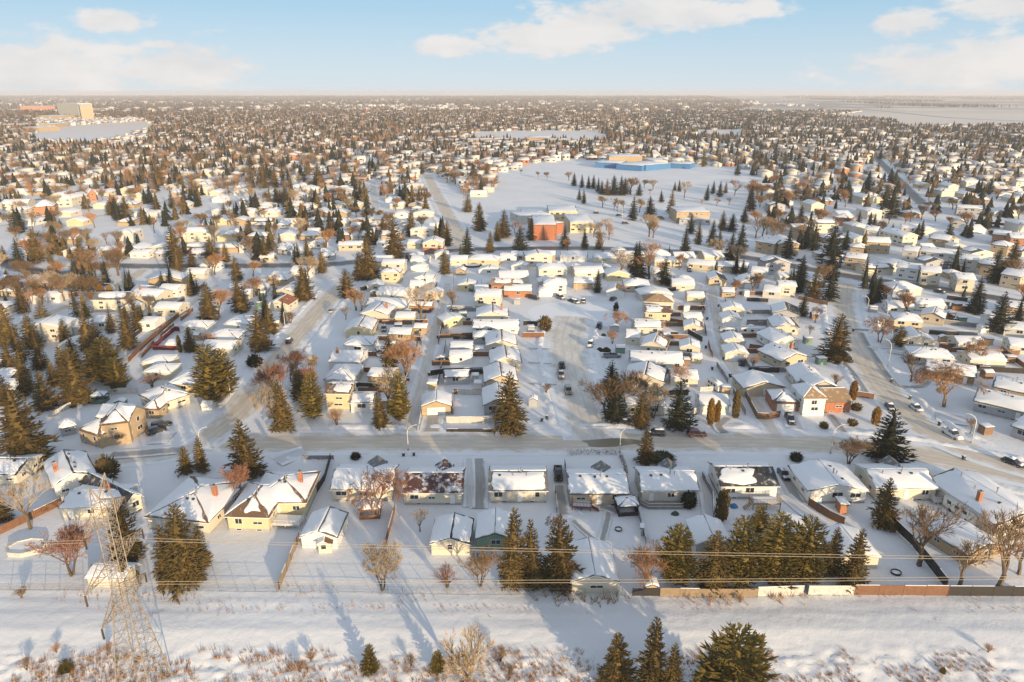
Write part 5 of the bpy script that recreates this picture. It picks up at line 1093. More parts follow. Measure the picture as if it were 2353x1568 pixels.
def belts():
    rnd = random.Random(44)
    for (poly, n, nm, nsp) in [([(1015,395),(1125,385),(1138,430),(1075,462),(1030,450)], 20, 'left of the big snowfield', 6), ([(1700,440),(1860,420),(1900,520),(1800,590),(1720,500)], 34, 'right of the big snowfield', 5), ([(20,600),(330,600),(330,690),(60,720)], 14, 'inside the curved left street', 0), ([(600,850),(735,850),(720,965),(640,960)], 5, 'at the diagonal street corner', 0)]:
        pp = [(P(u, v).x, P(u, v).y) for u, v in poly]; xs = [q[0] for q in pp]; ys = [q[1] for q in pp]; pts = []
        for _ in range(4000):
            x, y = rnd.uniform(min(xs), max(xs)), rnd.uniform(min(ys), max(ys))
            if inside(x, y, pp) and not near_road(x, y, 2) and all((x - a)**2 + (y - b)**2 > 16 for a, b in pts) and all((x - a)**2 + (y - b)**2 > (c*.8)**2 for a, b, c in HOUSES): pts.append((x, y))
            if len(pts) >= n: break
        pts.sort(key=lambda q: q[0] / q[1])
        for i, (x, y) in enumerate(pts):
            if i % 5 == 2 and nsp: tree('d1', Vector((x, y, 0)), rnd.uniform(9, 13), 'spruce, %s from the left in the brown belt %s' % (nth(i), nm), rnd, 1.2)
            else: tree(rnd.choice(['wb1', 'wb0', 'olo', 'ob1', 'wlo']), Vector((x, y, 0)), rnd.uniform(8, 13) if nm[0] != 'a' else rnd.uniform(5, 8), 'leafless tree, %s from the left in the belt %s' % (nth(i), nm), rnd, 1.25)
belts()
# ---------------------------------------------------------------- large buildings
def block(line, name, label, cat, parts, lod=1):
    """a building of several flat or gabled wings: parts = house lines; the first wing is the origin"""
    o = None
    for i, ln in enumerate(parts):
        t = ln.split(); tile = t[0]; x1, y1, x2, y2, d, he = map(float, t[1:7]); ax = t[7]; rise = float(t[8]); wall, roof, snow = t[9:12]
        a, b = T(tile, x1, y1, he), T(tile, x2, y2, he); e = b - a; rz = math.atan2(e.y, e.x); n = Vector((-e.y, e.x, 0)).normalized(); c = (a + b) / 2 + n * d / 2
        if o is None: o = thing(name, label, cat, (c.x, c.y, 0), rz, line)
        wgo = link('wing', None, None, (c.x, c.y, 0), (0, 0, rz))
        bpy.context.view_layer.update() if False else None
        # wing parts are placed straight under the building, in its own frame
        M = Matrix.Translation((o.location)) @ Matrix.Rotation(o.rotation_euler.z, 4, 'Z'); Wm = Matrix.Translation((c.x, c.y, 0)) @ Matrix.Rotation(rz, 4, 'Z'); rel = M.inverted() @ Wm
        before = set(o.children); tmp = []
        outs, ro = house_parts(e.length, d, he, ax, rise, wall, roof, snow, random.Random(i), lod, oh=.3, basement=False, parent=o, nvent=3 if ax == 'f' else 0, wins='nowin' not in t)
        for q in outs:
            q.matrix_basis = rel @ q.matrix_basis
        bpy.data.objects.remove(wgo)
        HOUSES.append((c.x, c.y, max(e.length, d) / 2))
    return o
block(None, 'school', 'school with tall plain orange brick hall and yellow wings beside the snowfield', 'school', [
 "a3 165 1140 352 1140 34 8.5 f .2 brick grey F nowin", "a3 350 1130 410 1120 25 6 f .2 brick grey F nowin", "a3 455 1122 648 1120 30 6 f .2 yellow grey F", "a3 285 1035 520 1035 26 6 f .2 yellow grey F", "a3 60 1060 290 1062 22 4 f .2 yellow grey F", "a3 -20 1040 60 1075 22 5 f .2 pale grey F"])
block(None, 'school', 'school with bright blue walls and pale raised hall beyond the snowfield', 'school', [
 "a3 760 602 1025 603 30 10 f .2 tan grey F nowin", "a3 650 648 860 655 30 5.5 f .2 blue grey F nowin", "a3 860 652 1050 672 40 5.5 f .2 blue grey F nowin", "a3 1020 675 1120 655 30 5.5 f .2 blue grey F nowin", "a3 1115 640 1225 638 40 6 f .2 yellow grey F nowin", "a3 1228 655 1400 662 26 5 f .2 blue grey F nowin", "a3 1395 660 1440 650 20 5 f .2 blue grey F nowin"])
block(None, 'community_hall', 'long tan flat-roofed hall behind the park spruces', 'hall', ["a3 1290 1038 1560 1038 22 7 f .2 tan grey F", "a3 1310 1095 1560 1100 12 3.2 f .2 grey grey F"])
block(None, 'apartment_tower', 'tall cream apartment block rising on the far left skyline', 'apartment block', ["a1 440 180 605 186 40 44 f .5 cream grey F", "a1 600 186 622 200 30 42 f .5 tan grey F"])
block(None, 'shopping_centre', 'long low reddish-brown building left of the tall apartment block', 'building', ["a1 155 208 430 206 90 22 f .5 orange grey F", "a1 300 280 450 282 60 12 f .4 tan grey F"])
block(None, 'school', 'low brown-walled school at the left edge by the far snowfield', 'school', ["a1 -60 352 190 350 60 9 f .3 brown grey F", "a1 150 372 300 375 50 8 f .3 tan grey F", "a1 300 345 430 345 50 8 f .3 tan grey F"])
block(None, 'warehouse', 'long pale low building right of the tall apartment block', 'building', ["a1 615 228 720 228 90 14 f .3 tan grey F", "a1 620 268 800 264 60 8 f .3 cream grey F"])
block(None, 'school', 'long brown-walled school below the distant middle snowfield', 'school', ["a3 110 452 300 454 60 9 f .3 tan grey F", "a3 280 470 440 470 40 8 f .3 brown grey F", "a2 1640 470 2000 462 30 8 f .3 brown grey F"])
block(None, 'house', 'orange brick house with white upper floor and wide front window on the corner', 'house', ["b4 280 996 470 996 9 4.9 h 1.9 white tan BEFE", "b4 455 1022 668 1018 9 3.2 x 1.9 brick tan BF", "b4 330 905 545 900 6 4.2 y 1.6 beige grey FF nowin"], 2)
block(None, 'house', 'large two-storey tan house with dark hip roof facing two black cars', 'house', ["b1 775 1205 1010 1178 10 5.6 h 2.4 tan brown EFPF", "b1 598 1235 775 1290 9 3.4 h 2.0 tan brown EEEE", "b1 1010 1165 1150 1075 9 5.4 y 2.2 tan brown FE"], 2)
TOWN = ["a4 600 1392 772 1410 10 5.6 x 1.6 tan grey FF", "a4 640 1310 762 1322 9 5.6 h 1.8 tan grey FEFE", "a4 768 1272 972 1282 10 5.8 x 2.0 tan tan FF", "a4 752 1175 862 1186 10 5.6 x 1.6 pale grey FF", "a4 870 1180 1060 1230 10 5.6 x 1.8 cream grey FF",
 "a4 1050 1335 1180 1350 10 5.6 x 1.6 pale grey FF", "a4 1185 1340 1470 1375 10 5.6 x 1.6 pale grey FF", "a4 1510 1405 1655 1420 10 5.6 x 1.6 pale grey FF", "a4 1000 1465 1190 1490 10 5.6 x 1.5 white grey FF", "a4 1195 1500 1370 1515 11 6.0 x 1.4 cream grey FF", "a4 1480 1560 1640 1570 10 5.6 x 1.5 cream grey FF",
 "a4 165 1165 330 1190 12 5.6 h 2.4 tan tan BFBF", "a4 0 1235 80 1290 11 5.6 x 1.8 tan grey FF", "a4 500 1075 640 1090 12 5.0 h 2.0 orange rust EFEE", "a4 1740 1290 1890 1310 10 5.4 h 1.8 tan brown FFFF", "a4 1755 1210 1900 1225 10 5.4 x 1.8 orange grey FF", "a4 1820 1520 1990 1550 11 5.6 x 1.8 beige grey FF", "a4 1900 1240 2080 1250 10 5.4 x 1.8 orange grey FF",
 "a4 1430 1110 1570 1120 10 3.2 y 1.6 grey grey FF", "a4 1260 1240 1420 1262 10 4 x 1.8 tan grey FF", "a3 1905 1265 2060 1290 11 5.6 x 1.6 tan grey FF", "a4 1660 1440 1790 1460 10 5.4 x 1.7 tan brown FF", "a4 420 1400 520 1420 8 4 x 1.4 grey grey FF", "a4 1480 1000 1690 1012 9 5.4 x 1.4 grey grey FF", "a4 1040 1155 1180 1165 10 4.6 x 1.5 pale grey FF"]
for i, ln in enumerate(TOWN):
    w = ln.split()[9]; place_house(ln, 'house', 'townhouse', '%s two-storey townhouse, %s of the terraces right of the park' % ({'pale': 'off-white'}.get(w, w), nth(i)), 'townhouses right of the park', 1, 700 + i)
ROWH = ["a1 255 1000 430 990 14 6 h 4 orange rust FEFE", "a1 430 940 560 930 10 6 x 2 cream grey FF", "a1 560 930 700 895 10 6 x 2 cream grey FF", "a1 690 890 755 885 12 7 y 3 orange rust FE", "a1 0 970 220 965 12 5 x 2 cream grey FF"]
for i, ln in enumerate(ROWH): place_house(ln, 'house', 'townhouse', 'rowhouse unit, %s from the left of the orange-gabled terrace at far left' % nth([1, 2, 3, 4, 0][i]), 'orange-gabled terrace', 1, 760 + i)
# ---------------------------------------------------------------- cars
def heading(tile, x, y, dx, dy):
    a, b = T(tile, x, y), T(tile, x + dx, y + dy); return math.atan2((b - a).y, (b - a).x)
for kind, paint, tile, x, y, dx, dy, sn, lab in [
 ('pickup','black','c3',308,190,2,30,False,'black pickup truck parked on the narrow driveway between two bungalows'), ('sedan','navy','c4',105,190,20,30,True,'dark sedan parked between the white bungalow and white gabled house'),
 ('suv','black','b1',1270,1215,40,-12,False,'upper of two black cars side by side near the turret house'), ('suv','black','b1',1228,1262,40,-12,False,'lower of two black cars side by side near the turret house'),
 ('suv','beige','b3',440,945,14,40,False,'grey-beige SUV parked alone on the cul-de-sac street'), ('pickup','beige','b3',383,820,12,40,True,'snowy pickup truck on the cul-de-sac street with a dark trailer behind'), ('sedan','black','b3',390,745,5,30,False,'black car parked right behind the snowy pickup'),
 ('pickup','grey','b3',785,670,50,-2,True,'grey pickup truck under snow beside the dark shrubs'), ('suv','white','b3',613,580,-14,40,True,'white car on the right kerb of the cul-de-sac'), ('suv','black','b3',682,440,-10,20,False,'dark car below the curved lamp at the cul-de-sac bulb'),
 ('suv','maroon','b3',1445,1287,50,0,False,'dark maroon van parked along the wide street verge'), ('suv','black','b3',1125,1278,-50,-3,True,'dark snow-topped car half behind the verge spruce'), ('sedan','black','b3',900,1195,40,10,True,'snow-buried dark car among the corner lot trees'),
 ('sedan','navy','b3',1800,725,5,40,False,'dark sedan in the drive of the garage on the second lane'), ('pickup','black','b4',170,1170,25,50,True,'black pickup truck parked before the brick garage'), ('sedan','black','b4',630,700,14,20,False,'dark car at the kerb below the tall spruce'),
 ('sedan','navy','b4',955,1075,20,30,True,'dark car half behind the nearly black corner spruce'), ('sedan','white','b4',1158,1080,30,22,True,'white sedan left on the snow beside a dark bin'), ('pickup','white','b4',1440,1290,40,24,True,'white utility truck with ladder rack on the right snowfield'), ('sedan','black','b4',1920,1510,45,18,True,'dark car cut by the right edge in deep snow'),
 ('sedan','silver','b2',590,315,8,-14,False,'silver car parked beside the diagonal street'), ('suv','black','b2',262,552,8,-14,True,'black car parked at the curved lamp on the diagonal street'), ('sedan','silver','b1',578,262,30,-14,True,'silver car driving on the far left curved street'),
 ('suv','black','b3',172,215,30,6,False,'dark car before the orange house at the cul-de-sac head'), ('suv','grey','b3',380,212,20,8,True,'grey car left of the pair at the cul-de-sac head'), ('sedan','black','b3',470,235,-14,-6,True,'snowy car in the pair at the cul-de-sac head'), ('sedan','silver','b3',498,245,20,8,True,'silver car in the pair at the cul-de-sac head'), ('sedan','black','b3',558,240,0,14,True,'snow-topped car right of the pair at the cul-de-sac head'),
 ('sedan','navy','b3',792,220,16,-10,False,'dark sedan on the driveway of the brown-roofed corner garage'), ('suv','grey','b2',1003,460,0,14,True,'dark SUV beside the brown-fenced lane garage'), ('van','white','b2',965,650,10,20,True,'white van under snow behind the hip-roofed house'),
 ('suv','black','a3',664,1050,30,0,True,'first dark car in the school car park row'), ('sedan','black','a3',840,1066,30,0,True,'second dark car in the school car park row'), ('suv','black','a3',890,1130,40,0,True,'third dark car in the school car park, nearest the path'), ('van','grey','a3',1162,1092,30,0,True,'dark van parked alone beside the two big park spruces'), ('pickup','grey','b4',980,100,30,4,True,'pickup truck parked by the collector road'), ('sedan','black','b4',1345,165,30,6,True,'dark car on the collector road behind the white bungalow'),
 ('suv','black','c2',1690,190,0,10,False,'x'), ('sedan','grey','c4',1290,215,40,20,True,'car buried in snow beside the brown chimney house'), ('sedan','black','a4',255,1425,20,5,True,'dark car beside the townhouse car park spruce'), ('suv','silver','a4',1900,1385,20,4,True,'silver car by the far right townhouses'), ('suv','navy','a3',1390,1500,4,14,True,'dark car between yellow bungalows below the collector road')]:
    if lab == 'x': continue
    car(kind, paint, T(tile, x, y), heading(tile, x, y, dx, dy), lab, sn)
# ---------------------------------------------------------------- lamps
for x, yb, yt, az, lab in [(938,1035,976,0,'grey street lamp at the mouth of the first back lane'), (1424,1040,982,0,'thin street lamp on the wide street beside the verge spruce'), (1908,1042,975,0,'thin street lamp on the wide street below the brick house'),
 (2232,1018,952,170,'curved street lamp beside the white utility truck'), (2040,842,780,170,'curved street lamp on the right curving street by the lawn'), (1992,718,680,180,'curved street lamp near the top of the right curving street'), (2010,800,745,180,'x'),
 (530,912,845,0,'curved street lamp before the broad diagonal street spruce'), (655,750,710,0,'curved street lamp by the round brown shrub on the diagonal street'), (1514,690,655,0,'x'), (1325,672,640,0,'street lamp at the head of the cul-de-sac'), (1518,745,705,180,'curved street lamp on the right side of the cul-de-sac bulb'), (1352,770,735,0,'x'),
 (462,1035,985,0,'white street lamp at the bend left of the diagonal street'), (268,690,650,200,'curved street lamp beside two gold column shrubs'), (70,760,735,20,'curved street lamp at the far left below dark spruces'), (1990,715,690,0,'x'), (388,615,590,0,'street lamp on the collector road left of the tall spruces'), (660,607,575,0,'street lamp on the collector road among spruces'), (1430,510,470,0,'tall lamp at the school car park')]:
    if lab == 'x': continue
    p = P(x, yb); lamp(p, max(6, min(11, height_to(p, yt))), R(az), lab)
# ---------------------------------------------------------------- fences
CH = [("c1",-40,935),("c1",120,930),("c1",380,932),("c1",530,945)]
fence([("c1",-60,955),("c1",200,955),("c1",400,958),("c1",560,955)], 1.5, 'metal_grey', 'wire mesh fence along the corridor at the lower left', 'chain')
fence([("c1",1222,960),("c1",1470,962),("c1",1712,965),("c2",145,968)], 1.5, 'metal_grey', 'wire mesh fence right of the golden spruce clump', 'chain')
fence([("c2",170,968),("c2",430,970),("c2",780,975),("c2",1180,980)], 1.5, 'metal_grey', 'wire mesh fence behind the pale many-stemmed tree', 'chain')
fence([("c2",1180,982),("c2",1712,990),("c3",360,992)], 1.5, 'metal_grey', 'wire mesh fence below the three backyard spruces', 'chain')
fence([("c3",362,992),("c3",735,988)], 1.4, 'metal_grey', 'wire mesh fence behind the large cream garage', 'chain')
fence([("c3",805,990),("c3",990,992)], 1.5, 'wood_dark', 'low dark board fence beside the tan garden shed')
fence([("c3",990,994),("c3",1250,998),("c3",1490,1000),("c3",1640,998)], 1.7, 'wood_tan', 'tan board fence along the pine row', step=2.6)
fence([("c3",1640,995),("c4",232,985)], 1.9, 'wood_white', 'white panel fence right of the pine row', 'panel', 8)
fence([("c4",268,984),("c4",570,984)], 1.9, 'wood_white', 'second white panel fence before the brown boards', 'panel', 9)
fence([("c4",575,984),("c4",900,986),("c4",1196,990)], 2.0, 'wood_orange', 'reddish-brown board fence along the corridor', step=3.1)
fence([("c4",1200,990),("c4",1500,992),("c4",1760,994)], 2.0, 'wood_dark', 'nearly black board fence at the lower right corner', step=3)
fence([("c2",150,962),("c2",205,830),("c2",255,700),("c2",290,620)], 1.7, 'wood_tan', 'tan side fence beside the open-door garage')
fence([("c2",868,660),("c2",905,520),("c2",930,420)], 1.7, 'wood_orange', 'orange side fence running down from the red-lit tree')
fence([("c1",-20,590),("c1",140,515),("c1",410,385)], 1.7, 'wood_orange', 'orange-brown fence at the lower left behind the pool yard')
fence([("c4",268,385),("c4",400,470),("c4",505,520)], 1.8, 'wood_orange', 'brown fence curving below the white gabled house')
fence([("c4",800,500),("c4",960,650),("c4",1080,800),("c4",1190,940)], 2.0, 'wood_dark', 'dark side fence under the brown bare trees')
fence([("c3",800,330),("c3",850,470),("c3",895,640)], 1.3, 'wood_grey', 'grey side fence left of the octagonal deck yard')
fence([("c3",1270,200),("c3",1340,330),("c3",1345,480)], 1.5, 'wood_grey', 'grey fence between deck bungalow and black-roofed bungalow')
fence([("c3",290,300),("c3",300,440)], 1.4, 'wood_dark', 'dark fence beside the narrow driveway')
fence([("c3",352,120),("c3",375,255)], 1.6, 'wood_dark', 'dark fence left of the front yard with the clipped hedge')
fence([("c2",1180,350),("c2",1420,350)], 1.2, 'wood_grey', 'short grey fence across the driveway end') if False else None
fence([("c2",500,80),("c2",460,220),("c2",410,300)], 1.6, 'wood_dark', 'dark fence with post caps beside the yellow hip-roofed house')
fence([("c2",315,82),("c2",520,82)], 1.2, 'wood_grey', 'short fence with brick-coloured posts on the wide street verge')
for i, (pts, h, mat, lab) in enumerate([
 ([("b1",1480,290),("b1",1300,440),("b1",1130,590),("b1",1010,710)],1.8,'wood_orange','orange-brown fence on the upper side of the far left lane'), ([("b1",1640,470),("b1",1370,465),("b1",1200,610)],1.8,'wood_red','dark red fence around the hip-roofed garage yard'),
 ([("b1",1200,612),("b1",1380,615),("b1",1560,612)],1.5,'wood_red','dark red fence on the near side of the red-fenced yard'), ([("b1",850,960),("b1",1085,955)],1.7,'wood_white','white panel fence beside the tan hip-roofed house'), ([("b1",320,1095),("b1",470,1010)],1.8,'wood_brown','brown fence under the far left spruce cluster'), ([("b1",390,1150),("b1",560,1060)],1.4,'wood_white','white fence behind the two-storey turret house'),
 ([("b1",420,205),("b1",520,205),("b1",620,190)],1.8,'wood_orange','orange fence inside the curved left street'), ([("b2",945,400),("b2",1345,410)],1.6,'wood_orange','orange fence between two lane garages'), ([("b2",1080,520),("b2",1300,545)],1.6,'wood_orange','orange-brown fence below the lane garage pair'), ([("b2",1180,310),("b2",1360,325)],1.6,'wood_orange','orange fence by the tan lane tree'), ([("b2",1400,150),("b2",1370,320)],1.6,'wood_orange','orange lane fence at the far end of the first lane'),
 ([("b2",1470,400),("b2",1680,400)],1.8,'wood_red','dark red fence behind the gabled lane garage'), ([("b2",1460,420),("b2",1430,570)],1.7,'wood_dark','dark fence along the first lane by the snowy yard'), ([("b2",1440,520),("b2",1720,510)],1.6,'wood_brown','brown slat fence before the white lane garage'), ([("b2",1380,735),("b2",1520,735)],1.7,'wood_brown','brown slat fence beside the lower white lane garage'), ([("b2",1370,815),("b2",1470,800),("b2",1790,790)],1.7,'wood_dark','dark fence around the black-roofed garage yard'),
 ([("b2",1420,885),("b2",1430,850)],1.6,'wood_grey','grey gate beside the yellow lane shed'), ([("b2",1540,960),("b2",1770,965)],1.6,'wood_white','white panel fence behind the corner yard'), ([("b2",1495,1185),("b2",1700,1185),("b2",1868,1188)],1.8,'wood_white','tall white panel fence on the corner of the wide street'), ([("b2",1495,1255),("b2",1870,1258)],.9,'wood_dark','low dark fence along the wide street corner'), ([("b2",1545,1120),("b2",1555,1010)],1.8,'wood_brown','brown side fence beside the white-door corner garage'), ([("b2",1870,1250),("b2",1885,1120)],2.0,'wood_brown','brown gate post fence at the corner lot'), ([("b2",1300,1100),("b2",1270,1250)],1.0,'wood_white','low white wall beside the corner driveway'),
 ([("b2",780,905),("b2",975,915)],1.6,'wood_dark','dark fence between two-storey house and lane garage'), ([("b2",1290,545),("b2",1300,580)],1.6,'wood_brown','short brown fence at the lane edge'), ([("b2",1580,135),("b2",1700,160)],1.5,'wood_green','grey-green fence at the top of the first lane'), ([("b2",1500,295),("b2",1700,300)],1.5,'wood_white','white fence across the snowy yard'),
 ([("b3",90,420),("b3",200,425)],1.8,'wood_dark','dark fence beside the round green corner tree'), ([("b3",80,515),("b3",250,515)],1.8,'wood_orange','tan fence below the round green corner tree'), ([("b3",1215,390),("b3",1345,415)],1.6,'wood_brown','brown fence beside the white lane garage of the east side'), ([("b3",1290,300),("b3",1515,300)],1.8,'wood_brown','brown fence behind the yellow lane garage'), ([("b3",1350,470),("b3",1490,550)],1.8,'wood_dark','dark fence along the brown-roofed lane garage'), ([("b3",1220,525),("b3",1380,530)],1.6,'wood_brown','brown fence with the orange bare shrub behind'), ([("b3",1200,160),("b3",1380,135)],1.8,'wood_dark','dark sloping fence at the upper second lane'), ([("b3",1522,150),("b3",1505,330)],1.8,'wood_dark','dark fence along the left kerb of the second lane'),
 ([("b3",1860,600),("b3",2005,620),("b4",90,625)],1.6,'wood_brown','brown fence between two yards on the second lane'), ([("b3",1860,780),("b3",2010,780),("b4",150,790)],1.6,'wood_grey','grey fence before the fenced yard with the orange shrub'), ([("b3",1815,950),("b3",1870,1060),("b3",1920,1155),("b3",2006,1160),("b4",90,1140)],1.8,'wood_brown','dark brown fence around the equipment yard'), ([("b3",1840,330),("b3",2006,330),("b4",30,340)],1.6,'wood_grey','grey fence behind the paired lane garages'), ([("b3",1840,420),("b3",2006,420),("b4",40,425)],1.6,'wood_grey','grey fence behind the white motorhome'), ([("b3",1840,230),("b3",2006,240)],1.6,'wood_dark','dark fence on the upper second lane yards'), ([("b3",1400,1115),("b3",1515,1110)],1.6,'wood_white','white fence beside the corner snow-roofed garage'), ([("b3",1475,940),("b3",1650,930)],1.4,'wood_white','white fence below the covered trailer'),
 ([("b4",235,215),("b4",465,265)],1.6,'wood_brown','brown fence sloping down to the right curving street'), ([("b4",660,975),("b4",825,1000)],1.7,'wood_brown','brown panel fence behind the brick house'), ([("b4",1270,400),("b4",1640,440)],1.7,'wood_grey','grey fence behind the yellow hip-roofed bungalow'), ([("b4",1260,490),("b4",1490,510)],1.7,'wood_dark','dark fence beside the cream garden building'), ([("b4",1650,780),("b4",2006,800)],1.7,'wood_dark','dark fence below the long garden building'), ([("b4",1340,590),("b4",1590,610)],1.6,'wood_brown','brown fence behind the two right garden buildings'), ([("b4",1820,620),("b4",2006,760)],1.7,'wood_brown','brown fence running down at the right edge'), ([("b4",1440,310),("b4",1590,310)],2.0,'wood_orange','orange and dark fence below the dark spruces'),
 ([("b4",900,190),("b4",930,215)],1.8,'wood_brown','short brown fence beside the white bungalow at the collector'), ([("b4",1400,215),("b4",1560,235)],1.7,'wood_dark','dark fence along the collector road on the right'), ([("b2",820,150),("b2",1000,110)],1.7,'wood_dark','dark fence at the far end of the diagonal street'), ([("a4",1310,1500),("a4",1560,1545)],1.6,'wood_brown','brown fence below the townhouses'), ([("a4",1590,1110),("a4",2006,1165)],1.6,'wood_dark','dark fence along the far right street')]):
    fence(pts, h, mat, lab, 'panel' if 'white' in mat else 'board', 2.6)
hedge([("c3",375,50),("c3",540,42),("c3",712,50)], 1.5, .9, 'grey clipped leafless hedge along the wide street verge')
hedge([("c3",722,60),("c3",752,130),("c3",765,190)], 1.5, .8, 'dark hedge running down beside the beige bungalow')
def yard_fences():
    r = random.Random(21)
    for ph, sgn in (('from the near end of the diagonal street row', 1), ('up the cul-de-sac street, west side', -1), ('up the cul-de-sac street, east side', 1), ('up the right curving street, west side', -1), ('up the right curving street, east side', 1)):
        hs = ROWC[ph]
        for i in range(len(hs) - 1):
            m_ = (hs[i].c + hs[i+1].c) / 2
            if (hs[i].c - hs[i+1].c).length > 26: continue
            a = m_ + Vector((sgn * 4, 0, 0)); b = m_ + Vector((sgn * r.uniform(12, 17), 0, 0)); mt = r.choice(['wood_dark', 'wood_brown', 'wood_grey', 'wood_orange'])
            ua, va = proj(a.x, a.y); ub, vb = proj(b.x, b.y)
            fence([('D', ua, va), ('D', ub, vb)], 1.6, mt, '%s side fence between the %s and %s houses %s' % (mt[5:], nth(i), nth(i+1), ph.split(' of the ')[-1] if ' of the ' in ph else ph), 'board', 2.4)
yard_fences()
def lane_fences():
    r = random.Random(4); cn = {}
    for line, nm in LANES:
        for sgn in (-1, 1):
            run = []
            for i in range(1, len(line)):
                p = line[i]; d = (line[i] - line[i-1]).normalized(); q = p + Vector((d.y, -d.x, 0)) * sgn * 4.6
                clear = all((q.x - h[0])**2 + (q.y - h[1])**2 > (h[2] * .95)**2 for h in HOUSES if abs(h[1] - q.y) < 12) and q.y > 160
                if clear and len(run) < 5: run.append(q)
                else:
                    if len(run) > 1:
                        k = cn.get(nm, 0); cn[nm] = k + 1; mt = r.choice(['wood_dark', 'wood_brown', 'wood_grey', 'wood_brown'])
                        fence([('D', *proj(a.x, a.y)) for a in run], 1.6, mt, '%s board fence edging the %s, %s from its near end' % (mt[5:], nm, nth(k)), 'board', 2.4)
                    run = []
lane_fences()
def yard_sheds():
    r = random.Random(31); seen = {}
    for ph, hs in ROWC.items():
        if 'street' not in ph and 'spruce' not in ph: continue
        for i, h in enumerate(hs):
            for s in r.sample((-1, 1), 2):
                x, y = h.c.x + s * r.uniform(9, 12), h.c.y + r.uniform(-2, 3)
                if any((x - a)**2 + (y - b)**2 < (c + 1.2)**2 for a, b, c in HOUSES) or near_road(x, y, 2.5) or any((x - a)**2 + (y - b)**2 < 6 for a, b, c in TREES): continue
                k = seen.get(ph, 0); seen[ph] = k + 1; w = r.choice(['tan', 'white', 'grey', 'brown', 'green']); o = thing('garden_shed', '%s little yard shed, %s %s' % (w, nth(k), ph.replace('from the near end of', 'along')), 'shed', (x, y, 0), r.uniform(-.15, .15), 'small backyard sheds')
                house_parts(r.uniform(2.2, 3.2), r.uniform(2, 3), 1.9, r.choice('xyf'), .6, w, 'grey', 'FF', r, 0, oh=.12, basement=False, wins=False, parent=o, nvent=0); HOUSES.append((x, y, 1.8)); break
yard_sheds()
# ---------------------------------------------------------------- bins
for tile, x, y, lab in [("b2",1195,858,'bin at the lane edge beside the golden pine'),("b2",1428,198,'upper bin of two at the first lane end'),("b2",1430,240,'lower bin of two at the first lane end'),("b2",1424,520,'bin beside the dark slat lane fence'),("b2",1358,815,'bin by the black-roofed garage fence'),("b2",1158,1452,'left bin on the verge snow below the lane mouth lamp'),("b2",1238,1445,'right bin on the verge snow below the lane mouth lamp'),
 ("b3",1618,275,'bin beside the left paired lane garage'),("b3",1530,375,'bin by the white east-side garage'),("b3",1628,448,'bin beside the motorhome yard'),("b3",1520,600,'bin beside the gabled east-side garage'),("b3",1658,690,'bin before the second lane garage door'),("b3",1708,825,'bin standing in the middle snow of the second lane'),("b3",1568,768,'bin below the snow-dusted bare shrub'),
 ("b4",668,466,'bin on the right curving street near the tall spruce'),("b4",965,865,'bin at the kerb below the corner lawn'),("b4",1112,1000,'bin just above the white sedan'),("b4",1342,1205,'bin just left of the white utility truck'),("b4",1530,1475,'lone bin at the end of the dirty snow ridge'),("b3",235,1172,'left dark bin on the corner lawn of the cul-de-sac'),("b3",272,1155,'right dark bin on the corner lawn of the cul-de-sac'),("b3",838,628,'dark bin beside the snowy grey pickup')]:
    bin_(T(tile, x, y), 'dark ' + lab if 'dark' not in lab else lab)
# ---------------------------------------------------------------- yard things of the near row
def deck(tile, x1, y1, x2, y2, d, z, wood_, label, rail=True, stairs=None):
    a, b = T(tile, x1, y1, z), T(tile, x2, y2, z); e = b - a; w = e.length; n = Vector((-e.y, e.x, 0)).normalized(); c = (a + b) / 2 + n * d / 2
    o = thing('deck', label, 'deck', (c.x, c.y, 0), math.atan2(e.y, e.x), 'raised garden decks')
    f = MB(); f.box(-w/2, -d/2, z - .18, w/2, d/2, z, wood_); obj('floor', f, o); sn = MB(); sn.box(-w/2+.15, -d/2+.15, z + .002, w/2-.15, d/2-.15, z+.12, 'roof_snow'); obj('snow', sn, o)
    p = MB(); p.box(-.07, -.07, -.1, .07, .07, z - .18, wood_); pm = p.mesh('post')
    for sx in (-1, 0, 1):
        for sy in (-1, 1): link('post', pm, o, (sx * (w/2 - .12), sy * (d/2 - .12), 0))
    if rail:
        r = MB(); r.box(-w/2, -d/2, z+.95, w/2, -d/2+.07, z+1.03, wood_)
        for k in range(int(w / .28)): r.box(-w/2 + k*.28, -d/2+.02, z, -w/2 + k*.28+.06, -d/2+.06, z+.95, wood_)
        for s in (-1, 1):
            r.box(s*(w/2-.035)-.035, -d/2+.07, z+.95, s*(w/2-.035)+.035, d/2, z+1.03, wood_)
            for k in range(int(d / .28)): r.box(s*(w/2-.03)-.03, -d/2+.1+k*.28, z, s*(w/2-.03)+.03, -d/2+.16+k*.28, z+.95, wood_)
        obj('railing', r, o)
    if stairs:
        s = MB(); sx = stairs
        for k in range(5): s.box(sx*(w/2+.1+k*.3), -d/2, z*(1-(k+1)/6)-.05, sx*(w/2+.4+k*.3), -d/2+1.1, z*(1-(k+1)/6), wood_)
        obj('stairs', s, o)
    return o
deck("c3",400,392,530,400,3.2,.9,'wood_red','dark red deck with railing behind the beige bungalow',stairs=1)
deck("c4",90,372,-70,372,2.4,1.6,'wood_tan','raised tan deck with stairs behind the black-roofed bungalow') if False else deck("c3",1612,375,1802,375,2.6,1.5,'wood_tan','raised tan deck with stairs behind the black-roofed bungalow',stairs=-1)
deck("c2",96,512,290,522,3.4,1.0,'wood_white','deck with white railing beside the yellow hip-roofed house')
deck("b4",70,705,150,735,2.5,1.2,'wood_brown','small brown deck beside the beige house on the curving street')
deck("c4",1110,360,1175,362,2.5,.8,'wood_white','white deck at the right end of the cream bungalow')
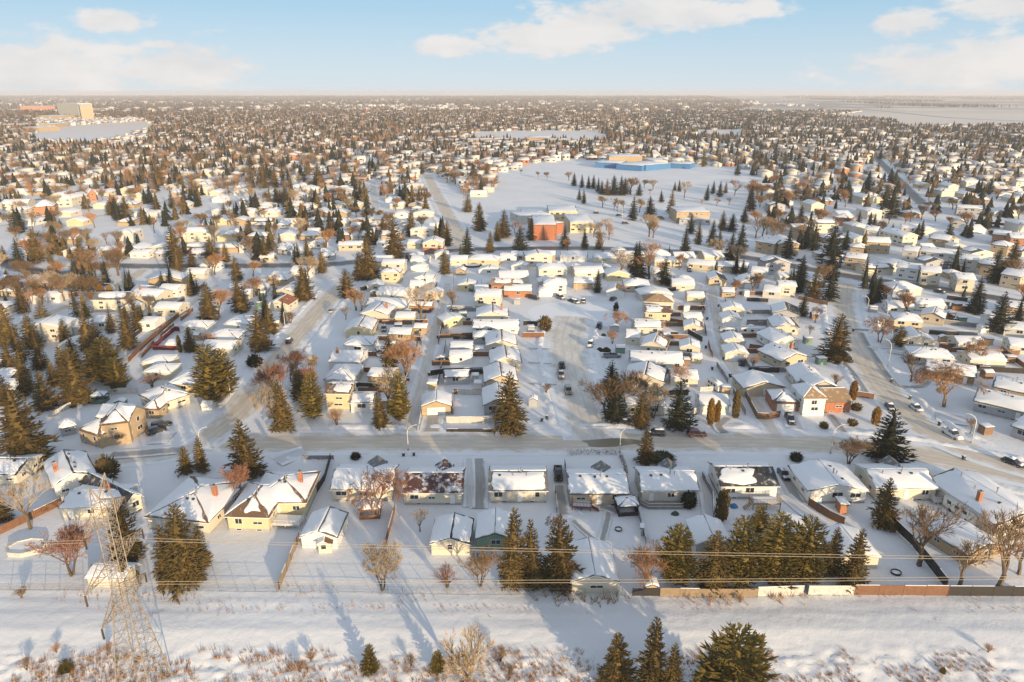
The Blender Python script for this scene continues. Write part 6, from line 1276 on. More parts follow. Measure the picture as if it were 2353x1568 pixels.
def octdeck():
    p = T('c3', 1020, 375); o = thing('deck', 'grey octagonal garden deck behind the bungalow', 'deck', (p.x, p.y, 0), 0, 'raised garden decks'); f = MB(); r = MB()
    pts = [(-5.0, 2.2), (-5.0, -.6), (-3.6, -2.0), (3.0, -2.0), (4.3, -.8), (4.3, 2.2)]; n = len(pts)
    vs = [(x, y, .55) for x, y in pts] + [(x, y, 0) for x, y in pts]; f.add(vs, [tuple(range(n))] + [(i, n+i, n+(i+1)%n, (i+1)%n) for i in range(n)], 'wood_grey'); obj('floor', f, o)
    for i in range(n - 1):
        a, b = Vector((*pts[i], 1.4)), Vector((*pts[i+1], 1.4)); r.tube(a, b, .05, .05, 'trim', 4); r.tube(a - Vector((0,0,.7)), b - Vector((0,0,.7)), .04, .04, 'trim', 4)
        for k in range(max(1, int((b-a).length / .35))): q = a.lerp(b, k / max(1, int((b-a).length / .35))); r.tube(q, q - Vector((0,0,.85)), .025, .025, 'wood_grey', 4)
    obj('railing', r, o)
octdeck()
def gazebo(tile, x, y, s, label, wood_, roofm, name='gazebo'):
    p = T(tile, x, y); o = thing(name, label, 'gazebo', (p.x, p.y, 0), .1, 'garden gazebos'); pm = MB(); pm.box(-.07,-.07,0,.07,.07,2.3,wood_); me = pm.mesh('post')
    for sx in (-1,1):
        for sy in (-1,1): link('post', me, o, (sx*s, sy*s*.9, 0))
    w = MB()
    for (x0,y0,x1,y1) in ((-s,-s*.9-.03,s,-s*.9+.03),(-s,s*.9-.03,s,s*.9+.03),(-s-.03,-s*.9,-s+.03,s*.9),(s-.03,-s*.9,s+.03,s*.9)): w.box(x0,y0,.05,x1,y1,.95,wood_); w.box(x0,y0,1.9,x1,y1,2.1,wood_)
    obj('railing', w, o); r = MB(); e = s + .3; r.add([(-e,-e*.9,2.3),(e,-e*.9,2.3),(e,e*.9,2.3),(-e,e*.9,2.3),(0,0,3.2)], [(0,1,4),(1,2,4),(2,3,4),(3,0,4),(3,2,1,0)], roofm); ro = obj('roof', r, o)
    V = Vector; A = V((-e,-e*.9,2.3)); B = V((e,-e*.9,2.3)); C_ = V((e,e*.9,2.3)); D_ = V((-e,e*.9,2.3)); t = V((0,0,3.2))
    for q in ((A,B,t,t),(B,C_,t,t),(C_,D_,t,t),(D_,A,t,t)): obj('snow', snow_slab(q, random.Random(4), (.06,.06,.1,.06), .12, 4), ro, smooth=True)
gazebo('c2', 768, 445, 1.9, 'orange-red gazebo before the bungalow with the red-tinged tree', 'wood_orange', 'shingle_grey'); gazebo('c3', 762, 425, 1.9, 'black gazebo at the beige bungalow corner', 'wood_dark', 'vent_black')
gazebo('b4', 1412, 360, 1.5, 'small orange play hut below the dark right spruces', 'wood_orange', 'shingle_rust', 'play_hut'); gazebo('b1', 790, 1020, 1.6, 'dark green play hut behind the tan house', 'wood_green', 'shingle_black', 'play_hut')
def ring(tile, x, y, rx, ry, label, name, mat, h=.9, n=8, snow=True):
    p = T(tile, x, y); o = thing(name, label, name.replace('_', ' '), (p.x, p.y, 0), .2); f = MB(); vo = [(math.cos(6.283*k/n)*rx, math.sin(6.283*k/n)*ry) for k in range(n)]
    for k in range(n):
        a, b = vo[k], vo[(k+1)%n]; s = .9
        f.add([(*a,0),(*b,0),(*b,h),(*a,h),(a[0]*s,a[1]*s,0),(b[0]*s,b[1]*s,0),(b[0]*s,b[1]*s,h),(a[0]*s,a[1]*s,h)], [(0,1,2,3),(3,2,6,7),(7,6,5,4)], mat)
    obj('rim', f, o); g = MB(); g.add([(x_*.9,y_*.9,h-.22) for x_,y_ in vo], [tuple(range(n))], 'roof_snow'); obj('cover', g, o)
ring('c1', 182, 680, 3.4, 2.4, 'snow-covered octagonal garden pool at the lower left', 'garden_pool', 'pool_edge'); ring('c4', 855, 838, .9, .8, 'small dark fire ring in the yard left of the dark fence', 'fire_pit', 'rubber', .35, 14)
ring('c3', 712, 548, .7, .7, 'small dark round tub in the snow near the black gazebo', 'garden_tub', 'rubber', .3, 12); ring('a2', 1700, 1460, 4.2, 3.6, 'round trampoline in a yard below the collector road', 'garden_trampoline', 'rubber', .8, 20)
def trailer(tile, x, y, dx, dy, L, H, label, name='motorhome', col='wall_white'):
    p = T(tile, x, y); o = thing(name, label, name.replace('_', ' '), (p.x, p.y, 0), heading(tile, x, y, dx, dy), 'parked trailers'); b = MB(); w = 1.15
    loft(b, [(-L/2,[(0,.5),(w*.9,.5),(w*.95,H*.5),(w*.8,H-.2),(0,H-.1)]),(-L/2+.3,[(0,.45),(w,.45),(w,H*.5),(w*.93,H-.1),(0,H)]),(L/2-.6,[(0,.45),(w,.45),(w,H*.5),(w*.93,H-.1),(0,H)]),(L/2,[(0,.5),(w*.9,.5),(w*.95,H*.45),(w*.7,H*.75),(0,H*.8)])], col); obj('body', b, o)
    g = MB()
    for s in (1,-1):
        for k in range(3): xx = -L/2+1+k*(L-2)/3; g.box(xx, s*w-.02, H*.55, xx+.9, s*w+.02, H*.78, 'glass')
    obj('window', g, o); s = MB(); loft(s, [(-L/2+.2,[(0,H-.1),(w*.8,H-.14),(w*.7,H),(0,H+.06)]),(0,[(0,H-.1),(w*.85,H-.14),(w*.75,H+.1),(0,H+.16)]),(L/2-.7,[(0,H-.1),(w*.8,H-.14),(w*.7,H),(0,H+.06)])], 'roof_snow'); obj('snow', s, o, smooth=True)
    wm = MB(); wm.tube((0,-.12,0),(0,.12,0),.36,.36,'rubber',14); me = wm.mesh('wheel')
    for sx in (-L*.25, L*.25):
        for t in (1,-1): link('wheel', me, o, (sx, t*w*.9, .36))
trailer('c4', 1295, 455, 60, 40, 7.5, 2.7, 'white motorhome under snow beside the long grey house'); trailer('b3', 1890, 495, 60, 2, 9, 2.9, 'long white travel trailer in a yard on the second lane', 'travel_trailer'); trailer('b3', 1592, 915, 20, 14, 6, 2.4, 'snow-covered trailer beside the white fence on the second lane', 'travel_trailer'); trailer('b3', 1695, 475, 60, 4, 6, 1.6, 'low trailer left of the long white travel trailer', 'utility_trailer', 'wall_grey'); trailer('b2', 1470, 690, 40, 0, 4.6, 1.5, 'low covered boat trailer beside the white lane garage', 'boat_trailer', 'wall_grey')
def heap(tile, x, y, s, mat, label, name):
    p = T(tile, x, y); mb = MB(); r = random.Random(x); K = 10; vs = []
    for i in range(5):
        t = i / 4; vs += [(math.cos(6.283*k/K)*s*(1-t*t*.8)*r.uniform(.85,1.15), math.sin(6.283*k/K)*s*.8*(1-t*t*.8)*r.uniform(.85,1.15), s*.9*t) for k in range(K)]
    mb.add(vs, [(i*K+k, i*K+(k+1)%K, (i+1)*K+(k+1)%K, (i+1)*K+k) for i in range(4) for k in range(K)] + [tuple(range(4*K, 5*K))], mat); o = obj(name, mb, None, (p.x, p.y, 0)); tag(o, label, name.split('_')[-1])
heap('c4', 335, 360, 1.2, 'tarp_blue', 'blue tarpaulin over a heap beside the brown fence', 'tarp'); heap('b3', 688, 620, 1.3, 'shrub_dark', 'left dark covered mound beside the snowy grey pickup', 'covered_mound'); heap('b3', 738, 622, 1.5, 'shrub_dark', 'right dark covered mound beside the snowy grey pickup', 'covered_mound'); heap('b3', 718, 500, .9, 'shrub_dark', 'small dark covered mound near the brown bare shrub', 'covered_mound')
heap('c3', 1090, 445, .8, 'bin_dark', 'dark covered barbecue below the octagonal deck', 'barbecue'); heap('b2', 1740, 905, 1.0, 'roof_snow', 'snow-covered heap beside the black-roofed garage', 'snow_heap'); heap('c3', 1482, 395, .9, 'tarp_blue', 'grey-blue covered heap beside the raised tan deck', 'covered_heap')
# ---------------------------------------------------------------- the steel tower and its wires
def tower():
    b0 = P(337, 1600); g = gz(50, b0.y); H = 33.0 - g; o = thing('power_pylon', 'tan steel lattice power pylon rising at the lower left', 'pylon', (b0.x, b0.y, g), 0)
    m = MB(); mt = 'tower_steel'
    def hw(z): return 2.7 - 1.85 * min(1, z / 18) if z < 18 else .85
    def L(a, b, r): m.tube(a, b, r, r, mt, 4, False)
    zs = [0]; 
    while zs[-1] < H - 3.2: zs.append(zs[-1] + max(1.3, hw(zs[-1]) * 1.15))
    zs[-1] = H - 3.2
    for i in range(len(zs) - 1):
        z0, z1 = zs[i], zs[i+1]; a, b = hw(z0), hw(z1); c0 = [(-a,-a),(a,-a),(a,a),(-a,a)]; c1 = [(-b,-b),(b,-b),(b,b),(-b,b)]
        for k in range(4):
            j = (k+1) % 4; L((*c0[k],z0), (*c1[k],z1), .08 if z0 < 18 else .065); L((*c0[k],z0), (*c1[j],z1), .03); L((*c0[j],z0), (*c1[k],z1), .03); L((*c1[k],z1), (*c1[j],z1), .03)
            if a > 1.6:
                mid = ((c0[k][0]+c0[j][0])/2, (c0[k][1]+c0[j][1])/2, z0); L(mid, ((c0[k][0]+c1[k][0])/2,(c0[k][1]+c1[k][1])/2,(z0+z1)/2), .03); L(mid, ((c0[j][0]+c1[j][0])/2,(c0[j][1]+c1[j][1])/2,(z0+z1)/2), .03)
    obj('mast', m, o); m = MB(); t = .85
    for s in (-1, 1):
        for q in (-1, 1): L((q*t, s*t, H-3.2), (0, s*1.7, H), .06)
        L((-t, 0, H-3.2), (0, s*1.7, H), .04); L((0, s*.2, H-3.2), (0, s*1.7, H), .04)
    obj('peak', m, o)
    for zz, ln in ((27.6, 4.6), (21.0, 6.8), (14.8, 5.4)):
        z = zz - g
        for s in (-1, 1):
            m = MB(); tip = Vector((0, s*ln, z + .1)); n = 5
            for q in (-1, 1):
                lo, hi = Vector((q*t, s*t, z)), Vector((q*t*.9, s*t, z + 2.0)); L(lo, tip, .065); L(hi, tip, .06)
                for k in range(n):
                    u0, u1 = k/n, (k+1)/n; L(lo.lerp(tip, u0), hi.lerp(tip, u1), .035); L(lo.lerp(tip, u1), hi.lerp(tip, u1), .03)
            for k in range(n):
                a0, a1 = Vector((-t,s*t,z)).lerp(tip, k/n), Vector((t,s*t,z)).lerp(tip, k/n); b0_, b1 = Vector((-t,s*t,z)).lerp(tip, (k+1)/n), Vector((t,s*t,z)).lerp(tip, (k+1)/n); L(a0, b1, .035); L(a1, b0_, .035); L(b0_, b1, .03)
            ar = obj('cross_arm', m, o); iu = MB(); 
            for k in range(9): iu.tube((0,0,-.18*k), (0,0,-.18*k-.09), .14, .10, 'bark', 8)
            obj('insulator', iu, ar, loc=tip)
    return b0, g
tb, tg = tower()
def wires():
    for k, (ya, za, h0, h1, lab) in enumerate([(6.8, 21, 19.2, 14.3, 'twin power wire from the middle arm crossing above the yards'), (5.4, 14.8, 13.0, 12.0, 'twin power wire from the lowest arm near the fence')]):
        for w in (0, 1):
            mb = MB(); x0 = tb.x; n = 60; pts = []
            for i in range(n + 1):
                x = x0 + 260 * i / n; s = i / n; z = h0 + (h1 - h0) * s * 1.15 - 4 * 3.2 * s * (1 - s) * .5 if k == 0 else h0 + 1.0 * s - .8 * math.sin(math.pi * s)
                pts.append((x, tb.y + ya + w * .45 + .012 * (x - x0), z + w * .1))
            mb.sweep(pts, .032, 'wire', 5); o = obj('power_wire', mb); tag(o, ('near ' if not w else 'far ') + 'strand of the ' + lab, 'wire', 'power wires')
            mb = MB(); pts = [(x0 - 90 * i / 20, tb.y + ya + w * .45, h0 - 3 * math.sin(i / 20 * 1.2) + w * .1) for i in range(21)]; mb.sweep(pts, .032, 'wire', 5); o = obj('power_wire', mb); tag(o, ('near ' if not w else 'far ') + 'left piece of the ' + lab, 'wire', 'power wires')
wires()
def pole(tile, x, yb, yt, label):
    p = T(tile, x, yb); H = height_to(p, D(tile, x, yt)[1]); mb = MB(); mb.tube((0,0,-.2),(0,0,H),.16,.11,'bark',8); o = thing('utility_pole', label, 'pole', (p.x, p.y, 0), .3); obj('shaft', mb, o); c = MB(); c.box(-1.1,-.06,H-.9,1.1,.06,H-.75,'bark'); obj('cross_arm', c, o)
pole('b2', 1555, 215, -40, 'wooden pole at the top of the first back lane')
# ---------------------------------------------------------------- the neighbourhoods farther back
def proto_house(seed, w, d, he, ax, rise, wall, roof, snow):
    rnd = random.Random(seed); o = link('tmp', None); parts, ro = house_parts(w, d, he, ax, rise, wall, roof, snow, rnd, 0, parent=o, nvent=0)
    out = []
    for c in list(o.children): out.append((c.name.split('.')[0], c.data, c.matrix_basis.copy(), [(g.name.split('.')[0], g.data, g.matrix_basis.copy()) for g in c.children]))
    for c in list(o.children):
        for g in list(c.children): bpy.data.objects.remove(g)
        bpy.data.objects.remove(c)
    bpy.data.objects.remove(o); return out
HP = []
_r = random.Random(77)
for i in range(26):
    wall = _r.choice(['cream', 'cream', 'white', 'white', 'yellow', 'beige', 'tan', 'pale', 'pale', 'grey', 'orange', 'brown']); roof = _r.choice(['grey', 'brown', 'black', 'tan', 'grey'])
    ax = _r.choice('xxxyh'); two = _r.random() < .18; sn = _r.choice(['FF', 'FF', 'FF', 'EF', 'FE', 'PF']) if ax != 'h' else _r.choice(['FFFF', 'EEEE'])
    HP.append((proto_house(300 + i, _r.uniform(11, 14.5), _r.uniform(8.5, 11), 5.2 if two else 2.7, ax, _r.uniform(1.4, 2.1), wall, roof, sn), wall, 'two-storey house' if two else {'x': 'bungalow', 'y': 'gabled house', 'h': 'hip-roofed house'}[ax]))
GP = [(proto_house(400 + i, _r.uniform(6, 7.5), _r.uniform(6, 7.5), 2.5, _r.choice('xyh'), 1.3, w, 'grey', 'FFFF'), w, 'garage') for i, w in enumerate(['cream', 'white', 'pale', 'tan', 'grey'])]
def put_house(pr, x, y, rz, sc, label, name, group):
    o = thing(name, label, 'house' if name == 'house' else 'garage', (x, y, 0), rz, group); o.scale = (sc, sc, sc)
    for n, dta, mb_, subs in pr:
        c = link(n, dta, o); c.matrix_basis = mb_
        for n2, d2, m2 in subs: g = link(n2, d2, c); g.matrix_basis = m2
def visible(x, y, m=40):
    if y < 60: return False
    u, v = proj(x, y); return -m < u < 2353 + m
GRIDH = {}
def occupied(x, y, r, pad=2.5):
    k = 30
    for i in range(int(x//k)-1, int(x//k)+2):
        for j in range(int(y//k)-1, int(y//k)+2):
            for hx, hy, hr in GRIDH.get((i, j), ()):
                if (hx-x)**2 + (hy-y)**2 < (hr + r + pad - 1) ** 2 * .72: return True
    return False
def occ_add(x, y, r): GRIDH.setdefault((int(x//30), int(y//30)), []).append((x, y, r))
for h in HOUSES: occ_add(*h)
rnd = random.Random(5)
cand = []                                         # (row, x, y, heading, kind)
y = 232.0; row = 0
while y < 2900:
    half = 0.80 * y + 60; x = -half
    sp = 14.8 if y < 900 else 16.0
    while x < half:
        bend = 26 * math.sin(x / 330 + row * .13) + .10 * x * (1 if x > 0 else -.9) * (1 if y > 400 else .2)
        yy = y + bend; ang = math.atan(26 / 330 * math.cos(x / 330 + row * .13) + (.10 if x > 0 else -.09) * (1 if y > 400 else .2))
        if (x // 190) % 3 != 1 or y < 330:
            cand.append((row, x + rnd.uniform(-2.5, 2.5), yy + rnd.uniform(-3.5, 3.5), ang + rnd.choice([0, 0, 0, math.pi/2 * (rnd.random() < .3)]), 'h'))
            if rnd.random() < .7: cand.append((row, x + rnd.uniform(-4, 4), yy + (13 if row % 2 else -13) + rnd.uniform(-1, 1), ang, 'g'))
        else:                                     # blocks whose streets run away from the camera
            cand.append((row, x + (2 if (x // 15) % 2 else -2), yy + rnd.uniform(-3, 3), ang + math.pi/2, 'h'))
        x += sp
    y += 27 if row % 2 == 0 else 33; row += 1
cand.sort(key=lambda c: c[2])
indiv_h = []; indiv_g = []; rest = []
nh = sum(1 for o in COL.objects if o.parent is None and o.get('category') in ('house',)); ng = sum(1 for o in COL.objects if o.get('category') == 'garage')
for (rw, x, y_, a, k) in cand:
    if not visible(x, y_): continue
    r = 6.5 if k == 'h' else 4
    if in_field(x, y_) or near_road(x, y_, r + 1 if y_ < 900 else 2): continue
    if y_ < 900 and occupied(x, y_, r, 1.5): continue
    u, v = proj(x, y_)
    if u > 2060 and v < 290: continue
    if u < 380 and v < 270: continue
    if y_ < 900: occ_add(x, y_, r)
    if k == 'h' and nh + len(indiv_h) < 298: indiv_h.append((rw, x, y_, a))
    elif k == 'g' and ng + len(indiv_g) < 230 and y_ < 560: indiv_g.append((rw, x, y_, a))
    elif y_ < 1200 or rnd.random() < .62: rest.append((x, y_, a, k))
def label_rows(lst, kind):
    by = {}
    for t in lst: by.setdefault(t[0], []).append(t)
    res = []
    for ri, rw in enumerate(sorted(by)):
        for i, t in enumerate(sorted(by[rw], key=lambda t: t[1])): res.append((t, ri, i))
    return res
for (t, ri, i) in label_rows(indiv_h, 'house'):
    pr, wall, kind = rnd.choice(HP); put_house(pr, t[1], t[2], t[3], rnd.uniform(.93, 1.05), '%s snow-roofed %s, %s from the left in the %s row of back blocks' % ({'pale': 'off-white', 'orange': 'orange brick'}.get(wall, wall), kind, nth(i), nth(ri)), 'house', 'houses of the snowy suburb')
    HOUSES.append((t[1], t[2], 7))
for (t, ri, i) in label_rows(indiv_g, 'garage'):
    pr, wall, kind = rnd.choice(GP); put_house(pr, t[1], t[2], t[3], 1.0, '%s garage, %s from the left in the %s garage row of back blocks' % ({'pale': 'off-white'}.get(wall, wall), nth(i), nth(ri)), 'garage', 'backyard garages'); HOUSES.append((t[1], t[2], 4.5))
# ------------------------------------------------ what is past counting: far houses and far trees, each one object
class Big:
    def __init__(s): s.v = []; s.f4 = []; s.f3 = []; s.n = 0; s.m4 = []; s.m3 = []
    def add(s, vs, quads, tris, mq=None, mt=None):
        s.v.append(vs)
        if len(quads): s.f4.append(quads + s.n); s.m4.append(mq if mq is not None else np.zeros(len(quads), int))
        if len(tris): s.f3.append(tris + s.n); s.m3.append(mt if mt is not None else np.zeros(len(tris), int))
        s.n += len(vs)
    def build(s, name, mats):
        v = np.concatenate(s.v).astype(np.float32); me = bpy.data.meshes.new(name); f4 = np.concatenate(s.f4) if s.f4 else np.zeros((0, 4), int); f3 = np.concatenate(s.f3) if s.f3 else np.zeros((0, 3), int)
        loops = np.concatenate([f4.ravel(), f3.ravel()]).astype(np.int32); n4, n3 = len(f4), len(f3)
        me.vertices.add(len(v)); me.vertices.foreach_set('co', v.ravel()); me.loops.add(len(loops)); me.loops.foreach_set('vertex_index', loops); me.polygons.add(n4 + n3)
        me.polygons.foreach_set('loop_start', np.concatenate([np.arange(n4) * 4, n4 * 4 + np.arange(n3) * 3]).astype(np.int32))
        for k in mats: me.materials.append(MATS[k])
        me.polygons.foreach_set('material_index', np.concatenate(([*s.m4] if s.m4 else []) + ([*s.m3] if s.m3 else [])).astype(np.int32))
        me.update(calc_edges=True); me.validate(); return me
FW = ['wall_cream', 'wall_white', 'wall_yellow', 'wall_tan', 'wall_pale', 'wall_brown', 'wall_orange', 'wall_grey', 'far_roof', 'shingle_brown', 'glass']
bg = Big()
def far_house(x, y, a, k, s=1.0):
    w, d, h, rz = (rnd.uniform(10, 15), rnd.uniform(8, 11), rnd.choice([3, 3, 3, 5.4]), 1.9) if k == 'h' else (6.5, 6.5, 2.5, 1.3)
    w, d, h, rz = w*s, d*s, h*s, rz*s; X, Y = w/2, d/2; o = .4; e = .25
    v = np.array([(-X,-Y,0),(X,-Y,0),(X,Y,0),(-X,Y,0),(-X,-Y,h),(X,-Y,h),(X,Y,h),(-X,Y,h),(-X,0,h+rz),(X,0,h+rz),
                  (-X-o,-Y-o,h-.15),(X+o,-Y-o,h-.15),(X+o,0,h+rz+e),(-X-o,0,h+rz+e),(X+o,Y+o,h-.15),(-X-o,Y+o,h-.15),(-X-o,-Y-o,h+e),(X+o,-Y-o,h+e),(X+o,Y+o,h+e),(-X-o,Y+o,h+e),
                  (-X*.6,-Y-.02,h*.45),(-X*.2,-Y-.02,h*.45),(-X*.2,-Y-.02,h*.8),(-X*.6,-Y-.02,h*.8),(X*.3,-Y-.02,h*.45),(X*.7,-Y-.02,h*.45),(X*.7,-Y-.02,h*.8),(X*.3,-Y-.02,h*.8)])
    c, s_ = math.cos(a), math.sin(a); v = np.stack([v[:,0]*c - v[:,1]*s_ + x, v[:,0]*s_ + v[:,1]*c + y, v[:,2]], 1)
    q = np.array([(0,1,5,4),(1,2,6,5),(2,3,7,6),(3,0,4,7),(16,17,12,13),(18,19,13,12),(10,11,17,16),(14,15,19,18),(10,16,13,13),(11,12,17,17),(20,21,22,23),(24,25,26,27)]); q = q[[0,1,2,3,4,5,6,7,10,11]]
    t = np.array([(4,8,7),(5,6,9),(10,16,13),(11,12,17),(16,13,19),(17,18,12)]); wm = rnd.choice([0,0,1,1,2,3,4,4,5,6,7])
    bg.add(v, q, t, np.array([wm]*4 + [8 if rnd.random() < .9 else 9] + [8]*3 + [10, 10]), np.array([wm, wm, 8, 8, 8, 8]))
for (x, y_, a, k) in rest: far_house(x, y_, a, k)
y_ = 2900.0
while y_ < 9000:
    n = int(50 + y_ * .012)
    for i in range(n):
        x = rnd.uniform(-.76, .76) * y_; yy = y_ + rnd.uniform(-60, 60)
        if in_field(x, yy) or noise.noise((x * .0011, yy * .0009, 4)) < -.12: continue
        u, v = proj(x, yy)
        if u > 1900 and v < 300: continue
        far_house(x, yy, rnd.uniform(-.3, .3) + rnd.choice([0, 1.57]), 'h', rnd.choice([1, 1, 1.2, 2.2]))
    y_ *= 1.030
me = bg.build('distant_houses', FW); o = link('distant_houses', me); o['kind'] = 'stuff'; tag(o, 'mass of tiny snow-roofed houses stretching to the horizon', 'houses')
# trees: candidates, biggest in the picture become objects of their own
tc = []
def treeok(x, y, near):
    if in_field(x, y) or not visible(x, y): return False
    if y < 950 and near_road(x, y, 1.5): return False
    if near: 
        for hx, hy, hr in NEARH.get((int(x//25), int(y//25)), ()):
            if (hx-x)**2 + (hy-y)**2 < (hr*.85)**2: return False
    return True
NEARH = {}
for hx, hy, hr in HOUSES:
    for i in (-1, 0, 1):
        for j in (-1, 0, 1): NEARH.setdefault((int(hx//25)+i, int(hy//25)+j), []).append((hx, hy, hr))
TG = {}
for x, y, H in TREES: TG.setdefault((int(x//6), int(y//6)), 1)
def dens(x, y): return (.85 if y < 900 else 1.1) + 1.1 * noise.noise((x * .007, y * .007, 1.5)) + .5 * noise.noise((x * .025, y * .025, 7))
y = 240.0
while y < 3000:
    st = 9.5 if y < 1200 else 12; n = int(1.56 * y / st)
    for i in range(n):
        x = rnd.uniform(-.78, .78) * y; yy = y + rnd.uniform(-st, st) * .6; u, v = proj(x, yy)
        k = dens(x, yy) + ((.6 if y > 450 else .35) if u < 900 else 0) - (.45 if y < 345 else 0) - (.25 if 900 < u < 1600 and y < 500 else 0)
        if rnd.random() > k * (.36 if y < 700 else .46 if y < 1200 else .85): continue
        if TG.get((int(x//6), int(yy//6))): continue
        if not treeok(x, yy, yy < 950): continue
        if u > 2060 and v < 292: continue
        if 80 < u < 340 and 275 < v < 335: continue
        TG[(int(x//6), int(yy//6))] = 1
        bare = rnd.random() < (.62 if u < 1500 else .48);
        if not bare:
            for _ in range(rnd.choice([0, 0, 1, 2, 3])):
                x2, y2 = x + rnd.uniform(-6, 6), yy + rnd.uniform(-5, 5)
                if treeok(x2, y2, y2 < 950): tc.append((y2, x2, rnd.uniform(5, 13), False)); TG[(int(x2//6), int(y2//6))] = 1
        tc.append((yy, x, (rnd.uniform(6, 15) if not bare else rnd.uniform(6, 12)), bare))
    y += st
tc.sort(); ns = sum(1 for o in COL.objects if o.get('category') == 'spruce'); nb_ = sum(1 for o in COL.objects if o.name.startswith('bare_tree'))
S_, B_, REST = [], [], []
for (yy, x, H, bare) in tc:
    if bare and nb_ + len(B_) < 296: B_.append((yy, x, H))
    elif not bare and ns + len(S_) < 296: S_.append((yy, x, H))
    else: REST.append((yy, x, H, bare))
print('COUNTS houses', nh, len(indiv_h), 'garages', ng, len(indiv_g), 'rest', len(rest), 'spruce', ns, len(S_), 'bare', nb_, len(B_), 'far trees', len(REST))
def band_label(lst, what, group, keys, fmt):
    lst = sorted(lst); step = 24
    for b in range(0, len(lst), step):
        sub = sorted(lst[b:b+step], key=lambda t: t[1] / t[0])
        for i, (yy, x, H) in enumerate(sub):
            u, v = proj(x, yy); ks = keys(u)
            tree(rnd.choice(ks), Vector((x, yy, 0)), H, fmt % (nth(i), nth(b // step)), rnd, rnd.uniform(.95, 1.35), group)
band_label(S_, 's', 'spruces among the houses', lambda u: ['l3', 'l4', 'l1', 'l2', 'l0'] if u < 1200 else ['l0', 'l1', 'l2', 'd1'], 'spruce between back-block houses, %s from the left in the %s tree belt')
band_label(B_, 'b', 'leafless trees among the houses', lambda u: ['olo', 'wlo', 'tlo', 'wb1', 'glo'] if u < 1500 else ['wlo', 'glo', 'olo'], 'leafless tree between back-block houses, %s from the left in the %s bare belt')
# distant trees: spruces as ragged tiered cones, bare trees as open twiggy brushes
TMAT = ['spruce_dark', 'spruce_green', 'twig_brown', 'twig_orange', 'twig_grey']
tg = Big()
def cone_tree(x, y, H, mi, lo):
    K = 5 if lo else 6; tiers = 2 if lo else 5; vs = []; ts = []; R1 = H * rnd.uniform(.22, .36)
    for i in range(tiers):
        t = i / tiers; z0 = H * (.04 + .9 * t); rr = R1 * (1 - t) ** .8; zt = min(H, z0 + H * (1.5 / tiers) * (1.1 if i < tiers - 1 else 1)); b = len(vs); off = rnd.random() * 6
        for k in range(K): a = off + 6.283 * k / K; q = rr * rnd.uniform(.62, 1.15); vs.append((x + math.cos(a) * q, y + math.sin(a) * q, z0 + rnd.uniform(-.05, .05) * H))
        vs.append((x + rnd.uniform(-.02, .02) * H, y, zt if i < tiers - 1 else H)); ts += [(b + k, b + (k+1) % K, b + K) for k in range(K)]
    tg.add(np.array(vs), np.zeros((0, 4), int), np.array(ts), None, np.full(len(ts), mi))
def brush_tree(x, y, H, mi, lo):
    n = 34 if lo else 90; vs = []; ts = []
    for k in range(n):
        a = rnd.random() * 6.283; e = rnd.uniform(.25, 1.45); r0 = H * rnd.uniform(.1, .25); L = H * rnd.uniform(.45, .62); w = H * (.032 if lo else .018)
        z0 = H * .28; dx, dy, dz = math.cos(a) * math.cos(e), math.sin(a) * math.cos(e), math.sin(e); b = len(vs)
        px, py, pz = x + dx * r0, y + dy * r0, z0 + dz * r0; vs += [(px - w * dy - w*.5, py + w * dx, pz), (px + w * dy + w*.5, py - w * dx, pz), (px + dx * L, py + dy * L, pz + dz * L + .1), (x, y, 0)]
        ts += [(b, b+1, b+2)]
        if k % 5 == 0: vs += [(x - w, y, 0), (x + w, y, 0)]; ts += [(b+4, b+5, b)]
    tg.add(np.array(vs), np.zeros((0, 4), int), np.array(ts), None, np.full(len(ts), mi))
for (yy, x, H, bare) in REST:
    u, v = proj(x, yy); lo = yy > 900
    if bare: brush_tree(x, yy, H, rnd.choice([2, 3, 2, 3, 4]) if u < 1500 else rnd.choice([2, 2, 4]), lo)
    else: cone_tree(x, yy, H, rnd.choice([0, 0, 1]) if u < 1100 else rnd.choice([0, 0, 0, 0, 1]), lo)
y = 3000.0
while y < 12500:
    n = int(620 + y * .07)
    for i in range(n):
        x = rnd.uniform(-.78, .78) * y; yy = y + rnd.uniform(-.03, .03) * y; u, v = proj(x, yy)
        if in_field(x, yy): continue
        dn = noise.noise((x * .0013, yy * .0006, 2)) + .35
        if u > 1700 and v < 290 and not (noise.noise((x * .0022, yy * .0005, 12)) > .10): continue
        if rnd.random() > dn + .35: continue
        sc = rnd.uniform(8, 15) * (1 + (y - 3000) / 9000)
        if rnd.random() < .45: cone_tree(x, yy, sc, 0, True)
        else: brush_tree(x, yy, sc, rnd.choice([2, 4]), True)
    y *= 1.019
me = tg.build('distant_trees', TMAT); o = link('distant_trees', me); o['kind'] = 'stuff'; tag(o, 'mass of small trees between the far houses out to the horizon', 'trees')
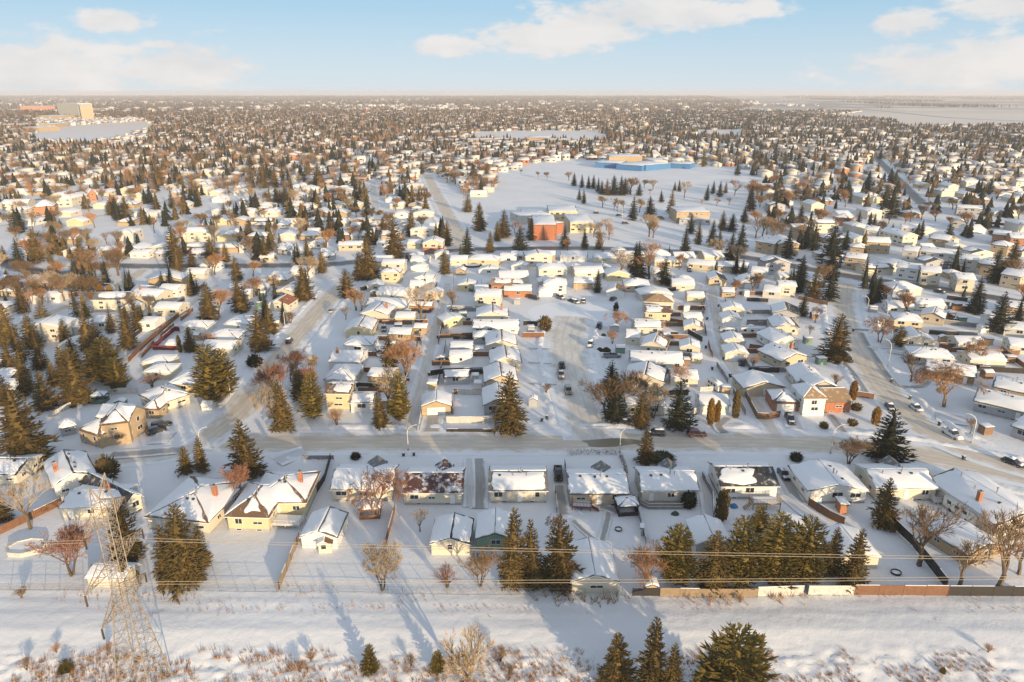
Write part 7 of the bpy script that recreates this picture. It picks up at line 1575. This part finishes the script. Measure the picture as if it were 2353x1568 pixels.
# ---------------------------------------------------------------- dry grass on the near slope and along the fence
def grass():
    g = Big(); r = random.Random(9); vs = []; ts = []
    def tuft(x, y, s, n):
        z = gz(x, y) - .1
        for k in range(n):
            a = r.random() * 6.283; l = s * r.uniform(.5, 1.2); q = r.uniform(0, .25) * s; w = .035 * s + .012; b = len(vs)
            px, py = x + math.cos(a) * q, y + math.sin(a) * q; dx, dy = math.cos(a) * l * .5, math.sin(a) * l * .5; vs.extend([(px - w, py, z), (px + w, py + w, z), (px + dx, py + dy, z + l)]); ts.append((b, b+1, b+2))
    for i in range(9000):
        x = r.uniform(-72, 72); y = r.uniform(68, 82.5)
        d = noise.fractal((x * .12, y * .22, 4.4), .8, 2.2, 5) + (82 - y) * .05 + (.12 if x < -8 else 0)
        if d > .16: tuft(x, y, r.uniform(.25, .75), 9)
    for i in range(1500):
        x = r.uniform(-75, 85); y = r.choice([r.gauss(94.5, .8), r.gauss(91, 1.0)]) ; d = noise.noise((x * .09, y * .3, 14.4))
        if d > .12: tuft(x, y, r.uniform(.2, .55), 6)
    for cx, cy in [(8, 93), (14, 92.5), (33, 93), (45, 93.5)]:
        for k in range(26): tuft(cx + r.gauss(0, 2.2), cy + r.gauss(0, 1.0), r.uniform(.9, 1.7), 4)
    g.add(np.array(vs), np.zeros((0, 4), int), np.array(ts)); o = link('dry_grass', g.build('dry_grass', ['dry_grass'])); o['kind'] = 'stuff'
grass()
# brush clumps on the near slope
rn = random.Random(12)
for i, (u, v, s, k) in enumerate([(150,1545,1.6,'p1'),(62,1540,1.3,'wsh'),(250,1500,1.1,'osh'),(268,1520,1.0,'p0'),(130,1500,1.0,'osh'),(715,1520,1.2,'osh'),(690,1545,1.3,'osh'),(1038,1530,1.0,'osh'),(1150,1520,1.6,'wsh'),(1170,1560,1.4,'wsh'),(945,1530,1.2,'wsh'),(2165,1548,1.2,'p2'),(2270,1500,1.0,'osh'),(50,1375,1.4,'wsh'),(1700,1385,.9,'osh')]):
    p = P(u, v); tree(k, p, s * (1.6 if len(k) > 2 else 1), 'scrubby brown clump on the bottom slope, %s of the scattered clumps' % nth(i) if k[0] != 'b' else 'low dark clump on the bottom slope, %s of the scattered clumps' % nth(i), rn, 1.2 * (s * 1.2 if len(k) == 2 else 1), 'scrub on the near slope')
# ---------------------------------------------------------------- winter haze
HAZE = 0.00010
def haze():
    m = bpy.data.materials.new('haze'); m.use_nodes = True; nt = m.node_tree; nt.nodes.clear(); o = nt.nodes.new('ShaderNodeOutputMaterial'); v = nt.nodes.new('ShaderNodeVolumePrincipled')
    v.inputs['Color'].default_value = (.80, .79, .82, 1); v.inputs['Density'].default_value = HAZE; v.inputs['Anisotropy'].default_value = 0.0; nt.links.new(v.outputs[0], o.inputs['Volume'])
    MATS['haze'] = m; mb = MB(); mb.box(-14600, -300, -60, 14600, 16000, 84, 'haze'); h = obj('haze', mb); h['kind'] = 'stuff'
if HAZE: haze()
